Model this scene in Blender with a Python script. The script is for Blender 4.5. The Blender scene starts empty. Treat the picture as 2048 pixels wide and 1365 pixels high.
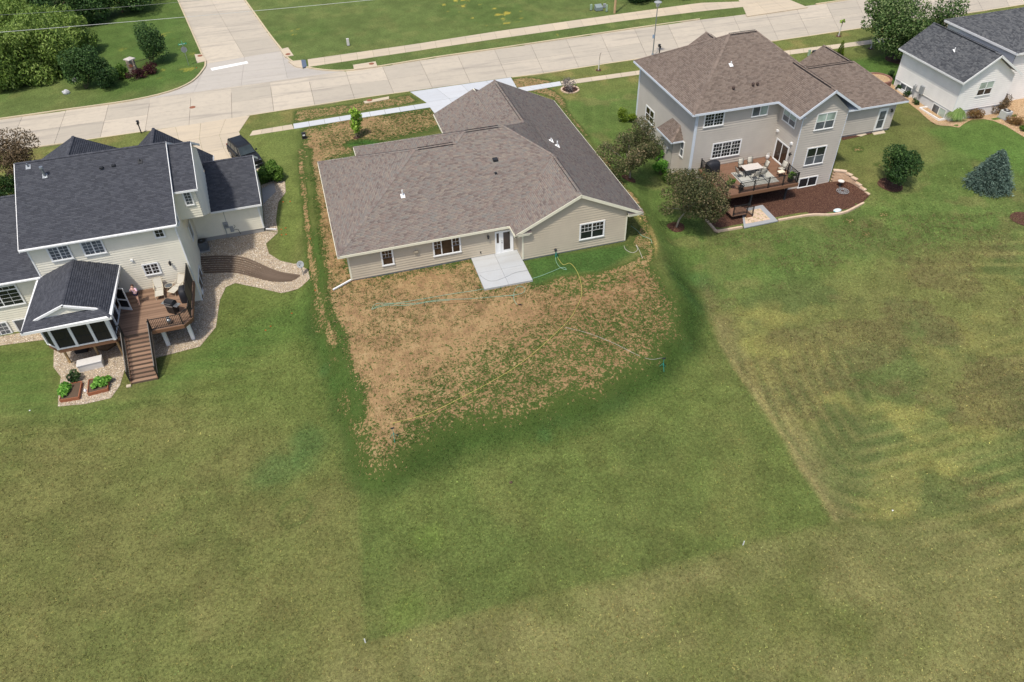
import bpy, bmesh, math, random
import numpy as np
from mathutils import Vector, Matrix
random.seed(7); RNG = np.random.default_rng(7)
R = math.radians
scene = bpy.context.scene
COL = scene.collection

# ------------------------------------------------------------------ camera
CAM_F, PIT, YAW, ROL = 1506.0, R(41.558), R(15.279), R(-1.645)   # focal length in px of a 2048 px wide picture
CAM_P = Vector((0, 0, 35.656))
_f = Vector((math.sin(YAW) * math.cos(PIT), math.cos(YAW) * math.cos(PIT), -math.sin(PIT)))
_r0 = Vector((math.cos(YAW), -math.sin(YAW), 0)); _u0 = _r0.cross(_f)
CR = _r0 * math.cos(ROL) + _u0 * math.sin(ROL); CU = -_r0 * math.sin(ROL) + _u0 * math.cos(ROL); CF = _f
cd = bpy.data.cameras.new('camera'); cam = bpy.data.objects.new('camera', cd); COL.objects.link(cam)
cd.sensor_width = 36; cd.lens = CAM_F / 2048 * 36; cd.clip_end = 3000; cd.clip_start = 0.5
cam.matrix_world = Matrix(((CR.x, CU.x, -CF.x, CAM_P.x), (CR.y, CU.y, -CF.y, CAM_P.y), (CR.z, CU.z, -CF.z, CAM_P.z), (0, 0, 0, 1)))
scene.camera = cam

# ------------------------------------------------------------------ light
SUN_EL, SUN_AZ = R(65), R(46)      # the sun stands behind the camera's left shoulder
world = bpy.data.worlds.new('World'); scene.world = world; world.use_nodes = True
wn = world.node_tree; bg = wn.nodes['Background']
sky = wn.nodes.new('ShaderNodeTexSky'); sky.sky_type = 'NISHITA'; sky.sun_disc = False
sky.sun_elevation = SUN_EL; sky.sun_rotation = R(225); sky.dust_density = 2.4; sky.air_density = 0.8; sky.ozone_density = 0.4
wn.links.new(sky.outputs[0], bg.inputs[0]); bg.inputs[1].default_value = 0.15
sl = bpy.data.lights.new('sun', 'SUN'); sl.energy = 3.1; sl.angle = R(3.5); sl.color = (1.0, 0.93, 0.82)
so = bpy.data.objects.new('sun', sl); COL.objects.link(so); so.location = (-30, 0, 60)
sd_ = Vector((math.cos(SUN_AZ) * math.cos(SUN_EL), math.sin(SUN_AZ) * math.cos(SUN_EL), -math.sin(SUN_EL)))
so.rotation_euler = sd_.to_track_quat('-Z', 'Y').to_euler()
vs = scene.view_settings
vs.view_transform = 'Standard'; vs.look = 'None'; vs.gamma = 1; vs.exposure = 0.16; vs.use_curve_mapping = False

# ------------------------------------------------------------------ numeric helpers
def ray(px, py): return CR * ((px - 1024) / CAM_F) - CU * ((py - 682.5) / CAM_F) + CF
def GZ(px, py, z):
    d = ray(px, py); return CAM_P + d * ((z - CAM_P.z) / d.z)
def s2l(c):
    c = np.asarray(c, float) / 255.0
    return np.where(c <= 0.04045, c / 12.92, ((c + 0.055) / 1.055) ** 2.4)
def C(r, g, b, k=1.0):
    v = s2l((r, g, b)) * k; return (float(v[0]), float(v[1]), float(v[2]), 1.0)
def sstep(a, b, x):
    t = np.clip((np.asarray(x, float) - a) / (b - a), 0, 1); return t * t * (3 - 2 * t)
def _hash(ix, iy, seed):
    h = (ix.astype(np.int64) * 374761393 + iy.astype(np.int64) * 668265263 + seed * 1442695041) & 0x7fffffff
    h = ((h ^ (h >> 13)) * 1274126177) & 0x7fffffff
    return ((h ^ (h >> 16)) & 0xffff) / 65535.0
def vnoise(x, y, sc, seed=0):
    x = np.asarray(x, float) / sc; y = np.asarray(y, float) / sc
    ix = np.floor(x); iy = np.floor(y); fx = x - ix; fy = y - iy
    fx = fx * fx * (3 - 2 * fx); fy = fy * fy * (3 - 2 * fy)
    a = _hash(ix, iy, seed); b = _hash(ix + 1, iy, seed); c = _hash(ix, iy + 1, seed); d = _hash(ix + 1, iy + 1, seed)
    return (a * (1 - fx) + b * fx) * (1 - fy) + (c * (1 - fx) + d * fx) * fy
def fbm(x, y, sc, seed=0, o=4):
    s = 0; a = 1; t = 0
    for i in range(o):
        s = s + a * vnoise(x, y, sc, seed + i * 17); t += a; a *= 0.5; sc *= 0.5
    return s / t
def polysd(x, y, poly):
    """signed distance, positive inside"""
    x = np.asarray(x, float); y = np.asarray(y, float)
    d = np.full(x.shape, 1e18); ins = np.zeros(x.shape, bool); n = len(poly)
    for i in range(n):
        ax, ay = poly[i][:2]; bx, by = poly[(i + 1) % n][:2]
        ex, ey = bx - ax, by - ay; wx, wy = x - ax, y - ay
        t = np.clip((wx * ex + wy * ey) / (ex * ex + ey * ey + 1e-12), 0, 1)
        d = np.minimum(d, (wx - ex * t) ** 2 + (wy - ey * t) ** 2)
        if ay != by:
            c = ((ay <= y) != (by <= y)) & (x < ax + (y - ay) / (by - ay) * ex); ins ^= c
    d = np.sqrt(d); return np.where(ins, d, -d)
def linesd(x, y, pts):
    x = np.asarray(x, float); y = np.asarray(y, float); d = np.full(x.shape, 1e18)
    for (ax, ay), (bx, by) in zip([p[:2] for p in pts[:-1]], [p[:2] for p in pts[1:]]):
        ex, ey = bx - ax, by - ay; wx, wy = x - ax, y - ay
        t = np.clip((wx * ex + wy * ey) / (ex * ex + ey * ey + 1e-12), 0, 1)
        d = np.minimum(d, (wx - ex * t) ** 2 + (wy - ey * t) ** 2)
    return np.sqrt(d)
def smooth(pts, n=4, closed=False):
    """Catmull-Rom through points"""
    P = [Vector(p) for p in pts]; out = []; m = len(P)
    rng = range(m) if closed else range(m - 1)
    for i in rng:
        p1, p2 = P[i], P[(i + 1) % m]
        p0 = P[(i - 1) % m] if (closed or i > 0) else p1 * 2 - p2
        p3 = P[(i + 2) % m] if (closed or i + 2 < m) else p2 * 2 - p1
        for k in range(n):
            t = k / n
            out.append(0.5 * ((2 * p1) + (p2 - p0) * t + (2 * p0 - 5 * p1 + 4 * p2 - p3) * t * t + (3 * p1 - p0 - 3 * p2 + p3) * t ** 3))
    if not closed: out.append(P[-1])
    return out

# ------------------------------------------------------------------ objects and meshes
ORG = {}
def tag(o, label=None, cat=None, group=None, kind=None):
    if label: o['label'] = label
    if cat: o['category'] = cat
    if group: o['group'] = group
    if kind: o['kind'] = kind
    return o
def thing(name, label, cat, loc=(0, 0, 0), group=None, rz=0):
    o = bpy.data.objects.new(name, None); COL.objects.link(o); o.location = loc; o.rotation_euler.z = rz
    o.empty_display_size = 0.2
    ORG[o] = Vector(loc); return tag(o, label, cat, group)
def link(name, me, parent=None, loc=None):
    o = bpy.data.objects.new(name, me); COL.objects.link(o)
    if parent is not None:
        o.parent = parent; ORG[o] = ORG.get(parent, Vector())
        if loc is not None: o.location = Vector(loc) - ORG[o]; ORG[o] = Vector(loc)
    else:
        ORG[o] = Vector(loc) if loc is not None else Vector()
        if loc is not None: o.location = loc
    return o
def mesh_arr(name, V, F, mat, tint=None, smooth_=False):
    V = np.asarray(V, np.float32).reshape(-1, 3); F = np.asarray(F, np.int32); k = F.shape[1]
    me = bpy.data.meshes.new(name); me.vertices.add(len(V)); me.vertices.foreach_set('co', V.ravel())
    me.loops.add(F.size); me.loops.foreach_set('vertex_index', F.ravel()); me.polygons.add(len(F))
    me.polygons.foreach_set('loop_start', np.arange(0, F.size, k, dtype=np.int32))
    try: me.polygons.foreach_set('loop_total', np.full(len(F), k, np.int32))
    except Exception: pass
    if tint is not None:
        a = me.attributes.new('tint', 'FLOAT', 'POINT'); a.data.foreach_set('value', np.asarray(tint, np.float32))
    me.update(calc_edges=True); me.validate()
    if smooth_: me.polygons.foreach_set('use_smooth', np.ones(len(F), bool))
    if mat: me.materials.append(mat)
    return me
class MB:
    def __init__(s): s.v = []; s.f = []; s.t = []
    def add(s, vs, fs, tint=0.5):
        b = len(s.v); s.v += [tuple(v) for v in vs]; s.f += [tuple(b + i for i in f) for f in fs]; s.t += [tint] * len(vs); return s
    def box(s, a, b, tint=0.5):
        (x0, y0, z0), (x1, y1, z1) = a, b
        return s.add([(x0, y0, z0), (x1, y0, z0), (x1, y1, z0), (x0, y1, z0), (x0, y0, z1), (x1, y0, z1), (x1, y1, z1), (x0, y1, z1)],
                     [(0, 3, 2, 1), (4, 5, 6, 7), (0, 1, 5, 4), (1, 2, 6, 5), (2, 3, 7, 6), (3, 0, 4, 7)], tint)
    def cbox(s, c, sz, tint=0.5): return s.box([c[i] - sz[i] / 2 for i in range(3)], [c[i] + sz[i] / 2 for i in range(3)], tint)
    def obox(s, o, u, v, w, tint=0.5):
        o, u, v, w = map(Vector, (o, u, v, w))
        P = [o, o + u, o + u + v, o + v]; P += [p + w for p in P]
        if u.cross(v).dot(w) < 0: fs = [(0, 1, 2, 3), (7, 6, 5, 4), (4, 5, 1, 0), (5, 6, 2, 1), (6, 7, 3, 2), (7, 4, 0, 3)]
        else: fs = [(0, 3, 2, 1), (4, 5, 6, 7), (0, 1, 5, 4), (1, 2, 6, 5), (2, 3, 7, 6), (3, 0, 4, 7)]
        return s.add(P, fs, tint)
    def bar(s, p, q, w, h, tint=0.5, up=(0, 0, 1)):
        """square bar from p to q"""
        p, q = Vector(p), Vector(q); d = (q - p); L = d.length
        if L < 1e-6: return s
        d.normalize(); up = Vector(up)
        if abs(d.dot(up)) > 0.98: up = Vector((0, 1, 0))
        a = d.cross(up).normalized(); b = a.cross(d).normalized()
        return s.obox(p - a * w / 2 - b * h / 2, a * w, d * L, b * h, tint)
    def cyl(s, p, q, r0, r1=None, n=10, cap=True, tint=0.5):
        p, q = Vector(p), Vector(q); r1 = r0 if r1 is None else r1; d = (q - p).normalized()
        a = d.orthogonal().normalized(); b = d.cross(a)
        V = [p + (a * math.cos(2 * math.pi * i / n) + b * math.sin(2 * math.pi * i / n)) * r0 for i in range(n)] + \
            [q + (a * math.cos(2 * math.pi * i / n) + b * math.sin(2 * math.pi * i / n)) * r1 for i in range(n)]
        F = [(i, (i + 1) % n, n + (i + 1) % n, n + i) for i in range(n)]
        if cap: F += [tuple(range(n - 1, -1, -1)), tuple(range(n, 2 * n))]
        return s.add(V, F, tint)
    def lathe(s, c, prof, n=14, tint=0.5):
        c = Vector(c); V = []; F = []
        for r, z in prof: V += [c + Vector((r * math.cos(2 * math.pi * i / n), r * math.sin(2 * math.pi * i / n), z)) for i in range(n)]
        for k in range(len(prof) - 1): F += [(k * n + i, k * n + (i + 1) % n, (k + 1) * n + (i + 1) % n, (k + 1) * n + i) for i in range(n)]
        F += [tuple(range(n - 1, -1, -1)), tuple((len(prof) - 1) * n + i for i in range(n))]
        return s.add(V, F, tint)
    def tube(s, pts, r, n=6, taper=None, tint=0.5):
        P = [Vector(p) for p in pts]; V = []; F = []; m = len(P); a = None
        for i, p in enumerate(P):
            d = (P[min(i + 1, m - 1)] - P[max(i - 1, 0)]).normalized()
            a = d.orthogonal().normalized() if a is None else (a - d * a.dot(d)).normalized()
            b = d.cross(a); rr = r if taper is None else r + (taper - r) * i / (m - 1)
            V += [p + (a * math.cos(2 * math.pi * k / n) + b * math.sin(2 * math.pi * k / n)) * rr for k in range(n)]
        for i in range(m - 1): F += [(i * n + k, i * n + (k + 1) % n, (i + 1) * n + (k + 1) % n, (i + 1) * n + k) for k in range(n)]
        F += [tuple(range(n - 1, -1, -1)), tuple((m - 1) * n + k for k in range(n))]
        return s.add(V, F, tint)
    def prism(s, poly, w, tint=0.5):
        """polygon (3D, any orientation) extruded by vector w"""
        P = [Vector(p) for p in poly]; w = Vector(w); n = len(P)
        nor = Vector((0, 0, 0))
        for i in range(n): nor += P[i].cross(P[(i + 1) % n])
        if nor.dot(w) > 0: P = P[::-1]
        V = P + [p + w for p in P]
        F = [tuple(range(n)), tuple(range(2 * n - 1, n - 1, -1))] + [(i, n + i, n + (i + 1) % n, (i + 1) % n) for i in range(n)]
        return s.add(V, F, tint)
    def ball(s, c, r, n=10, m=7, tint=0.5):
        r = (r, r, r) if not hasattr(r, '__len__') else r
        return s.add(*_ball(c, r, n, m), tint)
    def mesh(s, name, mat, smooth_=False, off=Vector((0, 0, 0))):
        me = bpy.data.meshes.new(name)
        me.from_pydata([(x - off[0], y - off[1], z - off[2]) for x, y, z in s.v], [], s.f)
        if any(abs(t - 0.5) > 1e-6 for t in s.t):
            a = me.attributes.new('tint', 'FLOAT', 'POINT'); a.data.foreach_set('value', np.asarray(s.t, np.float32))
        if smooth_: me.polygons.foreach_set('use_smooth', np.ones(len(me.polygons), bool))
        if mat: me.materials.append(mat)
        me.update(); return me
    def build(s, name, mat, parent=None, smooth_=False, bevel=0, label=None, cat=None, group=None, kind=None, local=False):
        off = Vector() if (parent is None or local) else ORG.get(parent, Vector())
        o = link(name, s.mesh(name, mat, smooth_, off), parent)
        if bevel:
            b = o.modifiers.new('bevel', 'BEVEL'); b.width = bevel; b.segments = 2; b.limit_method = 'ANGLE'; b.angle_limit = R(40)
        return tag(o, label, cat, group, kind)
def _ball(c, r, n, m):
    V = [(c[0], c[1], c[2] - r[2])]
    for j in range(1, m):
        ph = -math.pi / 2 + math.pi * j / m
        V += [(c[0] + r[0] * math.cos(ph) * math.cos(2 * math.pi * i / n), c[1] + r[1] * math.cos(ph) * math.sin(2 * math.pi * i / n), c[2] + r[2] * math.sin(ph)) for i in range(n)]
    V.append((c[0], c[1], c[2] + r[2])); F = []
    for i in range(n): F.append((0, 1 + (i + 1) % n, 1 + i))
    for j in range(m - 2):
        b = 1 + j * n; F += [(b + i, b + (i + 1) % n, b + n + (i + 1) % n, b + n + i) for i in range(n)]
    b = 1 + (m - 2) * n; F += [(b + i, b + (i + 1) % n, len(V) - 1) for i in range(n)]
    return V, F
def copy_tree(o, parent=None):
    c = o.copy(); COL.objects.link(c); c.parent = parent
    for ch in list(o.children): copy_tree(ch, c)
    return c
def piece(name, me, parent, loc, rz=0.0, sc=None):
    o = bpy.data.objects.new(name, me); COL.objects.link(o); o.parent = parent
    o.location = Vector(loc) - ORG.get(parent, Vector()); o.rotation_euler.z = rz
    if sc: o.scale = sc
    ORG[o] = Vector(loc); return o

# ------------------------------------------------------------------ materials
class NT:
    def __init__(s, name):
        s.m = bpy.data.materials.new(name); s.m.use_nodes = True; s.t = s.m.node_tree; s.b = s.t.nodes['Principled BSDF']
    def n(s, ty, **kw):
        nd = s.t.nodes.new(ty)
        for k, v in kw.items(): setattr(nd, k, v)
        return nd
    def l(s, a, b): s.t.links.new(a, b)
    def obj(s): return s.n('ShaderNodeTexCoord').outputs['Object']
    def geo(s): return s.n('ShaderNodeNewGeometry').outputs['Position']
    def noise(s, sc, det=4, vec=None, rough=0.6):
        nd = s.n('ShaderNodeTexNoise'); nd.inputs['Scale'].default_value = sc; nd.inputs['Detail'].default_value = det; nd.inputs['Roughness'].default_value = rough
        if vec is not None: s.l(vec, nd.inputs['Vector'])
        return nd.outputs['Fac']
    def ramp(s, fac, stops, interp='LINEAR'):
        nd = s.n('ShaderNodeValToRGB'); nd.color_ramp.interpolation = interp; e = nd.color_ramp.elements
        while len(e) < len(stops): e.new(0.5)
        for el, (p, c) in zip(e, stops): el.position = p; el.color = c
        s.l(fac, nd.inputs[0]); return nd.outputs[0]
    def mix(s, fac, a, b, mode='MIX'):
        nd = s.n('ShaderNodeMix', data_type='RGBA', blend_type=mode)
        for i, v in ((0, fac), (6, a), (7, b)):
            if hasattr(v, 'is_linked') or isinstance(v, bpy.types.NodeSocket): s.l(v, nd.inputs[i])
            else: nd.inputs[i].default_value = v
        return nd.outputs[2]
    def math(s, op, a, b=0.0, c=None):
        nd = s.n('ShaderNodeMath', operation=op)
        for i, v in enumerate((a, b, c)):
            if v is None: continue
            if isinstance(v, bpy.types.NodeSocket): s.l(v, nd.inputs[i])
            else: nd.inputs[i].default_value = v
        return nd.outputs[0]
    def maprange(s, v, a, b, c=0, d=1):
        nd = s.n('ShaderNodeMapRange'); s.l(v, nd.inputs[0])
        for i, x in enumerate((a, b, c, d)): nd.inputs[i + 1].default_value = x
        return nd.outputs[0]
    def attr(s, name): return s.n('ShaderNodeAttribute', attribute_name=name)
    def base(s, v):
        if isinstance(v, bpy.types.NodeSocket): s.l(v, s.b.inputs['Base Color'])
        else: s.b.inputs['Base Color'].default_value = v
    def set(s, rough=0.7, spec=0.3, metal=0.0):
        s.b.inputs['Roughness'].default_value = rough; s.b.inputs['Specular IOR Level'].default_value = spec; s.b.inputs['Metallic'].default_value = metal; return s
    def bump(s, h, st=0.3, dist=0.02):
        nd = s.n('ShaderNodeBump'); nd.inputs['Strength'].default_value = st; nd.inputs['Distance'].default_value = dist
        s.l(h, nd.inputs['Height']); s.l(nd.outputs[0], s.b.inputs['Normal'])
def plain(name, col, rough=0.7, spec=0.3, metal=0.0, var=0.12, sc=6.0, bump=0.0):
    """one colour with soft noise wear"""
    t = NT(name).set(rough, spec, metal); p = t.geo()
    nz = t.noise(sc, 5, p); k = t.maprange(nz, 0.25, 0.75, 1 - var, 1 + var)
    cc = t.n('ShaderNodeCombineColor')
    for i in range(3): t.l(k, cc.inputs[i])
    c = t.mix(1.0, col, cc.outputs[0], 'MULTIPLY')
    t.base(c)
    if bump: t.bump(t.noise(sc * 12, 3, p), bump, 0.01)
    return t.m
M = {}
def concrete(name, c0, c1, dirt=0.25):
    t = NT(name).set(0.85, 0.25); p = t.geo()
    oi = t.n('ShaderNodeObjectInfo').outputs['Random']
    big = t.noise(0.35, 4, p); fine = t.noise(9, 5, p, 0.75); mid = t.noise(1.6, 5, p)
    mp = t.n('ShaderNodeMapping'); mp.inputs['Scale'].default_value = (0.12, 1.3, 1); t.l(p, mp.inputs[0])
    streak = t.noise(1.0, 4, mp.outputs[0])
    f = t.math('ADD', t.math('MULTIPLY', oi, 0.62), t.math('MULTIPLY', big, 0.5))
    c = t.mix(t.maprange(f, 0.15, 0.85), c0, c1)
    c = t.mix(t.maprange(streak, 0.52, 0.72, 0, dirt), c, C(142, 136, 128))
    c = t.mix(t.maprange(mid, 0.5, 0.75, 0, dirt * 0.7), c, C(165, 156, 144))
    c = t.mix(t.maprange(fine, 0.3, 0.75, 0, 0.22), c, C(150, 142, 130))
    t.base(c); t.bump(fine, 0.15, 0.01); return t.m
M['road'] = concrete('road_concrete', C(200, 189, 170), C(176, 168, 153), 0.7)
M['walk'] = concrete('walk_concrete', C(202, 187, 162), C(190, 177, 155), 0.3)
M['new'] = concrete('new_concrete', C(198, 202, 206), C(188, 193, 198), 0.14)
M['patio'] = concrete('patio_concrete', C(183, 186, 187), C(176, 181, 184), 0.22)
M['footing'] = concrete('footing_concrete', C(160, 160, 158), C(148, 148, 148), 0.3)
def siding(name, col):
    t = NT(name).set(0.55, 0.3); p = t.geo(); n = t.noise(0.7, 4, p); g = t.noise(25, 3, p)
    c2 = tuple(v * 0.9 for v in col[:3]) + (1,)
    c = t.mix(t.maprange(n, 0.35, 0.7), col, c2); c = t.mix(t.maprange(g, 0.45, 0.8, 0, 0.12), c, C(120, 112, 100)); t.base(c); return t.m
M['sid_cream'] = siding('siding_cream', C(237, 232, 214)); M['sid_tan'] = siding('siding_tan', C(196, 185, 165))
M['sid_taupe'] = siding('siding_taupe', C(194, 187, 177)); M['sid_white'] = siding('siding_white', C(245, 242, 237))
def shingle(name, stops, cap=False):
    t = NT(name).set(0.95, 0.12); p = t.geo(); a = t.attr('tint').outputs['Fac']
    nz = t.noise(0.8, 3, p); f = t.math('ADD', t.math('MULTIPLY', a, 0.86), t.math('MULTIPLY', nz, 0.14))
    c = t.ramp(f, stops); g = t.noise(60, 2, p)
    c = t.mix(t.maprange(g, 0.3, 0.7, 0, 0.3), c, C(60, 55, 53)); t.base(c); t.bump(g, 0.25, 0.006); return t.m
M['sh_mix'] = shingle('shingles_brown_blend', [(0.0, C(108, 99, 96)), (0.3, C(140, 126, 118)), (0.55, C(133, 127, 122)), (0.75, C(148, 137, 126)), (1.0, C(123, 124, 122))])
M['sh_dark'] = shingle('shingles_charcoal', [(0.0, C(66, 69, 76)), (0.5, C(76, 79, 87)), (1.0, C(86, 89, 96))])
M['sh_brown'] = shingle('shingles_brown', [(0.0, C(112, 100, 92)), (0.45, C(132, 118, 108)), (0.8, C(142, 128, 117)), (1.0, C(123, 113, 105))])
M['sh_grey'] = shingle('shingles_grey', [(0.0, C(70, 73, 78)), (0.45, C(94, 97, 101)), (0.8, C(112, 114, 116)), (1.0, C(85, 89, 93))])
M['white'] = plain('white_trim', C(232, 233, 232), 0.5, var=0.04, sc=3)
M['cream'] = plain('cream_trim', C(226, 223, 202), 0.5, var=0.05, sc=3)
M['bluewhite'] = plain('pale_fascia', C(214, 221, 230), 0.45, var=0.05, sc=3)
M['black'] = plain('black_metal', C(34, 34, 36), 0.45, 0.4, var=0.2)
M['dark'] = plain('dark_plastic', C(46, 48, 52), 0.6, var=0.2)
M['steel'] = plain('galvanised_steel', C(150, 156, 162), 0.4, 0.5, 0.6, 0.12)
M['grey'] = plain('grey_paint', C(150, 154, 156), 0.55, var=0.1)
M['rust'] = plain('rusty_iron', C(140, 92, 70), 0.8, var=0.25, sc=14, bump=0.3)
M['orange'] = plain('orange_paint', C(214, 106, 48), 0.7, var=0.1)
def wood(name, c0, c1, along=0, sc=1.0):
    t = NT(name).set(0.75, 0.25); p = t.geo(); oi = t.n('ShaderNodeObjectInfo').outputs['Random']
    mp = t.n('ShaderNodeMapping'); mp.inputs['Scale'].default_value = (0.7, 22, 22) if along == 0 else (22, 0.7, 22); t.l(p, mp.inputs[0])
    g = t.noise(1.0 * sc, 4, mp.outputs[0]); f = t.math('ADD', t.math('MULTIPLY', oi, 0.65), t.math('MULTIPLY', g, 0.4))
    c = t.mix(t.maprange(f, 0.1, 0.95), c0, c1); t.base(c); t.bump(g, 0.15, 0.004); return t.m
M['deck'] = wood('deck_boards', C(104, 82, 68), C(158, 130, 108)); M['deck2'] = wood('deck_boards_brown', C(116, 88, 71), C(130, 101, 83))
M['lumber'] = wood('treated_lumber', C(158, 130, 92), C(178, 150, 108), 1); M['fascia_wood'] = wood('deck_fascia', C(112, 82, 62), C(132, 98, 74))
M['cedar'] = wood('cedar_planks', C(146, 92, 66), C(164, 108, 80)); M['timber'] = wood('dark_timber', C(94, 80, 68), C(112, 97, 84))
def glass(name, col, rough=0.06):
    t = NT(name).set(rough, 0.6); p = t.geo(); n = t.noise(0.9, 2, p)
    t.base(t.mix(t.maprange(n, 0.35, 0.65), col, tuple(v * 1.9 for v in col[:3]) + (1,))); return t.m
M['glass'] = glass('window_glass', (0.012, 0.014, 0.016, 1)); M['glass_br'] = glass('window_glass_warm', (0.03, 0.018, 0.012, 1))
M['blind'] = glass('window_blind', C(150, 165, 156, 0.8), 0.2); M['screen'] = glass('insect_screen', (0.006, 0.006, 0.007, 1), 0.5)
M['greyglass'] = glass('window_glass_grey', C(98, 104, 110, 0.6), 0.15); M['carglass'] = glass('car_glass', C(52, 62, 64, 0.6), 0.22)
def leafmat(name, c0, c1, c2, trans=0.25):
    t = NT(name).set(0.6, 0.25); a = t.attr('tint').outputs['Fac']
    t.base(t.ramp(a, [(0.0, c0), (0.5, c1), (1.0, c2)]))
    if trans:
        tr = t.n('ShaderNodeBsdfTranslucent'); mx = t.n('ShaderNodeMixShader'); mx.inputs[0].default_value = trans
        t.l(t.b.inputs['Base Color'].links[0].from_socket, tr.inputs[0]); t.l(t.b.outputs[0], mx.inputs[1]); t.l(tr.outputs[0], mx.inputs[2])
        t.l(mx.outputs[0], t.t.nodes['Material Output'].inputs[0])
    return t.m
M['bark'] = plain('bark', C(98, 84, 72), 0.9, var=0.3, sc=12, bump=0.5); M['bark_grey'] = plain('bark_grey', C(150, 142, 130), 0.9, var=0.2, sc=12)

# ------------------------------------------------------------------ terrain
def pz(pts, z): return [GZ(x, y, z)[:] for x, y in pts]
MOUND = [p[:2] for p in pz([(652, 300), (634, 480), (648, 600), (690, 715), (735, 830), (762, 905), (900, 838), (1050, 806), (1190, 768), (1290, 716), (1352, 650), (1362, 590), (1330, 530), (1312, 480), (1262, 380), (1140, 215)], -0.5)]
BEDZ = -1.62
_mf = smooth([GZ(x, y, BEDZ) for x, y in [(1412, 441), (1432, 465), (1488, 455), (1556, 442), (1590, 436), (1625, 431), (1660, 431), (1690, 426), (1715, 414), (1738, 397)]][2:], 3)
_rw = smooth([GZ(x, y, BEDZ) for x, y in [(1659, 366), (1683, 368), (1704, 377), (1722, 388), (1740, 398)]], 4)
MULCH = [GZ(1412, 441, BEDZ)[:2], GZ(1432, 465, BEDZ)[:2]] + [p[:2] for p in _mf] + [p[:2] for p in _rw[::-1]][1:] + [(46.3, 57.2), (34.2, 57.2)]
_L = ([-400, 10, 30, 45, 53, 57, 60.5, 66, 76, 900], [-3.2, -2.6, -2.2, -1.85, -1.75, -1.2, -0.5, -0.4, -0.4, -0.4])
_M = ([-400, 10, 30, 45, 52, 57, 62, 68, 76, 900], [-3.2, -2.7, -2.3, -1.8, -1.65, -1.3, -0.75, -0.42, -0.4, -0.4])
_R = ([-400, 10, 30, 45, 50, 55, 59, 68, 76, 900], [-3.2, -2.6, -2.1, -1.5, -1.2, -0.72, -0.32, -0.45, -0.4, -0.4])
STREET_POLYS = []
def terrain(x, y, street=True):
    x = np.asarray(x, float); y = np.asarray(y, float)
    l = np.interp(y, *_L); m = np.interp(y, *_M); r = np.interp(y, *_R)
    w1 = sstep(-3, 27, x); w2 = sstep(46.5, 48.6, x)
    z = (l * (1 - w1) + m * w1) * (1 - w2) + r * w2
    z = z + (-0.95 + 0.03 * (y - 60) - z) * sstep(61.2, 63.6, x) * sstep(57.5, 59.5, y) * sstep(70.5, 68.5, y) * sstep(74, 71, x)
    sd = polysd(x, y, MOUND)
    top = -0.14 - 0.032 * np.clip(47 - y, 0, 60) - 0.26 * sstep(66, 76, y)
    z = z + (np.maximum(top, z) - z) * sstep(-2.6, 0.5, sd)
    z = z + (BEDZ - z) * sstep(-0.05, 0.25, polysd(x, y, MULCH))
    z = z + (fbm(x, y, 7, 3) - 0.5) * 0.14 * sstep(72, 60, y)
    if street:
        for p in STREET_POLYS: z = z - 0.4 * sstep(-0.02, 0.06, polysd(x, y, p))
    return z
def tz(x, y): return float(terrain(np.array([x]), np.array([y]), False)[0])
def G(px, py, up=0.0):
    """the point of the ground seen at a place of the photograph"""
    z = -1.0
    for _ in range(14):
        p = GZ(px, py, z); z = 0.5 * z + 0.5 * (tz(p.x, p.y) + up)
    return GZ(px, py, z)
def PX(pts, up=0.0): return [G(x, y, up) for x, y in pts]
def OG(x, y, dz=0.0): return Vector((x, y, tz(x, y) + dz))

# ------------------------------------------------------------------ street, pavements: shapes first (the ground is lowered under the street)
SZ = -0.5
def SP(pts): return [GZ(x, y, SZ) for x, y in pts]
near_edge = SP([(-260, 343), (0, 306), (82, 294), (290, 264), (400, 247), (500, 232), (590, 218), (725, 197), (818, 184), (1023, 156), (1100, 146), (1270, 120), (1400, 102), (1550, 83), (1725, 57), (1920, 30), (2048, 10), (2350, -38)])
far_edge = SP([(-260, 275), (0, 240), (135, 221), (270, 202), (400, 184), (560, 163), (680, 144), (755, 135), (880, 115), (1020, 95), (1270, 58), (1400, 40), (1490, 29), (1600, 14), (1750, -7), (1960, -36), (2350, -95)])
def resample(pts, step, off=0.0):
    P = [Vector(p) for p in pts]; L = [0]
    for a, b in zip(P[:-1], P[1:]): L.append(L[-1] + (b - a).length)
    s = off; out = []
    while s <= L[-1]:
        i = max(k for k in range(len(L)) if L[k] <= s + 1e-9); i = min(i, len(P) - 2)
        out.append(P[i].lerp(P[i + 1], (s - L[i]) / (L[i + 1] - L[i]))); s += step
    return out
def at_x(pts, x):
    for a, b in zip(pts[:-1], pts[1:]):
        if (a.x - x) * (b.x - x) <= 0 and a.x != b.x: return a.lerp(b, (x - a.x) / (b.x - a.x))
    return pts[0] if x < pts[0].x else pts[-1]
side_l = SP([(413, 128), (405, 108), (357, 0), (312, -100), (290, -150)]); side_r = SP([(563, 102), (535, 66), (488, 0), (430, -80), (395, -130)])
throat = SP([(262, 203), (340, 185), (385, 165), (407, 142), (413, 128), (563, 102), (577, 120), (602, 133), (640, 141), (690, 143)])
STREET_POLYS.append([p[:2] for p in near_edge] + [p[:2] for p in far_edge[::-1]])
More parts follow.
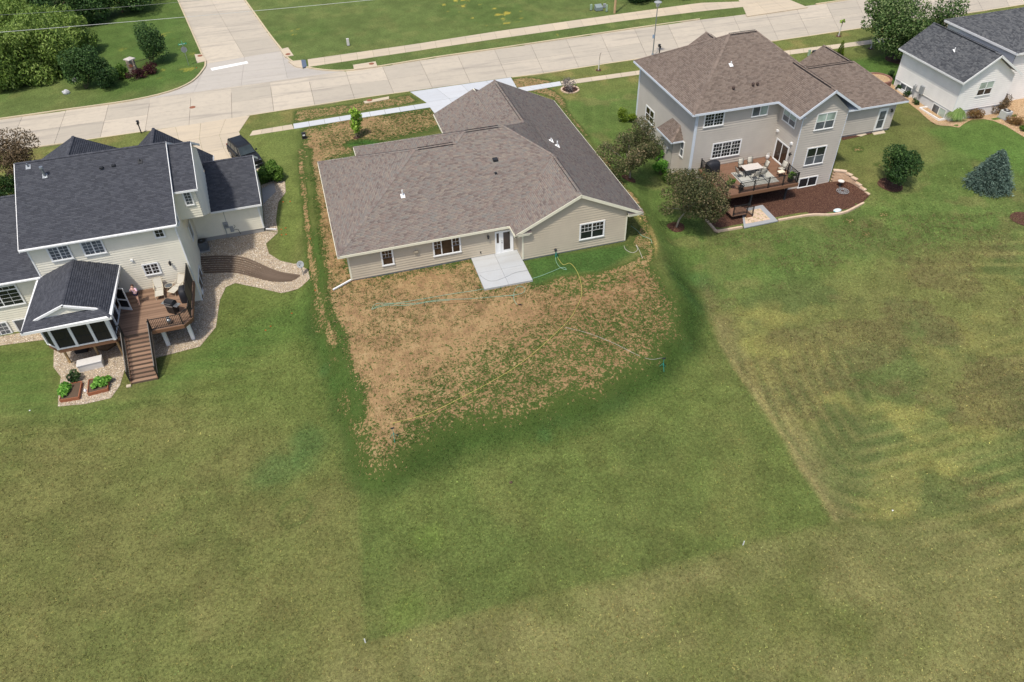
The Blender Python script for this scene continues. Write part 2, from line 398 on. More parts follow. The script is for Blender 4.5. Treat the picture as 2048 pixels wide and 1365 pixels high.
STREET_POLYS.append([p[:2] for p in throat]); STREET_POLYS.append([(throat[0].x + 3, throat[0].y - 1.2), (throat[-1].x - 1, throat[-1].y - 1.2), (throat[-1].x - 3, throat[-1].y + 0.9), (throat[0].x + 6, throat[0].y + 1.2)]); STREET_POLYS.append([(throat[4].x + 0.25, throat[4].y - 1.5), (throat[5].x - 0.25, throat[5].y - 1.5), (throat[5].x - 0.6, throat[5].y + 1.5), (throat[4].x + 0.15, throat[4].y + 1.5)]); STREET_POLYS.append([p[:2] for p in side_l[:1]] + [p[:2] for p in side_l[1:]] + [p[:2] for p in side_r[::-1]])

# ------------------------------------------------------------------ ground sheet
xs = np.concatenate([[-900, -400, -200, -120, -90, -70, -60], np.arange(-52, 104, 0.25), [108, 116, 130, 160, 220, 420, 900]])
ys = np.concatenate([[-500, -200, -80, -30, -10, 0, 4], np.arange(6, 76, 0.22), np.arange(76, 142, 0.4), [146, 155, 170, 200, 300, 600, 1200]])
GX, GY = np.meshgrid(xs, ys); gx = GX.ravel(); gy = GY.ravel()
gz = terrain(gx, gy)
fine_nz = fbm(gx, gy, 1.3, 40, 3); mid_nz = fbm(gx, gy, 4, 41, 4); big_nz = fbm(gx, gy, 14, 42, 4); n3 = fbm(gx, gy, 2.2, 43, 4); n4 = fbm(gx, gy, 9, 44, 3)
col = np.tile(s2l((93, 100, 54)), (len(gx), 1))
def lay(c, m):
    global col
    m = np.clip(m, 0, 1)[:, None]; col = col * (1 - m) + s2l(c)[None] * m
def zone(px, feather=1.0, wob=1.2, nz=None, world=None):
    poly = world if world is not None else [p[:2] for p in PX(px)]
    sd = polysd(gx, gy, poly) + (n3 - 0.5) * wob if wob else polysd(gx, gy, poly)
    return sstep(-feather, feather, sd)
# general patchiness of mown grass
lay((106, 106, 61), sstep(0.4, 0.72, big_nz) * 0.7); lay((84, 98, 50), sstep(0.45, 0.75, mid_nz) * 0.4); lay((110, 106, 66), sstep(0.5, 0.8, n3) * 0.35)
# neighbour's lawn to the left: olive, browner far from the house
lay((84, 104, 46), zone([(430, 560), (640, 540), (760, 940), (500, 900), (330, 800)], 3.0) * 0.65)
lay((106, 104, 62), zone([(-200, 760), (330, 820), (640, 880), (690, 1200), (-200, 1500)], 4.0) * sstep(0.35, 0.65, mid_nz) * 0.6)
lay((70, 100, 42), zone([(-100, 700), (110, 690), (120, 815), (250, 800), (330, 740), (620, 560), (660, 620), (480, 720), (180, 860), (-100, 800)], 1.6) * 0.7)
# lower part of the centre lot: greener, with straight mown edges
LOT = [p[:2] for p in PX([(690, 700), (762, 915), (1180, 800), (1340, 690), (1360, 560), (1398, 600), (1440, 690), (1560, 865), (1668, 1040), (1487, 1092), (1000, 1212), (728, 1290), (718, 1000)])]
lot = sstep(-0.12, 0.2, polysd(gx, gy, LOT) + (fine_nz - 0.5) * 0.25)
lay((84, 98, 49), lot * 0.82); lay((98, 102, 56), lot * sstep(0.4, 0.7, n3) * 0.5); lay((74, 91, 43), lot * sstep(0.45, 0.7, mid_nz) * 0.45); lay((92, 108, 52), lot * sstep(0.45, 0.7, fbm(gx, gy, 3.2, 61, 4)) * 0.4)
# strip below the stakes: pale thatch
low = zone([(640, 1320), (1000, 1225), (1490, 1100), (1680, 1050), (2300, 960), (2300, 1700), (500, 1700)], 0.8, 0.8)
lay((118, 115, 74), low * sstep(0.3, 0.62, mid_nz) * 0.75); lay((98, 104, 60), low * sstep(0.45, 0.7, n3) * 0.5)
# right neighbour: yellow dry patches, brown tufts, mower tracks (light on leaning grass, as colour)
right = zone([(1420, 430), (1395, 560), (1440, 690), (1560, 865), (1668, 1040), (2300, 1010), (2500, 300), (2048, 300), (1800, 400)], 0.35, 0.5)
lay((102, 108, 60), right * 0.8)
lay((128, 126, 68), right * sstep(0.4, 0.62, fbm(gx, gy, 6, 93, 5)) * sstep(0.3, 0.6, n3) * 0.75)
lay((78, 94, 52), right * sstep(0.48, 0.58, fbm(gx, gy, 5, 94, 4)) * 0.75)
lay((110, 102, 70), right * sstep(0.5, 0.58, fbm(gx * 0.8 - gy * 0.3, gy * 1.3 + gx * 0.3, 4.5, 91, 5)) * 0.42)
lay((142, 138, 84), right * sstep(0.3, 0.9, np.sin((gx * 0.30 + gy * 0.95) * 2 * np.pi / 1.5 + (mid_nz - 0.5) * 2)) * sstep(34, 38, gy) * sstep(43, 52, gx) * 0.4)
edge = linesd(gx, gy, [p[:2] for p in PX([(1405, 610), (1440, 690), (1560, 865), (1668, 1040)])])
lay((122, 113, 78), right * sstep(2.4, 0.2, edge + (n3 - 0.5) * 2.6) * 0.6); lay((140, 128, 88), right * sstep(0.45, 0.15, edge) * 0.7)
TURN = [p[:2] for p in smooth([v for v in PX([(1500, 600), (1545, 760), (1620, 900), (1700, 965), (1800, 955), (2048, 890), (2350, 800)])], 6)]
td = linesd(gx, gy, TURN)
trk = np.sin(td * 2 * np.pi / 1.05 + (mid_nz - 0.5) * 1.0)
tm = right * sstep(17.0, 9.0, td) * sstep(0.25, 0.5, fbm(gx, gy, 6, 70, 3)) * sstep(37.5, 32.5, gy)
amp = 0.45 + 0.55 * sstep(0.35, 0.65, fbm(gx, gy, 3.5, 71, 3)); lay((138, 134, 82), tm * amp * sstep(0.1, 0.9, trk) * 0.42); lay((74, 94, 48), tm * amp * sstep(0.1, 0.9, -trk) * 0.42)  # pale and dark tracks: how light catches leaning blades, painted into the colour
tl = low * sstep(40, 46, gx + gy * 0.9) * sstep(14, 6, td) * amp; lay((128, 124, 80), tl * sstep(0.1, 0.9, trk) * 0.25); lay((82, 96, 54), tl * sstep(0.1, 0.9, -trk) * 0.3)
# general mower stripes, very faint: light on leaning grass put into the colour
st1 = np.sin((gx * 0.22 + gy * 0.98) * 2 * np.pi / 1.2 + (mid_nz - 0.5) * 3)
yard = sstep(62, 52, gy)
stm = yard * sstep(0.42, 0.6, fbm(gx, gy, 11, 66, 3)) * sstep(-2, -8, gx + 0.0 * gy)
lay((116, 114, 66), sstep(0.4, 1, st1) * stm * 0.16); lay((78, 94, 46), sstep(0.4, 1, -st1) * stm * 0.16)
st2 = np.sin((gx * 0.93 - gy * 0.36) * 2 * np.pi / 1.3 + (mid_nz - 0.5) * 2)  # mowing stripes: light catching the lean of the grass, laid on as colour
h3side = zone([(1100, 170), (1300, 140), (1400, 400), (1420, 560), (1360, 560), (1290, 440)], 0.6, 0.4) + zone([(1420, 470), (1740, 400), (1900, 300), (2300, 250), (2300, 420), (1800, 520), (1430, 600)], 2.0)
lay((78, 104, 48), h3side * 0.85); lay((92, 112, 56), h3side * sstep(0.4, 1, st2) * 0.5); lay((104, 106, 64), h3side * sstep(0.55, 0.7, n3) * 0.6)
lay((74, 106, 44), zone([(1850, 260), (2300, 180), (2300, 420), (1900, 300)], 1.0) * 0.8)
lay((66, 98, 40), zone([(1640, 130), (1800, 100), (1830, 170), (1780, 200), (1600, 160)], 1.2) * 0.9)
# far side of the street
far = sstep(91, 94, gy)
lay((86, 105, 56), far * 0.85); lay((76, 98, 48), far * sstep(0.48, 0.66, n4) * 0.7); lay((104, 112, 64), far * sstep(0.5, 0.7, n3) * 0.5); lay((176, 160, 52), far * sstep(0.71, 0.78, fine_nz) * sstep(0.58, 0.68, n4) * 0.8)
lay((64, 96, 38), zone([(0, 130), (230, 190), (390, 160), (400, 130), (360, 0), (180, 0), (160, 160)], 1.5) * 0.6)
verge = sstep(91.5, 90.5, gy) * sstep(75, 78, gy)
lay((98, 108, 56), verge * 0.8); lay((126, 116, 70), verge * sstep(0.5, 0.68, n3) * 0.6)
lay((96, 112, 54), zone([(500, 260), (600, 250), (620, 420), (560, 560), (560, 420), (500, 330)], 0.8) * 0.75)
# long dark grass on the slope of the fill and along the left edge of the lot
msd = polysd(gx, gy, MOUND)
fr = sstep(-3.0, -0.9, msd) * sstep(0.9, -0.3, msd + (n3 - 0.5) * 1.5) * sstep(49, 44, gy + (gx - 10) * 0.1)
lay((50, 76, 30), fr * 0.97); lay((52, 82, 44), fr * sstep(0.5, 0.62, n3) * 0.5)
lf = linesd(gx, gy, [p[:2] for p in PX([(628, 470), (640, 600), (690, 760), (735, 900), (752, 935)])])
lay((62, 94, 38), sstep(1.3, 0.3, lf + (n3 - 0.5) * 0.9) * 0.9)
ring = np.abs(np.hypot(gx - G(590, 1025).x, gy - G(590, 1025).y) - 0.95); lay((74, 90, 44), sstep(0.22, 0.05, ring) * 0.6)
for (cx, cy, r) in [(620, 885, 2.2), (655, 735, 0.8), (865, 1070, 1.6), (1400, 560, 1.6), (550, 930, 2.4), (810, 1220, 1.6), (1090, 870, 0.7)]:
    c = G(cx, cy); lay((60, 96, 50) if cy < 950 else (88, 110, 44), sstep(r, r * 0.2, np.hypot(gx - c.x, gy - c.y) + (n3 - 0.5) * r) * 0.55)
# newly sown soil
DIRT = [p[:2] for p in PX([(618, 262), (640, 265), (700, 240), (860, 222), (885, 250), (700, 300), (640, 330), (690, 545), (760, 560), (940, 520), (968, 580), (1066, 562), (1120, 590), (1290, 545), (1345, 600), (1345, 650), (1290, 712), (1180, 770), (1050, 812), (900, 842), (850, 870), (790, 905), (757, 922), (735, 860), (690, 730), (655, 620), (640, 480), (622, 330)])]
VERGE_D = [p[:2] for p in PX([(590, 222), (725, 202), (818, 188), (850, 204), (800, 212), (600, 244), (585, 250)])]
FRONT_R = [p[:2] for p in PX([(1024, 158), (1060, 155), (1110, 160), (1100, 176), (1130, 200), (1150, 240), (1290, 420), (1305, 470), (1285, 440), (1160, 260), (1105, 195), (1030, 175)])]
SIDE_R = [p[:2] for p in PX([(1285, 440), (1310, 480), (1312, 520), (1280, 548), (1130, 595), (1070, 592), (1060, 560), (1250, 530), (1290, 505), (1262, 492), (1080, 520), (1262, 484)])]
d1 = sstep(-2.6, 1.3, polysd(gx, gy, DIRT) + (n3 - 0.5) * 1.8) * 0.83
d1 = np.maximum(d1, sstep(-0.3, 0.5, polysd(gx, gy, VERGE_D) + (n3 - 0.5)) * 0.62)
d1 = np.maximum(d1, sstep(-0.3, 0.4, polysd(gx, gy, FRONT_R) + (n3 - 0.5) * 0.8) * 0.7)
d1 = np.maximum(d1, sstep(-0.3, 0.4, polysd(gx, gy, SIDE_R) + (n3 - 0.5) * 0.8) * 0.62)
frontyard = zone([(640, 265), (860, 222), (885, 268), (700, 300), (640, 330)], 0.6); d1 = d1 * (1 - 0.16 * frontyard)
d1 = d1 * (1 - 0.31 * zone([(830, 780), (980, 690), (1120, 640), (1340, 560), (1400, 660), (1290, 740), (1100, 820), (800, 880)], 3.0))
lush = zone([(1050, 520), (1250, 488), (1262, 510), (1200, 545), (1110, 552), (1068, 575)], 0.5, 0.7); d1 = d1 * (1 - lush * 0.95)
lay((52, 88, 38), lush * 0.9)
lw = linesd(gx, gy, [p[:2] for p in PX([(617, 300), (627, 425), (634, 507), (652, 610), (690, 720), (722, 840)])]); d1 = d1 * (1 - sstep(0.75, 0.25, lw + (n3 - 0.5) * 0.9) * 0.5)
for pth, w, k_ in (([(601, 301), (603, 342), (612, 425), (620, 507), (634, 580), (668, 690)], 0.42, 0.68), ([(632, 312), (642, 373), (660, 465), (672, 520), (688, 560)], 1.0, 0.85)):
    q = linesd(gx, gy, [p[:2] for p in PX(pth)]); d1 = np.maximum(d1, sstep(w, 0.1, q + (n3 - 0.5) * 0.5) * k_)
tw = linesd(gx, gy, [p[:2] for p in PX([(700, 290), (730, 285), (770, 290)])]); d1 = d1 * (1 - sstep(1.6, 0.5, tw + n3 * 0.8) * 0.95); lay((50, 92, 32), sstep(1.6, 0.4, tw + n3 * 0.8))
straw = linesd(gx, gy, [p[:2] for p in smooth(PX([(1035, 605), (1130, 588), (1240, 556), (1295, 520), (1305, 485), (1288, 440), (1265, 400)]), 5)])
sm = sstep(0.55, 0.1, straw + (n3 - 0.5) * 0.4); lay((168, 142, 92), sm * 0.85)
bare = [(1740, 452), (1700, 440), (1765, 430), (1690, 400), (1735, 470), (1715, 300), (1755, 330)]
for bx, by in bare:
    c = G(bx, by); d1 = np.maximum(d1, sstep(0.75, 0.1, np.hypot((gx - c.x) * 0.8, gy - c.y) + (n3 - 0.5) * 1.2) * 0.55)
redder = zone([(1130, 560), (1330, 540), (1420, 680), (1150, 800), (1060, 700)], 3.5) * 0.9
thatch = right * sstep(0.45, 0.6, fbm(gx, gy, 5, 92, 4)) + low * 0.25 + sstep(0.55, 0.7, big_nz) * yard * 0.3
lum = col @ np.array([0.25, 0.65, 0.1]); col = (col * 0.86 + lum[:, None] * np.array([1.02, 0.98, 0.9]) * 0.14) * 1.03 * np.array([1.05, 1.05, 0.88])
mot = fbm(gx, gy, 1.1, 120, 4); mot2 = fbm(gx, gy, 3.0, 121, 3); col = col * (0.86 + 0.2 * sstep(0.3, 0.7, mot) + 0.08 * sstep(0.3, 0.7, mot2))[:, None]
me = bpy.data.meshes.new('ground'); nx, ny = len(xs), len(ys)
V = np.stack([gx, gy, gz], 1).astype(np.float32)
ii = (np.arange(ny - 1)[:, None] * nx + np.arange(nx - 1)[None]).ravel(); F = np.stack([ii, ii + 1, ii + nx + 1, ii + nx], 1)
me = mesh_arr('ground', V, F, None, smooth_=True)
ca = me.attributes.new('gcol', 'FLOAT_COLOR', 'POINT'); ca.data.foreach_set('color', np.concatenate([col, np.ones((len(gx), 1))], 1).astype(np.float32).ravel())
cb = me.attributes.new('gmask', 'FLOAT_COLOR', 'POINT'); cb.data.foreach_set('color', np.stack([d1, redder, np.clip(thatch, 0, 1), fr], 1).astype(np.float32).ravel())
def ground_mat():
    t = NT('lawn_and_soil').set(0.95, 0.08); p = t.geo()
    g = t.attr('gcol').outputs['Color']; mk = t.attr('gmask'); sp = t.n('ShaderNodeSeparateColor'); t.l(mk.outputs['Color'], sp.inputs[0])
    dirt, red, thatch = sp.outputs[0], sp.outputs[1], sp.outputs[2]
    nA = t.noise(3.0, 6, p, 0.7); nB = t.noise(11, 5, p, 0.75); nC = t.noise(38, 4, p, 0.7); nD = t.noise(1.1, 4, p)
    mp = t.n('ShaderNodeMapping'); mp.inputs['Scale'].default_value = (3.0, 14.0, 6.0); mp.inputs['Rotation'].default_value = (0, 0, R(-15)); t.l(p, mp.inputs[0]); nS = t.noise(1.3, 4, mp.outputs[0], 0.7)
    def mul(c, f):
        cc = t.n('ShaderNodeCombineColor'); [t.l(f, cc.inputs[i]) for i in range(3)]; return t.mix(1.0, c, cc.outputs[0], 'MULTIPLY')
    c = mul(g, t.maprange(t.noise(5.5, 5, p, 0.78), 0.34, 0.66, 0.62, 1.38)); c = mul(c, t.maprange(t.noise(15, 4, p, 0.75), 0.3, 0.7, 0.6, 1.4)); c = mul(c, t.maprange(nA, 0.3, 0.7, 0.9, 1.1))
    c = t.mix(t.maprange(nS, 0.5, 0.78, 0, 0.27), c, C(116, 108, 70)); c = t.mix(t.maprange(nA, 0.54, 0.7, 0, 0.35), c, C(58, 78, 34))
    th = t.math('MULTIPLY', thatch, t.maprange(nB, 0.45, 0.62)); c = t.mix(t.math('MULTIPLY', th, 0.38), c, C(106, 94, 68))
    soil = t.ramp(t.math('ADD', t.math('MULTIPLY', nD, 0.55), t.math('MULTIPLY', nB, 0.45)), [(0.3, C(120, 96, 69)), (0.45, C(147, 119, 87)), (0.54, C(162, 135, 97)), (0.68, C(168, 146, 110))])
    mr = t.n('ShaderNodeMapping'); mr.inputs['Scale'].default_value = (4.5, 0.35, 1.0); t.l(p, mr.inputs[0]); rk = t.noise(1.6, 3, mr.outputs[0]); soil = mul(soil, t.maprange(rk, 0.35, 0.65, 0.86, 1.1))
    soil = t.mix(t.math('MULTIPLY', red, t.maprange(nA, 0.35, 0.65)), soil, C(128, 88, 66)); soil = mul(soil, t.maprange(nC, 0.3, 0.75, 0.72, 1.26))
    soil = t.mix(t.math('MULTIPLY', t.maprange(t.noise(4.0, 5, p, 0.75), 0.5, 0.6), t.maprange(dirt, 0.55, 0.8, 0.75, 0.2)), soil, C(126, 116, 74))
    pat = t.math('ADD', t.math('MULTIPLY', nA, 0.42), t.math('MULTIPLY', t.noise(6.5, 5, p, 0.72), 0.58))
    k = t.math('SUBTRACT', t.math('MULTIPLY_ADD', dirt, 0.30, 0.315), pat); fac = t.maprange(k, -0.012, 0.018)
    sown = t.mix(t.maprange(nC, 0.3, 0.7, 0.1, 0.6), C(58, 80, 36), C(88, 94, 48)); c = t.mix(t.maprange(dirt, 0.1, 0.4), c, sown)
    t.base(t.mix(fac, c, soil))
    hb = t.math('ADD', t.math('MULTIPLY', nC, 0.5), t.math('MULTIPLY', nB, 0.8)); t.bump(hb, 0.55, 0.06)
    return t.m
M['ground'] = ground_mat(); me.materials.append(M['ground'])
go = link('ground', me); tag(go, 'mown lawn with newly sown brown soil around the middle house', kind='structure')

# ------------------------------------------------------------------ street slabs, kerbs, pavements
def slab_obj(name, poly, z, th, mat, parent, gap=0.0):
    P = [Vector((p[0], p[1], z if z is not None else p[2])) for p in poly]; c = sum(P, Vector()) / len(P)
    if gap:
        P = [c + (p - c) * (1 - gap / max(0.3, (p - c).length)) for p in P]
    mb = MB().prism(P, (0, 0, -th))
    me = mb.mesh(name, mat, off=c); return piece(name, me, parent, c)
street = thing('street', None, None); tag(street, 'pale concrete street of jointed slabs behind the houses', kind='structure')
joints = [5.35 + 4.55 * k for k in range(-15, 24)]
def far_at(x, k=0.0): return at_x(far_edge, x + k)
skew = lambda x: max(0.0, (x - 12) * 0.085)
mids = []
for a, b in zip(joints[:-1], joints[1:]):
    na, nb = at_x(near_edge, a), at_x(near_edge, b); fa, fb = far_at(a, skew(a)), far_at(b, skew(b))
    if (nb - na).length < 0.5 or (fb - fa).length < 0.5: continue
    ma, mb_ = na.lerp(fa, 0.5), nb.lerp(fb, 0.5)
    slab_obj('slab', [na, nb, mb_, ma], SZ, 0.14, M['road'], street, 0.022); slab_obj('slab', [ma, mb_, fb, fa], SZ - 0.003, 0.14, M['road'], street, 0.022)
def strip(pa, pb, n, parent, mat, z, name='slab'):
    A = resample(pa, sum((b - a).length for a, b in zip(pa[:-1], pa[1:])) / n - 1e-4); B = resample(pb, sum((b - a).length for a, b in zip(pb[:-1], pb[1:])) / n - 1e-4)
    for i in range(n):
        m0, m1 = A[i].lerp(B[i], 0.5), A[i + 1].lerp(B[i + 1], 0.5)
        slab_obj(name, [A[i], m0, m1, A[i + 1]], z, 0.14, mat, parent, 0.02); slab_obj(name, [m0, B[i], B[i + 1], m1], z, 0.14, mat, parent, 0.02)
side = thing('side_street', None, None); tag(side, 'pale concrete side street running away from the junction', kind='structure')
strip(side_l, side_r, 11, side, M['road'], SZ - 0.006)
tt = throat; mid_n = tt[0].lerp(tt[-1], 0.5); mid_f = tt[4].lerp(tt[5], 0.5)
slab_obj('slab', [tt[0], tt[-1], tt[-1] - Vector((0, 1.6, 0)), tt[0] - Vector((0, 1.6, 0))], SZ - 0.012, 0.14, M['road'], side)
slab_obj('slab', [tt[0], tt[-1], tt[-1] + Vector((-2.5, 0.5, 0)), tt[0] + Vector((3.5, 0.5, 0))], SZ - 0.014, 0.14, M['road'], side)
q1 = tt[0].lerp(tt[-1], 0.28); q2 = tt[0].lerp(tt[-1], 0.72)
M['road_grey'] = concrete('junction_concrete', C(186, 180, 170), C(178, 173, 165), 0.4)
slab_obj('slab', [tt[0], q1, tt[4], tt[3], tt[2], tt[1]], SZ + 0.002, 0.14, M['road_grey'], side, 0.02)
slab_obj('slab', [q1, mid_n, mid_f, tt[4]], SZ + 0.002, 0.14, M['road_grey'], side, 0.02); slab_obj('slab', [mid_n, q2, tt[5], mid_f], SZ + 0.002, 0.14, M['road_grey'], side, 0.02)
slab_obj('slab', [q2, tt[9], tt[8], tt[7], tt[6], tt[5]], SZ + 0.002, 0.14, M['road_grey'], side, 0.02)
sb = SP([(421, 137), (494, 123), (497, 127), (424, 142)])
slab_obj('stop_line', sb, SZ + 0.012, 0.006, plain('road_paint', C(235, 235, 232), 0.7, var=0.06), side)
M['kerb'] = concrete('kerb_concrete', C(206, 190, 154), C(196, 182, 152), 0.3)
def kerb(pts, w, name, label, n=3, top=0.13):
    P = smooth(pts, n); k = thing('kerb', None, None); tag(k, label, kind='structure'); mb = MB(); 
    V = []; 
    for i, p in enumerate(P):
        d = (P[min(i + 1, len(P) - 1)] - P[max(i - 1, 0)]); nrm = Vector((-d.y, d.x, 0)).normalized() * w
        V += [p + Vector((0, 0, -0.1)), p + Vector((0, 0, top)), p + nrm + Vector((0, 0, top + 0.005)), p + nrm + Vector((0, 0, -0.1))]
    F = []
    for i in range(len(P) - 1): F += [(i * 4 + j, (i + 1) * 4 + j, (i + 1) * 4 + j + 1, i * 4 + j + 1) for j in range(3)]
    mb.add(V, F); mb.build('kerb_stone', M['kerb'], k)
kerb(far_edge[:4][:-1] + throat[0:5] + side_l[1:], 0.2, 'kerb', 'kerb rounding the corner by the stone gate post')
kerb(side_r[::-1] + throat[6:] + far_edge[7:12], 0.2, 'kerb', 'kerb along the empty grass plot', top=0.12)
kerb(SP([(1632, 10), (1750, -7), (1960, -36), (2350, -95)]), 0.2, 'kerb', 'kerb beyond the driveway opposite', top=0.12)
for a, b, lab in (((-260, 343), (300, 263), 'kerb in front of the charcoal roofed house'), ((500, 232), (818, 184), 'kerb in front of the newly sown front yard'), ((1024, 156), (1725, 57), 'kerb in front of the taupe two storey house'), ((1925, 29), (2350, -38), 'kerb in front of the white house')):
    pa, pb = GZ(*a, SZ), GZ(*b, SZ); seg = [pa] + [p for p in near_edge if pa.x + 0.3 < p.x < pb.x - 0.3] + [pb]
    kerb(seg[::-1], 0.17, 'kerb', lab, top=0.11)
def slab_walk(name, label, top, bot, n, mat, up=0.03, gap=0.018):
    w = thing(name, None, None); tag(w, label, kind='structure')
    A = PX(top, up); B = PX(bot, up)
    LA = sum((b - a).length for a, b in zip(A[:-1], A[1:])); LB = sum((b - a).length for a, b in zip(B[:-1], B[1:]))
    A = resample(A, LA / n - 1e-4); B = resample(B, LB / n - 1e-4)
    for i in range(n): slab_obj('slab', [A[i], B[i], B[i + 1], A[i + 1]], None, 0.12, mat, w, gap)
    return w
slab_walk('sidewalk', 'beige sidewalk across the street by the empty plot', [(615, 119), (820, 90), (1000, 62), (1240, 28), (1400, 6), (1490, 3)], [(617, 134), (820, 104), (1000, 77), (1240, 43), (1400, 23), (1497, 13)], 30, M['walk'])
slab_walk('sidewalk', 'short sidewalk piece beside the blue tactile plate', [(576, 123), (603, 120)], [(590, 133), (606, 136)], 1, M['walk'])
slab_walk('sidewalk', 'sidewalk in front of the charcoal roofed house', [(505, 262), (584, 249)], [(499, 272), (588, 258)], 4, M['walk'])
slab_walk('sidewalk', 'bright new sidewalk crossing the newly sown front yard', [(586, 248), (725, 226), (856, 206)], [(588, 258), (728, 235), (860, 215)], 9, M['new'])
slab_walk('sidewalk', 'new sidewalk piece right of the middle house', [(1035, 176), (1120, 163)], [(1052, 183), (1124, 171)], 4, M['new'])
slab_walk('sidewalk', 'sidewalk in front of the taupe two storey house', [(1121, 163), (1280, 141), (1420, 121), (1600, 98), (1735, 81), (1790, 73)], [(1125, 171), (1282, 149), (1422, 130), (1606, 106), (1738, 89), (1790, 81)], 24, M['walk'])
slab_walk('sidewalk', 'sidewalk piece in front of the white house', [(1952, 46), (2010, 38), (2200, 10)], [(1960, 54), (2014, 46), (2205, 18)], 7, M['walk'])
def drive(label, rows_, mat, nsplit=2, up=0.02):
    w = thing('driveway', None, None); tag(w, label, kind='structure')
    for (a, b), (c, d) in zip(rows_[:-1], rows_[1:]):
        a, b, c, d = G(*a, up), G(*b, up), G(*c, up), G(*d, up)
        for k in range(nsplit):
            f0, f1 = k / nsplit, (k + 1) / nsplit
            slab_obj('slab', [a.lerp(b, f0), a.lerp(b, f1), c.lerp(d, f1), c.lerp(d, f0)], None, 0.12, mat, w, 0.02)
drive('bright new concrete driveway of the middle house', [((820, 184), (1022, 155)), ((852, 205), (1034, 176)), ((868, 226), (1045, 200)), ((885, 262), (1075, 235))], M['new'], 4)
drive('beige driveway of the charcoal roofed house with the dark car', [((300, 262), (500, 231)), ((318, 290), (478, 264)), ((320, 320), (490, 292)), ((330, 370), (525, 340))], M['walk'], 4)
drive('driveway on the far side of the street', [((1494, 33), (1616, 15)), ((1484, 10), (1575, -2)), ((1455, -30), (1560, -45))], M['walk'], 3)
drive('driveway of the white house beside the big tree', [((1888, 42), (1922, 28)), ((1888, 58), (1945, 48)), ((1895, 85), (1975, 72))], M['walk'], 2)
UP_ = Vector((0, 0, 1))
def inlet(label, px, cx, cy):
    w = thing('storm_inlet', label, 'storm drain', G(cx, cy)); P = PX(px, 0.06); c = G(cx, cy)
    MB().prism(P, (0, 0, -0.3)).build('inlet_slab', M['walk'], w)
    MB().cyl(G(cx, cy, 0.055), G(cx, cy, 0.055) + UP_ * 0.03, 0.32, n=20).build('manhole_cover', M['rust'], w)
inlet('square storm inlet with rusty cover beside the stop sign', [(389, 109), (405, 108), (413, 122), (394, 126)], 400, 112)
inlet('storm inlet with rusty cover at the corner of the empty plot', [(560, 99), (576, 95), (587, 111), (570, 114)], 576, 109)
inlet('long storm inlet on the kerb before the empty plot', [(706, 130), (751, 123), (755, 133), (708, 139)], 743, 128)
inlet('storm inlet with rusty cover in the sown verge', [(727, 203), (778, 193), (778, 198), (730, 207)], 739, 201)
mc = GZ(385, 215, SZ); MB().cyl(mc, mc + Vector((0, 0, 0.008)), 0.34, n=20).build('manhole_cover', M['rust'], None, label='rusty round manhole cover in the street slab', cat='manhole')
tp = PX([(602, 120), (611, 120), (614, 133), (605, 136)], 0.045); MB().prism(tp, (0, 0, -0.05)).build('tactile_plate', plain('tactile_blue', C(92, 104, 122), 0.8, bump=0.6), None, label='blue grey tactile plate at the sidewalk end', cat='paving plate')

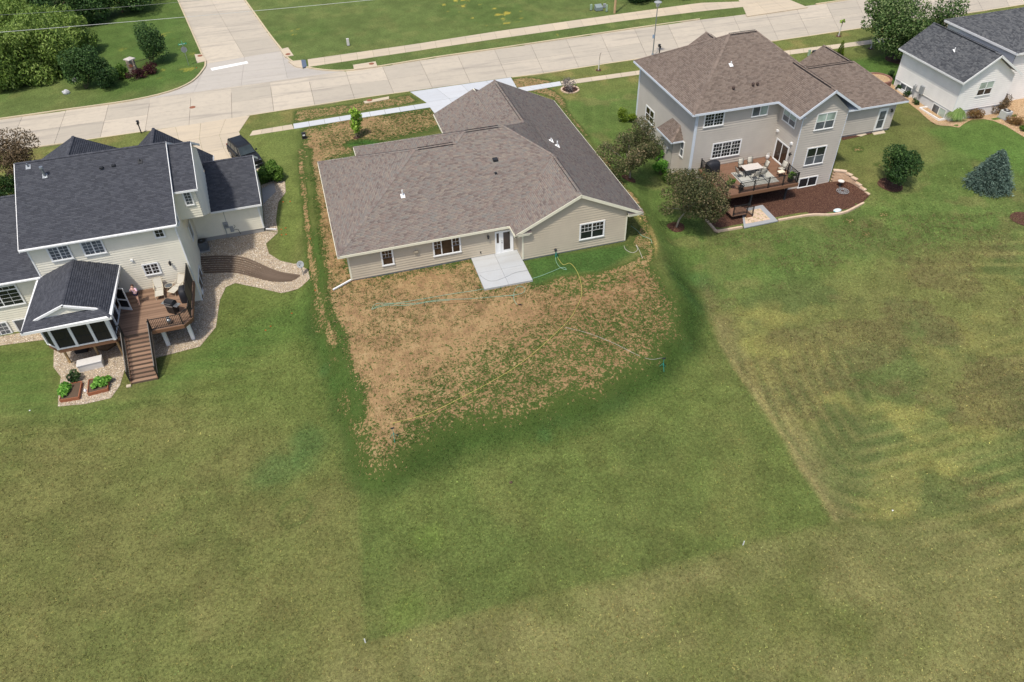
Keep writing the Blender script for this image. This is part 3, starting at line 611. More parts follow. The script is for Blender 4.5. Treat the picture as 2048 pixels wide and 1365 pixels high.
# ------------------------------------------------------------------ building helpers
UP = Vector((0, 0, 1))
def cross_at(poly, v):
    xs_ = []
    for (u0, v0), (u1, v1) in zip(poly, poly[1:] + poly[:1]):
        if (v0 <= v) != (v1 <= v): xs_.append(u0 + (v - v0) / (v1 - v0) * (u1 - u0))
    return sorted(xs_)
def rows_of(poly, h):
    vs_ = [p[1] for p in poly]; lo, hi = min(vs_), max(vs_); out = []; v = lo
    while v < hi - 1e-4:
        w = min(v + h, hi); a = cross_at(poly, v + 1e-4); b = cross_at(poly, w - 1e-4)
        if len(a) != len(b): a = b = cross_at(poly, (v + w) / 2)
        for i in range(0, len(a) - 1, 2): out.append((v, w, a[i], a[i + 1], b[i], b[i + 1]))
        v = w
    return out
class Wall:
    """vertical wall: point p0 at z=0, u along the wall to the right seen from outside, n outwards"""
    def __init__(s, p0, u): s.p = Vector((p0[0], p0[1], 0)); s.u = Vector((u[0], u[1], 0)).normalized(); s.n = Vector((s.u.y, -s.u.x, 0))
    def at(s, u, z, d=0.0): return s.p + s.u * u + UP * z + s.n * d
    def siding(s, poly, mat, parent, name='wall', h=0.23, out=0.045):
        mb = MB()
        for v, w, a0, a1, b0, b1 in rows_of(poly, h):
            mb.add([s.at(a0, v, out), s.at(a1, v, out), s.at(b1, w, 0), s.at(b0, w, 0), s.at(a0, v, -0.004), s.at(a1, v, -0.004)], [(0, 1, 2, 3), (4, 5, 1, 0)])
        return mb.build(name, mat, parent)
    def panel(s, poly, d0, d1, mat, parent, name):
        return MB().prism([s.at(u, z, d0) for u, z in poly], s.n * (d1 - d0)).build(name, mat, parent)
    def rect(s, mb, u0, u1, z0, z1, d0, d1): return mb.obox(s.at(u0, z0, d0), s.u * (u1 - u0), UP * (z1 - z0), s.n * (d1 - d0))
    def window(s, parent, u0, u1, z0, z1, sashes, gmat='glass', trim=0.09, tm='white', name='window', muntin=None):
        """sashes: list of (fu0, fu1, fz0, fz1, nx, ny, glass material) in fractions of the opening"""
        R_ = lambda m_, a_, b_, c_, d_, e_, g_: s.rect(m_, a_, b_, c_, d_, e_ + 0.042, g_ + 0.042)
        f = MB(); t = trim
        R_(f, u0, u1, z1 - t, z1, 0.0, 0.06); R_(f, u0 - 0.02, u1 + 0.02, z0, z0 + t, 0.0, 0.075)
        R_(f, u0, u0 + t, z0 + t, z1 - t, 0.0, 0.06); R_(f, u1 - t, u1, z0 + t, z1 - t, 0.0, 0.06)
        win = f.build(name, M[tm], parent); U0, U1, Z0, Z1 = u0 + t, u1 - t, z0 + t, z1 - t; W, H = U1 - U0, Z1 - Z0
        for sa in sashes:
            a, b, c, d, nx, ny = sa[:6]; gm = M[sa[6]] if len(sa) > 6 else M[gmat]
            p0, p1, r0, r1 = U0 + a * W, U0 + b * W, Z0 + c * H, Z0 + d * H; st = 0.04
            g = MB(); R_(g, p0 + st, p1 - st, r0 + st, r1 - st, 0.002, 0.022); g.build('pane', gm, win)
            q = MB(); R_(q, p0, p1, r0, r0 + st, 0.001, 0.05); R_(q, p0, p1, r1 - st, r1, 0.001, 0.05); R_(q, p0, p0 + st, r0 + st, r1 - st, 0.001, 0.05); R_(q, p1 - st, p1, r0 + st, r1 - st, 0.001, 0.05)
            q.build('sash', M[tm], win)
            if nx * ny > 1:
                m = MB(); mw = 0.022
                for i in range(1, nx): x = p0 + st + (p1 - p0 - 2 * st) * i / nx; R_(m, x - mw / 2, x + mw / 2, r0 + st, r1 - st, 0.024, 0.034)
                for j in range(1, ny): z = r0 + st + (r1 - r0 - 2 * st) * j / ny; R_(m, p0 + st, p1 - st, z - mw / 2, z + mw / 2, 0.0235, 0.036)
                m.build('muntin', M[muntin or tm], win)
        return win
def back(y, x0=0): return Wall((x0, y), (1, 0))      # u = x
def leftw(x): return Wall((x, 0), (0, -1))           # u = -y
def rightw(x): return Wall((x, 0), (0, 1))           # u = y
def front(y): return Wall((0, y), (-1, 0))           # u = -x
def roof_face(pts, smat, roof, expo=0.145, seed=0):
    P = [Vector(p) for p in pts]; nrm = Vector()
    for a, b in zip(P, P[1:] + P[:1]): nrm += a.cross(b)
    nrm.normalize(); nrm = -nrm if nrm.z < 0 else nrm
    u = UP.cross(nrm).normalized(); v = nrm.cross(u); o = P[0]
    poly = [((p - o).dot(u), (p - o).dot(v)) for p in P]; rn = random.Random(seed + len(P) * 13 + int(abs(P[0].x * 31)))
    V = []; F = []; T = []
    for va, vb, a0, a1, b0, b1 in rows_of(poly, expo):
        L = max(a1 - a0, b1 - b0)
        if L < 0.04: continue
        cuts = [0.0]; x = rn.uniform(-0.3, 0)
        while x < L:
            x += rn.uniform(0.16, 0.42)
            if 0.03 < x < L - 0.03: cuts.append(x / L)
        cuts.append(1.0)
        for f0, f1 in zip(cuts[:-1], cuts[1:]):
            t = rn.random(); h = 0.009 + 0.008 * rn.random(); k = len(V)
            pa, pb = a0 + (a1 - a0) * f0, a0 + (a1 - a0) * f1; qa, qb = b0 + (b1 - b0) * f0, b0 + (b1 - b0) * f1
            V += [o + u * pa + v * va + nrm * h, o + u * pb + v * va + nrm * h, o + u * qb + v * vb + nrm * 0.003, o + u * qa + v * vb + nrm * 0.003, o + u * pa + v * va, o + u * pb + v * va]
            F += [(k, k + 1, k + 2, k + 3), (k + 4, k + 5, k + 1, k)]; T += [t] * 6
    off = ORG.get(roof, Vector())
    me = mesh_arr('shingles', np.array([(p - off)[:] for p in V]), F, smat, T)
    return tag(link('shingles', me, roof), kind='stuff')
def cap_line(p, q, smat, roof, w=0.13, name='ridge_cap', lift=0.03):
    p, q = Vector(p), Vector(q); d = q - p; L = d.length; d.normalize(); a = d.cross(UP).normalized(); mb = MB(); n = max(1, int(L / 0.2)); rn = random.Random(int(L * 1000))
    for i in range(n):
        s0, s1 = p + d * (L * i / n), p + d * (L * (i + 1) / n + 0.02); h0, h1 = lift + 0.022, lift + 0.008; dr = w * 0.42; t = rn.random()
        mb.add([s0 - a * w + UP * (h0 - dr), s0 + UP * h0, s0 + a * w + UP * (h0 - dr), s1 - a * w + UP * (h1 - dr), s1 + UP * h1, s1 + a * w + UP * (h1 - dr)], [(0, 1, 4, 3), (1, 2, 5, 4), (0, 2, 1)], t if abs(t - 0.5) > 0.01 else 0.52)
    return mb.build(name, smat, roof)
def roof_deck(faces, roof_name, parent, mat, th=0.1):
    mb = MB()
    for f in faces: mb.prism([Vector(p) - UP * 0.004 for p in f], (0, 0, -th))
    return mb.build(roof_name, mat, parent)
def fascia(pts, mat, roof, h=0.2, t=0.045, drop=0.0, name='fascia', closed=False):
    """boards along the eave line; outward is to the right of the walking direction"""
    mb = MB(); P = [Vector(p) for p in pts]; segs = list(zip(P[:-1], P[1:])) + ([(P[-1], P[0])] if closed else [])
    for a, b in segs:
        d = (b - a).normalized(); n = Vector((d.y, -d.x, 0)).normalized() * t
        mb.obox(a - UP * (h + drop) + n * 0.05, b - a + d * t * 0.9, n, UP * h)
    return mb.build(name, mat, roof)
def gutter(p, q, mat, roof):
    p, q = Vector(p), Vector(q); d = (q - p).normalized(); n = Vector((d.y, -d.x, 0)) * 0.1; mb = MB()
    mb.obox(p - UP * 0.12 + n * 0.5, q - p, n, UP * 0.1); return mb.build('gutter', mat, roof)
def soffit(poly, z, mat, roof): return MB().prism([(x, y, z) for x, y in poly], (0, 0, 0.02)).build('soffit', mat, roof)
def vent_box(p, roof, w=0.3, h=0.14): return MB().cbox(Vector(p) + UP * h / 2, (w, w, h)).build('roof_vent', M['dark'], roof, bevel=0.02)
def vent_pipe(p, roof, h=0.45, r=0.055, mat='white', cap=False, flash=True):
    p = Vector(p); mb = MB().cyl(p - UP * 0.1, p + UP * h, r, n=10)
    if cap: mb.cyl(p + UP * h, p + UP * (h + 0.14), r * 1.8, r * 1.5, 12)
    o = mb.build('vent_pipe', M[mat], roof)
    if flash: MB().obox(p + Vector((-0.17, -0.2, -0.07)), (0.34, 0, 0), (0, 0.36, 0.18), (0, -0.01, 0.02)).build('flashing', M['steel' if mat in ('steel', 'brownvent') else mat], roof)
    return o
def ridge_vent(p, q, roof, w=0.3, mat='black'):
    p, q = Vector(p), Vector(q); d = (q - p); a = d.normalized().cross(UP) * w / 2; mb = MB()
    for s in (-1, 1): mb.obox(p + a * s * 0.92 - UP * 0.085, d, a * s * 0.12, UP * (0.05 if s < 0 else 0.03))
    return mb.build('ridge_vent', M[mat], roof)
def downspout(w, u, z0, z1, parent, mat, ext=None):
    mb = MB(); w.rect(mb, u - 0.04, u + 0.04, z0, z1, 0.02, 0.09)
    if ext: mb.bar(w.at(u, z0 + 0.05, 0.06), ext, 0.1, 0.09)
    return mb.build('downspout', M[mat], parent)
def corner_trim(pts, parent, mat, w=0.1):
    for x, y, z0, z1 in pts: MB().box((x - w / 2, y - w / 2, z0), (x + w / 2, y + w / 2, z1)).build('corner_board', M[mat], parent)
def wall_lamp(w, u, z, label):
    o = thing('wall_lamp', label, 'lamp', w.at(u, z)); mb = MB(); w.rect(mb, u - 0.06, u + 0.06, z - 0.14, z + 0.1, 0.0, 0.03); mb.bar(w.at(u, z + 0.16, 0.02), w.at(u, z + 0.18, 0.2), 0.03, 0.03); mb.build('bracket', M['black'], o)
    c = w.at(u, z, 0.19); MB().lathe(c, [(0.05, -0.17), (0.075, -0.14), (0.1, 0.08), (0.04, 0.15)], 8).build('lantern', M['black'], o)
    MB().lathe(c + UP * 0.0, [(0.03, -0.08), (0.05, 0.0), (0.03, 0.06)], 8).build('bulb', M['steel'], o); return o

M['brownvent'] = plain('brown_vent', C(84, 70, 64), 0.6)
# ================================================================== middle house
def middle_house():
    H = thing('house', 'single storey tan house with brown blended shingle hip roof, in the middle', 'house', (12, 58, -0.2))
    e, p = 2.62, 0.48; xl, xr, yb = -0.14, 24.45, 49.3; z1, z2 = e + p * 7.875, e + p * 8.8; zg = e + p * 5.45; zr = e + p * 6.225; z5 = e + p * 4.3
    A = dict(left=[(xl, yb, e), (7.735, 57.175, z1), (xl, 65.05, e)],
             back=[(xl, yb, e), (13.55, yb, e), (19.0, 54.75, zg), (15.65, 58.1, z2), (12.15, 58.1, z2), (11.225, 57.175, z1), (7.735, 57.175, z1)],
             f1=[(7.735, 57.175, z1), (11.225, 57.175, z1), (3.35, 65.05, e), (xl, 65.05, e)],
             l2=[(11.225, 57.175, z1), (12.15, 58.1, z2), (3.35, 66.9, e), (3.35, 65.05, e)],
             f2=[(12.15, 58.1, z2), (15.65, 58.1, z2), (18.225, 60.675, zr), (12.0, 66.9, e), (3.35, 66.9, e)],
             l3=[(12.0, 66.9, e), (18.225, 60.675, zr), (18.225, 70.5, zr), (16.3, 70.5, z5), (16.3, 71.4, z5), (12.0, 71.4, e)],
             r5=[(16.3, 71.4, z5), (20.6, 71.4, e), (20.6, 70.5, e), (16.3, 70.5, z5)],
             right=[(xr, 47.87, e), (xr, 70.5, e), (18.225, 70.5, zr), (18.225, 60.675, zr), (15.65, 58.1, z2), (19.0, 54.75, zg), (19.0, 47.87, zg)],
             gl=[(19.0, 47.87, zg), (19.0, 54.75, zg), (13.55, 49.3, e), (13.55, 47.87, e)])
    roof = roof_deck(A.values(), 'roof', H, M['cream'], 0.09)
    for k, (n, f) in enumerate(A.items()): roof_face(f, M['sh_mix'], roof, seed=k)
    for a, b in ((A['left'][0], A['left'][1]), (A['left'][2], A['left'][1]), ((7.735, 57.175, z1), (11.225, 57.175, z1)), ((11.225, 57.175, z1), (12.15, 58.1, z2)), ((12.15, 58.1, z2), (15.65, 58.1, z2)), ((3.35, 66.9, e), (12.15, 58.1, z2)), ((19, 54.75, zg), (15.65, 58.1, z2)), ((18.225, 60.675, zr), (15.65, 58.1, z2)), ((18.225, 60.675, zr), (18.225, 70.5, zr)), ((19, 47.87, zg), (19, 54.75, zg))): cap_line(a, b, M['sh_mix'], roof)
    for a, b in (((8.0, 57.175, z1), (11.0, 57.175, z1)), ((12.3, 58.1, z2), (15.2, 58.1, z2)), ((18.225, 61.2, zr), (18.225, 69.6, zr)), ((19, 48.5, zg), (19, 54.2, zg))): ridge_vent(Vector(a) + UP * 0.1, Vector(b) + UP * 0.1, roof)
    fm = M['cream']
    fascia([(xl, 65.05, e), (xl, yb, e)], fm, roof); fascia([(xl, yb, e), (13.5, yb, e)], fm, roof); fascia([(13.55, yb, e), (13.55, 47.87, e)], fm, roof)
    fascia([(13.55, 47.87, e), (14.75, 47.87, e)], fm, roof); fascia([(23.2, 47.87, e), (xr, 47.87, e)], fm, roof); fascia([(xr, 47.87, e), (xr, 70.5, e)], fm, roof)
    fascia([(3.35, 65.05, e), (xl, 65.05, e)], fm, roof); fascia([(3.35, 66.9, e), (3.35, 65.05, e)], fm, roof); fascia([(12, 66.9, e), (3.35, 66.9, e)], fm, roof); fascia([(12, 71.4, e), (12, 66.9, e)], fm, roof)
    fascia([(19.0, 47.87, zg), (13.55, 47.87, e)][::-1], fm, roof, 0.26, name='rake_board'); fascia([(19.0, 47.87, zg), (xr, 47.87, e)], fm, roof, 0.26, name='rake_board')
    fascia([(24.45, 70.5, e), (18.225, 70.5, zr)], fm, roof, name='rake_board')
    # small shingled returns at the foot of the back gable
    for x0, x1 in ((13.55, 14.95), (23.15, xr)):
        f = [(x0, 47.80, e + 0.02), (x1, 47.80, e + 0.02), (x1, 48.13, e + 0.2), (x0, 48.13, e + 0.2)]; roof_face(f, M['sh_mix'], roof); MB().prism(f, (0, 0, -0.1)).build('cornice_return', fm, roof)
    soffit([(xl + 0.02, yb + 0.02), (13.6, yb + 0.02), (13.6, 49.7), (0.6, 49.7), (0.6, 64.6), (xl + 0.02, 64.6)], e - 0.2, fm, roof); soffit([(23.15, 47.9), (xr - 0.02, 47.9), (xr - 0.02, 70.4), (23.15, 70.4)], e - 0.2, fm, roof); soffit([(13.57, 47.9), (14.28, 47.9), (14.28, 49.65), (13.57, 49.65)], e - 0.2, fm, roof)
    vent_pipe((5.85, 53.3, e + p * 4.0), roof, 0.55); vent_pipe((19.9, 57.9, e + p * 4.55), roof, 0.3); vent_pipe((20.2, 57.1, e + p * 4.25), roof, 0.5)
    vent_box((14.05, 55.1, e + p * 5.8 - 0.05), roof, 0.42, 0.2); vent_box((13.75, 53.9, e + p * 4.6 - 0.03), roof, 0.2, 0.16)
    sm = M['sid_tan']; b = back(49.68); bg_ = back(48.13)
    b.siding([(0.6, 0.02), (14.27, 0.02), (14.27, 2.46), (0.6, 2.46)], sm, H); bg_.siding([(14.27, 0.02), (23.15, 0.02), (23.15, 2.46), (23.05, 3.3), (19.0, 5.1), (14.9, 3.15), (14.27, 2.46)], sm, H)
    leftw(0.6).siding([(-64.6, 0.0), (-49.68, 0.0), (-49.68, 2.46), (-64.6, 2.46)], sm, H); rightw(23.15).siding([(48.13, 0), (70.1, 0), (70.1, 2.46), (48.13, 2.46)], sm, H)
    leftw(14.27).siding([(-49.68, 0.02), (-48.13, 0.02), (-48.13, 2.46), (-49.68, 2.46)], sm, H); front(64.6).siding([(-3.8, 0), (-0.6, 0), (-0.6, 2.46), (-3.8, 2.46)], sm, H)
    leftw(3.8).siding([(-66.4, 0), (-64.6, 0), (-64.6, 2.46), (-66.4, 2.46)], sm, H); front(66.4).siding([(-12.6, 0), (-3.8, 0), (-3.8, 2.46), (-12.6, 2.46)], sm, H); leftw(12.6).siding([(-70.1, 0), (-66.4, 0), (-66.4, 2.46), (-70.1, 2.46)], sm, H); front(70.1).siding([(-23.15, 0), (-12.6, 0), (-12.6, 2.5), (-18.2, 5.2), (-23.15, 2.5)], sm, H)
    for poly in ([(0.62, 49.70), (14.3, 49.70), (14.3, 48.15), (23.13, 48.15), (23.13, 70.0), (12.65, 70.0), (12.65, 66.3), (3.85, 66.3), (3.85, 64.5), (0.62, 64.5)],): MB().prism([(x, y, -1.3) for x, y in poly], (0, 0, 1.31)).build('foundation', M['footing'], H)
    corner_trim([(0.6, 49.68, -0.02, 2.46), (14.27, 48.13, 0, 2.46), (23.15, 48.13, -0.02, 2.46)], H, 'cream')
    b.window(H, 3.1, 4.1, 0.76, 2.3, [(0, 1, 0.47, 1, 3, 2), (0, 1, 0, 0.5, 1, 1)], 'glass_br')
    b.window(H, 7.24, 9.54, 0.77, 2.31, [(0, 0.29, 0.47, 1, 2, 2), (0, 0.29, 0, 0.5, 1, 1), (0.29, 0.71, 0, 1, 1, 1), (0.71, 1, 0.47, 1, 2, 2), (0.71, 1, 0, 0.5, 1, 1)], 'glass_br')
    bg_.window(H, 19.05, 21.23, 0.84, 2.42, [(0, 0.5, 0.47, 1, 3, 2), (0, 0.5, 0, 0.5, 1, 1), (0.5, 1, 0.47, 1, 3, 2), (0.5, 1, 0, 0.5, 1, 1)])
    # glazed door with side light
    f = MB()
    for a in ((12.37, 12.45, -0.05, 2.09), (13.82, 13.9, -0.05, 2.09), (12.74, 12.86, -0.05, 2.02)): b.rect(f, *a, 0, 0.12)
    b.rect(f, 12.45, 13.82, 2.02, 2.09, 0, 0.12); b.rect(f, 12.45, 13.82, -0.05, 0.0, 0, 0.1)
    dr = f.build('door', M['white'], H); q = MB(); b.rect(q, 12.86, 13.82, 0, 2.02, 0.0, 0.09); q.build('door_leaf', M['white'], dr); q = MB(); b.rect(q, 12.45, 12.74, 0, 2.02, 0, 0.085); q.build('side_light', M['white'], dr)
    for a, bb, c, d in ((13.06, 13.62, 0.24, 1.92), (12.5, 12.69, 1.0, 1.92)):
        q = MB(); b.rect(q, a, bb, c, d, 0.084, 0.1); q.build('pane', M['glass_br'], dr)
    MB().cyl(b.at(12.94, 0.98, 0.07), b.at(12.94, 0.98, 0.14), 0.035, n=8).build('door_handle', M['black'], dr); MB().cyl(b.at(12.94, 1.14, 0.07), b.at(12.94, 1.14, 0.11), 0.03, n=8).build('lock', M['black'], dr)
    q = MB(); b.rect(q, 5.75, 6.03, 1.4, 1.7, 0, 0.12); q.obox(b.at(5.73, 1.55, 0.1), b.u * 0.32, UP * 0.16, b.n * 0.1); q.build('dryer_vent', plain('vent_taupe', C(176, 166, 146)), H)
    q = MB(); b.rect(q, 11.08, 11.16, 0.3, 0.42, 0, 0.09); q.build('outlet_cover', M['dark'], H)
    lft = leftw(0.6); ext = G(666, 580, 0.08); downspout(lft, -49.8, 0.0, 2.42, H, 'cream', None)
    q = MB(); q.bar(Vector((0.52, 49.6, 0.08)), ext, 0.11, 0.1); q.build('downspout_extension', M['white'], H)
    rw = rightw(23.15); downspout(rw, 48.5, -0.1, 2.42, H, 'cream'); downspout(rw, 50.1, -0.1, 2.42, H, 'cream')
    wall_lamp(b, 11.8, 1.78, 'black lantern on the tan back wall left of the white door')
    return H
middle_house()
pt = thing('patio', None, None); tag(pt, 'square concrete patio slab at the back door of the middle house', kind='structure')
pa = [(10.3, 49.66), (12.26, 49.66), (14.22, 49.66)]; pb = [(10.28, 47.45), (12.25, 47.42), (14.22, 47.4)]; pc = [(10.27, 45.3), (12.24, 45.27), (14.2, 45.25)]
for r0, r1 in ((pa, pb), (pb, pc)):
    for i in range(2): slab_obj('slab', [r0[i], r0[i + 1], r1[i + 1], r1[i]], -0.02, 0.16, M['patio'], pt, 0.012)

# ================================================================== charcoal roofed house (left)
def hip_gable_roof(H, faces, smat, under, caps=(), expo=0.145):
    roof = roof_deck(faces, 'roof', H, under, 0.09)
    for k, f in enumerate(faces): roof_face(f, smat, roof, expo, seed=k)
    for a, b in caps: cap_line(a, b, smat, roof)
    return roof
def left_house():
    H = thing('house', 'cream two storey house with charcoal roof and back deck, on the left', 'house', (-16, 59, -0.5)); w = M['white']; sm = M['sid_cream']; sd = M['sh_dark']
    e, zr, yb, yr, yf = 5.65, 9.1, 52.75, 59.35, 65.95; xl, xr = -21.85, -11.12; p = (zr - e) / (yr - yb)
    # main block with two front gables
    gx1, gz1, hw1 = -19.25, 7.62, 3.8; gx2, gz2 = -13.1, 7.1
    def yfront(z): return yr + (zr - z) / p
    faces = [[(xl, yb, e), (xr, yb, e), (xr, yr, zr), (xl, yr, zr)], [(xl, yr, zr), (xr, yr, zr), (xr, yf, e), (xl, yf, e)],
             [(gx1, 66.3, gz1), (gx1, yfront(gz1), gz1), (gx1 - hw1, yf, e), (gx1 - hw1, 66.3, e)], [(gx1, 66.3, gz1), (gx1 + hw1, 66.3, e), (gx1 + hw1, yf, e), (gx1, yfront(gz1), gz1)],
             [(gx2, 66.9, gz2), (gx2, yfront(gz2) - 0.05, gz2), (gx2 - 2.6, yf, 5.02), (gx2 - 2.6, 66.9, 5.02)], [(gx2, 66.9, gz2), (-9.05, 66.9, 3.86), (-9.05, 63.5, 3.86), (-11.1, 63.5, 5.5), (gx2, yfront(gz2) - 0.05, gz2)]]
    roof = hip_gable_roof(H, faces, sd, w, [((xl, yr, zr), (xr, yr, zr)), ((gx1, 66.3, gz1), (gx1, yfront(gz1), gz1)), ((gx2, 66.9, gz2), (gx2, yfront(gz2), gz2))])
    fascia([(xl, yb, e), (xr, yb, e)], w, roof, 0.2); gutter((xl, yb, e), (xr, yb, e), w, roof); fascia([(xr, yb, e), (xr, yr, zr)], w, roof, 0.24, name='rake_board'); fascia([(xr, yr, zr), (xr, yf, e)], w, roof, 0.24, name='rake_board'); fascia([(xl, yr, zr), (xl, yb, e)], w, roof, 0.24, name='rake_board')
    fascia([(-9.05, 64.2, 3.86), (-9.05, 66.9, 3.86)], w, roof)
    bw = back(53.1); zt = e - 0.2
    bw.siding([(-21.5, -2.0), (-11.35, -2.0), (-11.35, zt), (-21.5, zt)], sm, H, h=0.2, out=0.032); lw_ = leftw(-21.5); lw_.siding([(-65.5, -1.0), (-53.1, -2.0), (-53.1, zt), (-59.3, zr - 0.25), (-65.5, zt)], sm, H, h=0.2, out=0.032)
    rwl = rightw(-11.35); rwl.siding([(53.1, -1.55), (56.2, -1.5), (60.0, -0.5), (65.6, -0.5), (65.6, zt), (59.3, zr - 0.25), (53.1, zt)], sm, H, h=0.2, out=0.032)
    front(65.5).siding([(11.35, -0.4), (21.5, -0.4), (21.5, zt), (19.3, 7.3), (17, zt), (13, 6.6), (11.35, zt)], sm, H, h=0.2, out=0.032)
    corner_trim([(-11.35, 53.1, -1.9, zt), (-21.5, 53.1, -1.9, zt)], H, 'white')
    # stepped bay between main block and garage
    e2, z2, y2b = 6.77, 8.82, 55.55; xr2 = -9.38
    f2 = [[(xr, y2b, e2), (xr2, y2b, e2), (xr2, 59.4, z2), (xr, 59.4, z2)], [(xr, 59.4, z2), (xr2, 59.4, z2), (xr2, 63.3, e2), (xr, 63.3, e2)]]
    r2 = hip_gable_roof(H, f2, sd, w, [((xr, 59.4, z2), (xr2, 59.4, z2))]); fascia([(xr, y2b, e2), (xr2, y2b, e2)], w, r2, 0.16); fascia([(xr2, y2b, e2), (xr2, 59.4, z2)], w, r2, 0.2, name='rake_board'); fascia([(xr2, 59.4, z2), (xr2, 63.3, e2)], w, r2, 0.2, name='rake_board')
    b2 = back(55.9); b2.siding([(-11.35, 4.2), (-9.62, 4.2), (-9.62, e2 - 0.12), (-11.35, e2 - 0.12)], sm, H, h=0.2, out=0.032); MB().box((-11.3, 55.9, 4.16), (-9.62, 62.9, 4.2)).build('bay_floor', w, H)
    rightw(-9.62).siding([(55.9, 4.2), (60.0, 2.1), (62.9, 2.1), (62.9, e2 - 0.1), (59.4, z2 - 0.2), (55.9, e2 - 0.1)], sm, H, h=0.2, out=0.032)
    b2.window(H, -10.6, -9.93, 5.3, 6.54, [(0, 1, 0, 1, 2, 4)], 'greyglass', 0.07)
    # garage wing
    eg, zg, ygb, ygr = 2.35, 4.7, 59.6, 64.0; xg0, xg1 = -9.63, -5.5
    f3 = [[(xg0, ygb, eg), (xg1, ygb, eg), (xg1, ygr, zg), (xg0, ygr, zg)], [(xg0, ygr, zg), (xg1, ygr, zg), (xg1, 68.4, eg), (xg0, 68.4, eg)]]
    r3 = hip_gable_roof(H, f3, sd, w, [((xg0, ygr, zg), (xg1, ygr, zg))]); fascia([(xg0, ygb, eg), (xg1, ygb, eg)], w, r3, 0.16); fascia([(xg1, ygb, eg), (xg1, ygr, zg)], w, r3, 0.22, name='rake_board'); fascia([(xg1, ygr, zg), (xg1, 68.4, eg)], w, r3, 0.22, name='rake_board')
    g3 = back(60.0); g3.siding([(-11.3, -0.2), (-5.85, -0.2), (-5.85, eg - 0.15), (-11.3, eg - 0.15)], sm, H, h=0.2, out=0.032); rg = rightw(-5.85); rg.siding([(60.0, -0.2), (68.0, -0.2), (68.0, eg - 0.15), (64.0, zg - 0.2), (60.0, eg - 0.15)], sm, H, h=0.2, out=0.032)
    MB().box((-11.2, 60.02, -1.2), (-5.87, 68.0, -0.19)).build('foundation', M['footing'], H); MB().box((-21.45, 53.15, -2.6), (-11.4, 65.4, -1.5)).build('foundation', M['footing'], H)
    corner_trim([(-5.85, 60.0, -0.2, eg - 0.15)], H, 'white', 0.12)
    q = MB(); q.bar((-5.7, 60.0, -0.35), G(553, 459, 0.1), 0.1, 0.09); q.build('downspout_extension', w, H); downspout(rg, 60.15, -0.3, eg, H, 'white')
    # left wing
    f4 = [[(-36, 53.0, 3.05), (-21.5, 53.0, 3.05), (-21.5, 59.6, 6.5), (-36, 59.6, 6.5)], [(-36, 59.6, 6.5), (-21.5, 59.6, 6.5), (-21.5, 66.2, 3.05), (-36, 66.2, 3.05)]]
    r4 = hip_gable_roof(H, f4, sd, w, [((-36, 59.6, 6.5), (-21.9, 59.6, 6.5))]); fascia([(-36, 53.0, 3.05), (-21.4, 53.0, 3.05)], w, r4, 0.16); gutter((-36, 53.0, 3.05), (-21.5, 53.0, 3.05), w, r4)
    b4 = back(53.4); b4.siding([(-35.6, -2.1), (-21.5, -2.1), (-21.5, 2.9), (-35.6, 2.9)], sm, H, h=0.2, out=0.032); MB().box((-35.5, 53.42, -2.8), (-21.5, 66, -2.05)).build('foundation', M['footing'], H); leftw(-35.6).siding([(-66, -1), (-53.4, -2), (-53.4, 2.9), (-59.6, 6.2), (-66, 2.9)], sm, H, h=0.2, out=0.032)
    b4.window(H, -26.35, -23.45, 0.73, 2.62, [(0, 0.5, 0.8, 1, 3, 1), (0.5, 1, 0.8, 1, 3, 1), (0, 0.5, 0, 0.8, 2, 4), (0.5, 1, 0, 0.8, 2, 4)], 'glass', 0.08); b4.window(H, -27.0, -25.4, -1.78, -0.53, [(0, 0.5, 0, 1, 2, 3, 'greyglass'), (0.5, 1, 0, 1, 2, 3, 'greyglass')], trim=0.08); b4.window(H, -25.0, -23.6, -1.85, -0.55, [(0, 1, 0, 1, 1, 1, 'greyglass')], trim=0.05)
    # windows of the main block
    for u0, u1 in ((-20.28, -18.77), (-18.02, -16.48)): bw.window(H, u0, u1, 4.06, 5.34, [(0, 0.5, 0, 1, 2, 4), (0.5, 1, 0, 1, 2, 4)], 'greyglass', 0.08)
    bw.window(H, -12.92, -12.16, 4.57, 5.38, [(0, 1, 0, 1, 2, 2)], 'glass', 0.07); bw.window(H, -14.62, -13.42, 1.49, 2.56, [(0, 0.5, 0, 1, 2, 3), (0.5, 1, 0, 1, 2, 3)], 'glass', 0.08)
    rwl.window(H, 53.7, 56.2, -1.62, -0.35, [(0, 0.5, 0, 1, 1, 1), (0.5, 1, 0, 1, 1, 1)], 'glass', 0.08); rwl.window(H, 57.3, 58.6, 1.2, 2.6, [(0, 1, 0, 1, 1, 1)], 'greyglass', 0.07); rwl.window(H, 54.2, 54.9, 4.6, 5.4, [(0, 1, 0, 1, 1, 1)], 'greyglass', 0.07)
    q = MB(); bw.rect(q, -15.2, -15.02, 3.0, 3.16, 0, 0.12); q.build('wall_vent', w, H)
    wall_lamp(bw, -12.6, 2.3, 'black lantern on the cream wall above the deck loungers')
    # roof details
    zp = lambda y: e + p * (y - yb)
    vent_pipe((-19.8, 58.0, zp(58.0)), roof, 0.65, 0.09, 'steel', True); vent_pipe((-20.9, 58.9, zp(58.9)), roof, 0.3, 0.06, 'steel'); vent_pipe((-13.1, 58.05, zp(58.05)), roof, 0.2, 0.04, 'dark')
    for x in (-15.85, -15.0): vent_box((x, 58.0 + 0.1 * (x + 15), zp(58.0)), roof, 0.26, 0.14)
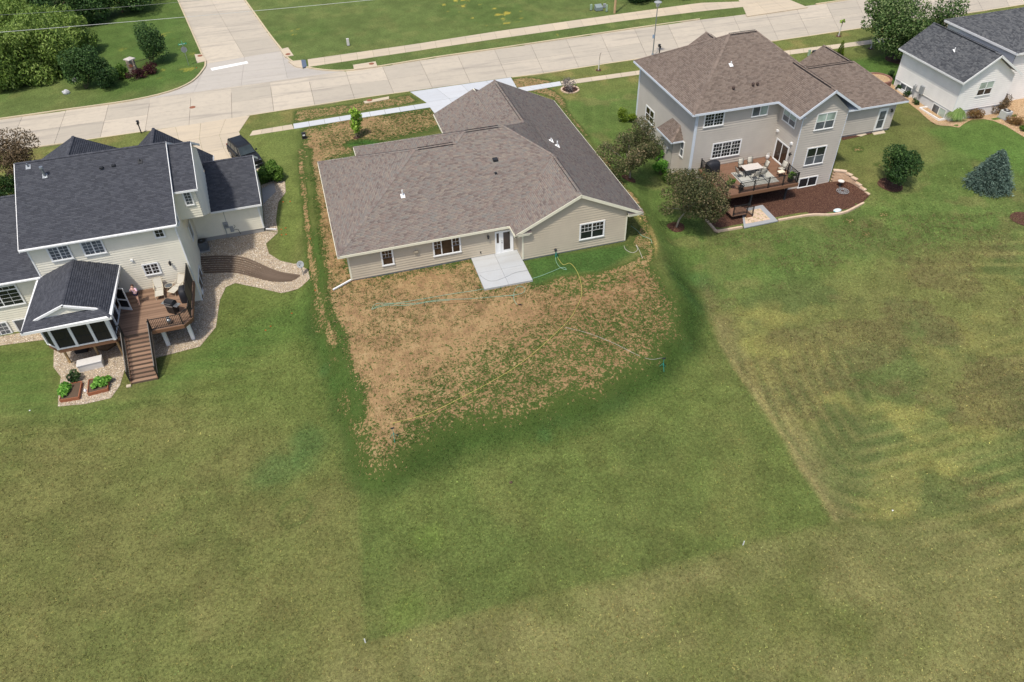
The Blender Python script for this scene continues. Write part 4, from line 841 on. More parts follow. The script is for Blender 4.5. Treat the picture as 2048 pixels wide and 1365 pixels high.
    # meters on the garage wall
    m = thing('electric_meter', 'grey electric meter box with conduit on the garage back wall', 'meter', g3.at(-8.8, 0)); q = MB(); g3.rect(q, -9.02, -8.62, 0.42, 0.98, 0, 0.14); q.build('box', M['grey'], m); q = MB(); q.cyl(g3.at(-8.82, 0.72, 0.14), g3.at(-8.82, 0.72, 0.24), 0.11, n=14); q.build('dial', M['steel'], m); q = MB(); g3.rect(q, -8.98, -8.92, -0.5, 0.42, 0.02, 0.08); g3.rect(q, -8.72, -8.68, 0.98, 2.0, 0.0, 0.04); q.build('conduit', M['grey'], m)
    m = thing('utility_box', 'grey utility box with cables beside the electric meter', 'utility box', g3.at(-8.4, 0)); q = MB(); g3.rect(q, -8.58, -8.3, -0.02, 0.5, 0, 0.12); q.build('box', M['grey'], m); q = MB(); q.tube([g3.at(-8.2, 0.6, 0.04), g3.at(-8.1, 0.45, 0.08), g3.at(-8.2, 0.3, 0.05), g3.at(-8.3, 0.25, 0.05)], 0.015); q.tube([g3.at(-8.3, 0.1, 0.05), g3.at(-7.95, 0.1, 0.06), g3.at(-7.85, -0.4, 0.05)], 0.02); q.build('cable', M['dark'], m)
    return H
left_house()

# ================================================================== taupe two storey house (right)
def right_house():
    H = thing('house', 'taupe two storey house with brown hip roof and furnished deck', 'house', (41, 63, -0.8)); sm = M['sid_taupe']; sb = M['sh_brown']; fm = M['bluewhite']
    e, p = 6.0, 0.61; x0, x1, y0, y1 = 32.68, 47.36, 56.38, 69.65; hy = (y1 - y0) / 2; yr = y0 + hy; zr = e + p * hy; ra, rb = x0 + hy, x1 - hy
    if rb - ra < 2.5: ra, rb = 39.05, 41.85
    gx_, gz_, gy0 = 44.25, 8.02, 52.9; gp = (gz_ - e) / 3.05; yv = y0 + (gz_ - e) / p
    fx, fz = 40.6, 7.8; fh = (fz - e) / p; yfv = y1 - (fz - e) / p
    faces = [[(x0, y0, e), (41.2, y0, e), (gx_, yv, gz_), (47.3, y0, e), (x1, y0, e), (rb, yr, zr), (ra, yr, zr)], [(x0, y1, e), (x0, y0, e), (ra, yr, zr)], [(x1, y0, e), (x1, y1, e), (rb, yr, zr)],
             [(ra, yr, zr), (rb, yr, zr), (x1, y1, e), (fx + fh, y1, e), (fx, yfv, fz), (fx - fh, y1, e), (x0, y1, e)],
             [(41.2, gy0, e), (gx_, gy0, gz_), (gx_, yv, gz_), (41.2, y0, e)], [(gx_, gy0, gz_), (47.3, gy0, e), (47.3, y0, e), (gx_, yv, gz_)],
             [(fx, y1 + 0.3, fz), (fx, yfv, fz), (fx - fh, y1, e), (fx - fh, y1 + 0.3, e)], [(fx, y1 + 0.3, fz), (fx + fh, y1 + 0.3, e), (fx + fh, y1, e), (fx, yfv, fz)]]
    caps = [((x0, y0, e), (ra, yr, zr)), ((x0, y1, e), (ra, yr, zr)), ((ra, yr, zr), (rb, yr, zr)), ((x1, y0, e), (rb, yr, zr)), ((x1, y1, e), (rb, yr, zr)), ((gx_, gy0, gz_), (gx_, yv, gz_)), ((fx, y1 + 0.3, fz), (fx, yfv, fz))]
    roof = hip_gable_roof(H, faces, sb, fm, caps)
    ridge_vent((ra, yr, zr + 0.1), (rb, yr, zr + 0.1), roof, 0.32, 'dark'); ridge_vent((gx_, gy0 + 0.6, gz_ + 0.1), (gx_, yv - 0.2, gz_ + 0.1), roof, 0.32); ridge_vent((fx, yfv + 0.8, fz + 0.1), (fx, y1 - 0.4, fz + 0.1), roof, 0.3)
    fascia([(x0, y1, e), (x0, y0, e)], fm, roof); fascia([(x0, y0, e), (41.2, y0, e)], fm, roof); fascia([(41.2, y0, e), (41.2, gy0, e)], fm, roof); fascia([(41.2, gy0, e), (gx_, gy0, gz_)], fm, roof, 0.24, name='rake_board'); fascia([(gx_, gy0, gz_), (47.3, gy0, e)], fm, roof, 0.24, name='rake_board'); fascia([(47.3, gy0, e), (47.3, y0, e)], fm, roof); fascia([(x1, y0, e), (x1, y1, e)], fm, roof)
    soffit([(x0 + 0.02, y0 + 0.02), (41.2, y0 + 0.02), (41.2, 56.82), (33.3, 56.82), (33.3, 69.2), (x0 + 0.02, 69.2)], e - 0.2, fm, roof); soffit([(41.22, 52.95), (41.92, 52.95), (41.92, 56.8), (41.22, 56.8)], e - 0.2, fm, roof); soffit([(46.45, 52.95), (47.28, 52.95), (47.28, 56.4), (46.45, 56.4)], e - 0.2, fm, roof)
    zt = e - 0.18; b = back(56.8); g = back(53.3); L = leftw(33.3); wl = leftw(41.9); rw = rightw(46.45)
    b.siding([(33.3, -1.6), (41.9, -1.6), (41.9, zt), (33.3, zt)], sm, H, h=0.24); g.siding([(41.9, -1.55), (46.45, -1.55), (46.45, zt), (44.25, 7.75), (41.9, zt)], sm, H, h=0.24)
    L.siding([(-69.2, -0.5), (-56.8, -1.5), (-56.8, zt), (-69.2, zt)], sm, H, h=0.24); wl.siding([(-56.8, -1.6), (-53.3, -1.6), (-53.3, zt), (-56.8, zt)], sm, H, h=0.24); rw.siding([(53.3, -0.9), (58.75, -0.4), (58.75, zt), (53.3, zt)], sm, H, h=0.24)
    rightw(46.95).siding([(56.8, 2.0), (69.2, 2.0), (69.2, zt), (56.8, zt)], sm, H, h=0.24); back(56.85).siding([(46.45, 2.0), (46.95, 2.0), (46.95, zt), (46.45, zt)], sm, H, h=0.24); front(69.2).siding([(-46.95, -0.4), (-33.3, -0.4), (-33.3, zt), (-37.8, zt), (-40.6, 7.5), (-43.4, zt), (-46.95, zt)], sm, H, h=0.24)
    MB().prism([(33.35, 56.85, -2.2), (41.95, 56.85, -2.2), (41.95, 53.35, -2.2), (46.4, 53.35, -2.2), (46.4, 69, -2.2), (33.35, 69, -2.2)], (0, 0, 0.66)).build('foundation', M['footing'], H)
    corner_trim([(33.3, 56.8, -1.5, zt), (33.3, 69.2, -0.4, zt)], H, 'bluewhite', 0.12); corner_trim([(41.9, 53.3, -1.5, zt), (46.45, 53.3, -1.5, zt)], H, 'bluewhite', 0.07)
    # garage wing
    eg, pg = 2.85, 0.6; a0, a1, c0, c1 = 46.45, 57.75, 58.35, 67.6; h2 = (c1 - c0) / 2; yr2 = c0 + h2; z2 = eg + pg * h2; xe = a1 - h2 * 0.86; fx2 = 54.15; fz2 = 5.25
    yv2 = yr2 + (z2 - fz2) / pg; hw = (fz2 - eg) / pg
    gf = [[(a0, c0, eg), (a1, c0, eg), (xe, yr2, z2), (a0, yr2, z2)], [(a1, c0, eg), (a1, c1, eg), (xe, yr2, z2)], [(a0, yr2, z2), (xe, yr2, z2), (a1, c1, eg), (a0, c1, eg)], [(fx2, 68.6, fz2), (fx2, yv2, fz2), (fx2 - hw, c1, eg), (fx2 - hw, 68.6, eg)], [(fx2, 68.6, fz2), (fx2 + hw, 68.6, eg), (fx2 + hw, c1, eg), (fx2, yv2, fz2)]]
    gr = hip_gable_roof(H, gf, sb, fm, [((a0, yr2, z2), (xe, yr2, z2)), ((a1, c0, eg), (xe, yr2, z2)), ((fx2, 68.6, fz2), (fx2, yv2, fz2))]); ridge_vent((47.9, yr2, z2 + 0.1), (xe - 0.2, yr2, z2 + 0.1), gr, 0.3); ridge_vent((fx2, yv2, fz2 + 0.1), (fx2, 68.0, fz2 + 0.1), gr, 0.3)
    fascia([(46.5, c0, eg), (a1, c0, eg)], fm, gr, 0.18); fascia([(a1, c0, eg), (a1, c1, eg)], fm, gr, 0.18)
    gb = back(58.75); gb.siding([(46.45, -0.1), (56.75, -0.1), (56.75, eg - 0.1), (46.45, eg - 0.1)], sm, H, h=0.24); rightw(56.75).siding([(58.75, -0.1), (67.2, -0.1), (67.2, eg - 0.1), (58.75, eg - 0.1)], sm, H, h=0.24); MB().box((46.5, 58.78, -1.0), (56.7, 67.2, -0.09)).build('foundation', M['footing'], H); corner_trim([(56.75, 58.75, -0.1, eg - 0.1)], H, 'sid_taupe', 0.1)
    dr = MB()
    for a in ((54.87, 54.97, -0.1, 2.24), (55.87, 55.97, -0.1, 2.24)): gb.rect(dr, *a, 0, 0.09)
    gb.rect(dr, 54.97, 55.87, 2.14, 2.24, 0, 0.09); d = dr.build('door', M['white'], H); q = MB(); gb.rect(q, 54.97, 55.87, -0.1, 2.14, 0, 0.075); q.build('door_leaf', M['white'], d); q = MB(); gb.rect(q, 55.08, 55.76, 0.15, 1.0, 0.076, 0.088); gb.rect(q, 55.08, 55.76, 1.06, 1.95, 0.076, 0.088); q.build('pane', M['greyglass'], d)
    wall_lamp(gb, 56.35, 1.9, 'black lantern beside the narrow garage back door')
    # windows
    S2 = lambda nx, ny, up='glass', lo='glass': [(0, 0.5, 0.48, 1, nx, ny, up), (0, 0.5, 0, 0.5, nx, ny, lo), (0.5, 1, 0.48, 1, nx, ny, up), (0.5, 1, 0, 0.5, nx, ny, lo)]
    b.window(H, 34.04, 36.08, 4.34, 5.74, S2(3, 2)); b.window(H, 38.86, 40.52, 4.66, 5.68, [(0, 0.5, 0, 1, 1, 1, 'greyglass'), (0.5, 1, 0, 1, 1, 1, 'blind')], trim=0.05)
    b.window(H, 35.36, 38.37, 0.99, 2.63, [(k / 3, (k + 1) / 3, z0_, z1_, 3, 2, 'glass') for k in range(3) for z0_, z1_ in ((0.48, 1), (0, 0.5))])
    wl.window(H, -56.2, -54.1, 4.24, 5.5, S2(1, 1, 'blind', 'greyglass'), trim=0.06); L.window(H, -66.95, -64.9, 0.9, 2.42, S2(1, 1, 'glass_br', 'glass')); L.window(H, -58.9, -58.15, 0.73, 2.38, [(0, 1, 0.5, 1, 1, 1, 'greyglass'), (0, 1, 0, 0.5, 1, 1, 'greyglass')])
    g.window(H, 43.22, 45.22, 4.24, 5.86, S2(1, 1, 'blind', 'greyglass'), trim=0.06); g.window(H, 43.1, 45.15, 0.74, 2.56, S2(1, 1, 'glass', 'greyglass'), trim=0.06); g.window(H, 43.06, 45.08, -1.6, -0.53, [(0, 0.5, 0, 1, 1, 1), (0.5, 1, 0, 1, 1, 1)], trim=0.06)
    # sliding door onto the deck
    wl.window(H, -56.3, -54.15, 0.27, 2.4, [(0, 0.5, 0, 1, 1, 1, 'glass_br'), (0.5, 1, 0, 1, 1, 1, 'glass_br')], trim=0.1, name='sliding_door')
    for u, z, lab in ((-56.4, 3.05, 'inner'), (-54.0, 2.9, 'outer')):
        q = MB(); wl.rect(q, u - 0.14, u + 0.14, z - 0.1, z + 0.08, 0, 0.18); q.build('flood_light', M['white'], H)
    wall_lamp(wl, -53.75, 1.95, 'dark lantern right of the sliding deck door')
    # bay on the left wall
    bx = 32.45; bay = [(33.3, 61.4), (bx, 61.4), (bx, 58.95), (33.3, 58.95)]
    leftw(bx).siding([(-61.4, -1.2), (-58.95, -1.3), (-58.95, 2.35), (-61.4, 2.35)], sm, H, h=0.24); back(58.95).siding([(bx, -1.3), (33.3, -1.3), (33.3, 2.35), (bx, 2.35)], sm, H, h=0.24); MB().box((bx + 0.02, 58.97, -1.9), (33.3, 61.38, -1.15)).build('foundation', M['footing'], H)
    bf = [[(32.05, 61.8, 2.4), (32.05, 58.55, 2.4), (33.3, 59.5, 3.5), (33.3, 61.2, 3.5)], [(32.05, 58.55, 2.4), (33.3, 58.55, 2.4), (33.3, 59.5, 3.5)]]
    br = hip_gable_roof(H, bf, sb, fm, [((32.05, 58.55, 2.4), (33.3, 59.5, 3.5))]); fascia([(32.05, 61.8, 2.4), (32.05, 58.55, 2.4)], fm, br, 0.16); fascia([(32.05, 58.55, 2.4), (33.3, 58.55, 2.4)], fm, br, 0.16)
    q = MB(); q.cyl((bx, 59.7, 1.2), (bx - 0.22, 59.7, 1.2), 0.16, n=12); q.build('fireplace_vent', M['grey'], H)
    # roof details
    zp = lambda y: e + p * (y - y0)
    vent_pipe((38.0, 60.2, zp(60.2)), roof, 0.35, 0.05, 'white'); vent_pipe((43.6, 62.2, e + p * (x1 - 43.6) - 0.9), roof, 0.4, 0.09, 'brownvent', True); vent_pipe((45.9, 60.0, e + p * (x1 - 45.9)), roof, 0.3, 0.05, 'white')
    for x, y in ((37.3, 58.0), (39.3, 58.05), (39.75, 58.05)): vent_pipe((x, y, zp(y)), roof, 0.16, 0.08, 'brownvent', True, False)
    downspout(L, -69.05, -0.3, zt, H, 'bluewhite'); downspout(b, 33.42, -1.3, zt, H, 'bluewhite')
    return H
right_house()

# ================================================================== white house (far right)
def white_house():
    H = thing('house', 'white house with grey shingle gable roof at the right edge', 'house', (68, 64, -0.6)); sm = M['sid_white']; sg = M['sh_grey']; w = M['white']
    e, zr = 3.5, 5.85; x0, xm, x1, ya, yb_ = 64.5, 68.1, 71.75, 58.95, 69.0
    faces = [[(x0, ya, e), (xm, ya, zr), (xm, yb_, zr), (x0, yb_, e)], [(xm, ya, zr), (x1, ya, e), (x1, yb_, e), (xm, yb_, zr)]]
    roof = hip_gable_roof(H, faces, sg, w, [((xm, ya, zr), (xm, yb_, zr))]); ridge_vent((xm, ya + 0.8, zr + 0.1), (xm, yb_ - 0.4, zr + 0.1), roof, 0.3)
    fascia([(x0, yb_, e), (x0, ya, e)], w, roof, 0.18); fascia([(x0, ya, e), (xm, ya, zr)], w, roof, 0.24, name='rake_board'); fascia([(xm, ya, zr), (x1, ya, e)], w, roof, 0.24, name='rake_board'); soffit([(x0 + 0.02, ya + 0.05), (65.02, ya + 0.05), (65.02, yb_), (x0 + 0.02, yb_)], e - 0.18, w, roof)
    L = leftw(65.0); b = back(59.4); zt = e - 0.16
    L.siding([(-68.6, 0.12), (-59.4, 0.12), (-59.4, zt), (-68.6, zt)], sm, H); b.siding([(65.0, 0.12), (71.3, 0.12), (71.3, zt), (68.1, 5.6), (65.0, zt)], sm, H); MB().box((65.03, 59.43, -1.9), (71.3, 68.6, 0.115)).build('foundation', plain('painted_footing', C(214, 216, 216), var=0.06), H)
    corner_trim([(65.0, 59.4, 0.1, zt), (65.0, 68.6, 0.1, zt)], H, 'white', 0.1)
    b.window(H, 67.13, 69.0, 1.5, 3.03, [(0, 0.5, 0.45, 1, 1, 1, 'blind'), (0, 0.5, 0, 0.5, 1, 1, 'glass'), (0.5, 1, 0.45, 1, 1, 1, 'blind'), (0.5, 1, 0, 0.5, 1, 1, 'glass')], trim=0.06)
    L.window(H, -67.6, -65.65, -0.55, 0.18, [(0, 0.5, 0, 1, 1, 1, 'greyglass'), (0.5, 1, 0, 1, 1, 1, 'greyglass')], trim=0.06); L.window(H, -62.15, -60.1, -1.2, 0.0, [(0, 0.5, 0, 1, 1, 1, 'greyglass'), (0.5, 1, 0, 1, 1, 1, 'blind')], trim=0.06)
    vent_pipe((66.6, 63.5, e + 0.65 * 2.1), roof, 0.35, 0.05, 'white'); downspout(L, -68.5, -0.6, e - 0.1, H, 'white')
    for (ya_, yb2, zt_) in ((59.75, 62.9, -0.72), (65.4, 67.9, -0.5)):
        q = MB(); t = 0.1; xw = 64.0 if ya_ < 60 else 64.6
        q.box((xw, ya_, zt_ - 0.9), (xw + t, yb2, zt_)); q.box((xw + t, ya_, zt_ - 0.9), (65.0, ya_ + t, zt_ + 0.002)); q.box((xw + t, yb2 - t, zt_ - 0.9), (65.0, yb2, zt_ + 0.002)); q.build('window_well', w, H)
    # taller part behind
    E, P_ = 5.2, 0.45; X0, X1, Y0, Y1 = 71.35, 92, 60.1, 70.9; h = (Y1 - Y0) / 2; zz = E + P_ * h; yr = Y0 + h
    bf = [[(X0, Y0, E), (X1, Y0, E), (X1, yr, zz), (X0 + h, yr, zz)], [(X0, Y1, E), (X0, Y0, E), (X0 + h, yr, zz)], [(X0 + h, yr, zz), (X1, yr, zz), (X1, Y1, E), (X0, Y1, E)]]
    r2 = hip_gable_roof(H, bf, sg, w, [((X0, Y0, E), (X0 + h, yr, zz)), ((X0, Y1, E), (X0 + h, yr, zz)), ((X0 + h, yr, zz), (X1, yr, zz))]); fascia([(X0, Y0, E), (X1, Y0, E)], w, r2, 0.22); fascia([(X0, Y1, E), (X0, Y0, E)], w, r2, 0.22)
    back(60.5).siding([(71.7, -0.4), (91, -0.4), (91, E - 0.2), (71.7, E - 0.2)], sm, H); leftw(71.7).siding([(-70.5, -0.3), (-60.5, -0.4), (-60.5, E - 0.2), (-70.5, E - 0.2)], sm, H); MB().box((71.72, 60.52, -1.9), (91, 70, -0.41)).build('foundation', M['footing'], H)
    m = thing('meter_cabinet', 'grey meter cabinet on the white side wall', 'meter', L.at(-64.2, 0)); q = MB(); L.rect(q, -64.55, -64.0, 0.12, 0.95, 0, 0.2); q.build('cabinet', M['grey'], m); q = MB(); L.rect(q, -64.4, -64.32, -0.8, 0.12, 0.05, 0.12); q.build('conduit', M['grey'], m)
    m = thing('gas_meter', 'grey gas meter with pipes beside the white wall', 'meter', L.at(-65.2, -0.6)); q = MB(); q.tube([L.at(-65.1, -0.8, 0.2), L.at(-65.1, 0.3, 0.2), L.at(-65.1, 0.7, 0.12), L.at(-65.35, 0.75, 0.12), L.at(-65.35, 0.3, 0.15)], 0.04); q.build('pipe', M['grey'], m); q = MB(); q.cbox(L.at(-65.25, 0.45, 0.2), (0.22, 0.3, 0.32)); q.build('meter_body', M['grey'], m)
    return H
white_house()

# ------------------------------------------------------------------ railings
def railing(parent, pts, h=0.95, posts=True, step=0.12, mat='black', zoff=0.0, r=0.015):
    """railing along a 3D polyline of deck points, balusters as single pieces"""
    bm = MB().box((-r, -r, 0), (r, r, 1)).mesh('baluster', M[mat])
    P = [Vector(p) for p in pts]; rl = thing_part('railing', parent, P, h, mat)
    for a, b in zip(P[:-1], P[1:]):
        L = Vector((b.x - a.x, b.y - a.y, 0)).length; n = max(1, int(L / step))
        for i in range(1, n):
            q = a.lerp(b, i / n); piece('baluster', bm, rl, q + UP * 0.1, 0, (1, 1, h - 0.12))
    if posts:
        for p in P: piece('post', MB().box((-0.04, -0.04, 0), (0.04, 0.04, h + 0.08)).mesh('post', M[mat]), rl, p)
    return rl
def thing_part(name, parent, P, h, mat):
    mb = MB()
    for a, b in zip(P[:-1], P[1:]): mb.bar(a + UP * h, b + UP * h, 0.05, 0.04); mb.bar(a + UP * 0.1, b + UP * 0.1, 0.035, 0.03)
    return mb.build(name, M[mat], parent)
def boards(parent, x0, x1, y0, y1, z, mat, w=0.14, clip=None):
    n = int(round((y1 - y0) / w)); g = 0.006
    for i in range(n):
        a, b = y0 + (y1 - y0) * i / n + g, y0 + (y1 - y0) * (i + 1) / n - g; xa, xb = (x0, x1) if clip is None else clip((a + b) / 2, x0, x1)
        me = MB().box((xa - (x0 + x1) / 2, a - (a + b) / 2, -0.03), (xb - (x0 + x1) / 2, b - (a + b) / 2, 0)).mesh('deck_board', mat); piece('deck_board', me, parent, ((x0 + x1) / 2, (a + b) / 2, z))
# ------------------------------------------------------------------ deck of the left house
def left_deck():
    D = thing('deck', 'raised brown deck with stairs at the charcoal roofed house', 'deck', (-14.5, 50, -1.8)); z = 0.3
    def clip(y, a, b): return (a, b if y > 48.25 else b - (48.25 - y) * 0.86)
    boards(D, -16.66, -11.42, 47.57, 53.06, z, M['deck'], 0.14, clip)
    MB().prism([(-16.62, 47.62, z - 0.05), (-12.05, 47.62, z - 0.05), (-11.47, 48.3, z - 0.05), (-11.47, 53.0, z - 0.05), (-16.62, 53.0, z - 0.05)], (0, 0, -0.2)).build('joists', M['timber'], D)
    fm = M['fascia_wood']
    for a, b in (((-14.25, 47.55), (-12.0, 47.55)), ((-12.0, 47.55), (-11.4, 48.25)), ((-11.4, 48.25), (-11.4, 53.0)), ((-16.9, 47.55), (-16.15, 47.55))): MB().bar((a[0], a[1], z - 0.15), (b[0], b[1], z - 0.15), 0.04, 0.28).build('fascia_board', fm, D)
    for x, y in ((-13.75, 48.3), (-11.95, 48.45)): MB().box((x - 0.13, y - 0.13, tz(x, y) - 0.3), (x + 0.13, y + 0.13, z - 0.25)).build('support_post', M['white'], D, bevel=0.01)
    railing(D, [(-14.22, 47.65, z), (-12.05, 47.65, z), (-11.5, 48.3, z), (-11.5, 49.3, z)]); railing(D, [(-16.62, 47.65, z), (-16.18, 47.65, z)])
    # dark mesh privacy screen on the right edge
    ps = MB().box((-11.52, 49.35, z + 0.08), (-11.49, 52.95, z + 1.7)); s = ps.build('privacy_screen', M['screen'], D)
    f = MB()
    for y in (49.33, 51.15, 52.97): f.box((-11.54, y - 0.03, z), (-11.47, y + 0.03, z + 1.76))
    f.box((-11.53, 49.36, z + 1.7), (-11.48, 52.94, z + 1.75)); f.build('screen_frame', M['black'], D)
    # stairs
    st = MB(); zb = tz(-15.2, 44.5); N = 12; rise = (z - zb) / N; run = 0.265; y = 47.53
    for sx in (-16.12, -14.3): st.prism([(sx, 47.53, z - 0.03), (sx, 47.53, z - 0.35), (sx, y - (N - 1) * run, zb - 0.05), (sx, y - (N - 1) * run - 0.05, zb + rise)], (0.05 if sx < -15 else -0.05, 0, 0))
    stair = st.build('stair', M['fascia_wood'], D); tm = MB().box((-0.93, -run, -0.035), (0.93, 0.012, 0)).mesh('tread', M['deck']); rm = MB().box((-0.9, -0.02, -rise + 0.001), (0.9, 0, -0.036)).mesh('riser', M['timber'])
    for i in range(1, N): piece('tread', tm, stair, (-15.21, 47.53 - (i - 1) * run, z - i * rise))
    for i in range(0, N): piece('riser', rm, stair, (-15.21, 47.55 - i * run, z - i * rise))
    for sx in (-16.14, -14.26):
        a = Vector((sx, 47.5, z)); b = Vector((sx, 47.53 - (N - 1) * run + 0.1, zb + rise)); railing(D, [a, b], 0.9, True, 0.12)
    return D
left_deck()
def porch():
    D = thing('screened_porch', 'screened porch with charcoal roof and white posts beside the deck', 'porch', (-19, 50, -1.8)); z = 0.3; w = M['white']; e, zr, p = 2.85, 3.93, 0.377; xc = -18.95
    gy, gz = 47.55, 3.12; xa, xb = -21.8, -16.08; y0 = 46.62
    gl, gr_ = -20.95, -16.95
    faces = [[(xa, y0, e), (gl, gy, e + (gl - xa) * p), (xc, gy, zr), (xc, 53.08, zr), (xa, 53.08, e)], [(xb, y0, e), (xb, 53.08, e), (xc, 53.08, zr), (xc, gy, zr), (gr_, gy, e + (xb - gr_) * p)], [(xa, y0, e), (xb, y0, e), (gr_, gy + 0.0, e + (xb - gr_) * p), (gl, gy, e + (gl - xa) * p)]]
    roof = hip_gable_roof(D, faces, M['sh_dark'], w, [((xc, gy, zr), (xc, 53.05, zr)), ((xa, y0, e), (gl, gy, e + (gl - xa) * p)), ((xb, y0, e), (gr_, gy, e + (xb - gr_) * p))])
    fascia([(xa, 53.0, e), (xa, y0, e)], w, roof, 0.2); fascia([(xa, y0, e), (xb, y0, e)], w, roof, 0.2); fascia([(xb, y0, e), (xb, 53.0, e)], w, roof, 0.2)
    gw = back(gy - 0.02); gw.siding([(gl + 0.1, 3.2), (gr_ - 0.1, 3.2), (xc, zr - 0.06)], M['sid_cream'], roof, 'gable_panel', 0.1); fascia([(gl - 0.15, gy - 0.06, 3.14), (xc, gy - 0.06, zr + 0.03)], w, roof, 0.16, 0.12, name='rake_board'); fascia([(xc, gy - 0.06, zr + 0.03), (gr_ + 0.15, gy - 0.06, 3.14)], w, roof, 0.16, 0.12, name='rake_board')
    soffit([(xa + 0.02, y0 + 0.02), (xb - 0.02, y0 + 0.02), (xb - 0.02, 53.0), (xa + 0.02, 53.0)], e - 0.2, w, roof)
    fl = [(-21.35, 53.0), (-21.35, 48.25), (-20.5, 47.4), (-16.68, 47.4), (-16.68, 53.0)]; MB().prism([(x, y, z) for x, y in fl], (0, 0, -0.3)).build('floor', M['fascia_wood'], D)
    mp = MB(); ms = M['screen']
    segs = [((-21.35, 53.0), (-21.35, 48.25), 3), ((-21.35, 48.25), (-20.5, 47.4), 1), ((-20.5, 47.4), (-16.68, 47.4), 3), ((-16.68, 47.4), (-16.68, 53.0), 4)]
    for a, b, n in segs:
        wl = Wall(a, (b[0] - a[0], b[1] - a[1])); L = math.hypot(b[0] - a[0], b[1] - a[1])
        q = MB(); wl.rect(q, 0.0, L, z, z + 0.1, -0.12, 0.0); q.build('sill', w, D); q = MB(); wl.rect(q, 0.0, L, 2.5, 2.68, -0.12, 0.0); q.build('header', w, D)
        for k in range(n):
            if b[0] == -16.68 and a[0] == -16.68 and k == 2: continue      # doorway
            u0, u1 = L * k / n + 0.09, L * (k + 1) / n - 0.09; q = MB(); wl.rect(q, u0, u1, z + 0.1, 2.5, -0.06, -0.05); s = q.build('screen_panel', ms, D); q = MB()
            for j in range(1, 3 if u1 - u0 > 1 else 2): x = u0 + (u1 - u0) * j / (3 if u1 - u0 > 1 else 2); wl.rect(q, x - 0.012, x + 0.012, z + 0.1, 2.5, -0.049, -0.035)
            for j in (1, 2): zz = z + 0.1 + 2.1 * j / 3; wl.rect(q, u0, u1, zz - 0.012, zz + 0.012, -0.0485, -0.033)
            q.build('muntin', M['dark'], s)
        for k in range(n + (1 if a[1] == b[1] else 0)): u = L * k / n; q = MB(); wl.rect(q, u - 0.09, u + 0.09, z, 2.68, -0.15, 0.025); q.build('post', w, D)
    dl = Wall((-16.62, 51.0), (0.93, -0.42)); q = MB()
    for a in ((0, 0.09, z, 2.35), (0.81, 0.9, z, 2.35)): dl.rect(q, *a, 0, 0.04)
    for a in ((0.09, 0.81, z, z + 0.25), (0.09, 0.81, 1.2, 1.32), (0.09, 0.81, 2.25, 2.35)): dl.rect(q, *a, 0, 0.04)
    d = q.build('door', w, D); q = MB(); dl.rect(q, 0.09, 0.81, z + 0.25, 2.25, 0.01, 0.02); q.build('screen_panel', ms, d)
    for x, y in ((-20.65, 48.35), (-18.6, 48.3), (-16.95, 48.1), (-20.9, 52.4), (-16.95, 52.4)): MB().box((x - 0.07, y - 0.07, tz(x, y) - 0.3), (x + 0.07, y + 0.07, 0.0)).build('support_post', M['lumber'], D)
    return D
porch()
# ------------------------------------------------------------------ deck of the taupe house
def right_deck():
    D = thing('deck', 'brown deck with black railing behind the taupe house', 'deck', (38, 54, -1.6)); z = 0.25
    boards(D, 34.3, 41.55, 51.42, 53.26, z, M['deck2']); boards(D, 34.3, 41.88, 53.26, 56.76, z, M['deck2'])
    MB().prism([(34.35, 51.46, z - 0.05), (41.5, 51.46, z - 0.05), (41.5, 53.24, z - 0.05), (41.84, 53.24, z - 0.05), (41.84, 56.7, z - 0.05), (34.35, 56.7, z - 0.05)], (0, 0, -0.2)).build('joists', M['timber'], D)
    for a, b in (((34.25, 51.4), (41.6, 51.4)), ((41.6, 51.4), (41.6, 53.25)), ((34.25, 56.7), (34.25, 51.4))): MB().bar((a[0], a[1], z - 0.16), (b[0], b[1], z - 0.16), 0.04, 0.3).build('fascia_board', M['fascia_wood'], D)
    railing(D, [(35.6, 51.5, z), (37.05, 51.5, z), (38.5, 51.5, z), (40.0, 51.5, z), (41.5, 51.5, z), (41.5, 53.2, z)], 1.0); railing(D, [(34.4, 56.6, z), (34.4, 54.0, z), (34.4, 51.5, z)], 1.0)
    for x, y in ((40.8, 51.85), (37.2, 51.85), (34.5, 51.85), (40.8, 54.5)): MB().box((x - 0.08, y - 0.08, BEDZ - 0.3), (x + 0.08, y + 0.08, z - 0.25)).build('support_post', M['dark'], D)
    # lower landing and steps, half hidden by the tree
    MB().box((34.4, 50.1, -1.15), (35.9, 51.3, -1.05)).build('landing', M['deck2'], D); railing(D, [(34.5, 50.12, -1.05), (35.85, 50.12, -1.05), (36.5, 50.12, -1.5)], 0.95, True, 0.12)
    st = MB(); st.prism([(35.9, 50.1, -1.06), (36.5, 50.1, -1.5), (36.5, 50.1, -1.62), (35.9, 50.1, -1.62)], (0, 0.04, 0)); st = st.build('stair', M['fascia_wood'], D)
    for i in range(2): piece('tread', MB().box((-0.16, 0, -0.04), (0.16, 1.2, 0)).mesh('tread', M['deck2']), st, (36.06 + 0.3 * i, 50.12, -1.2 - 0.18 * i))
    return D
right_deck()
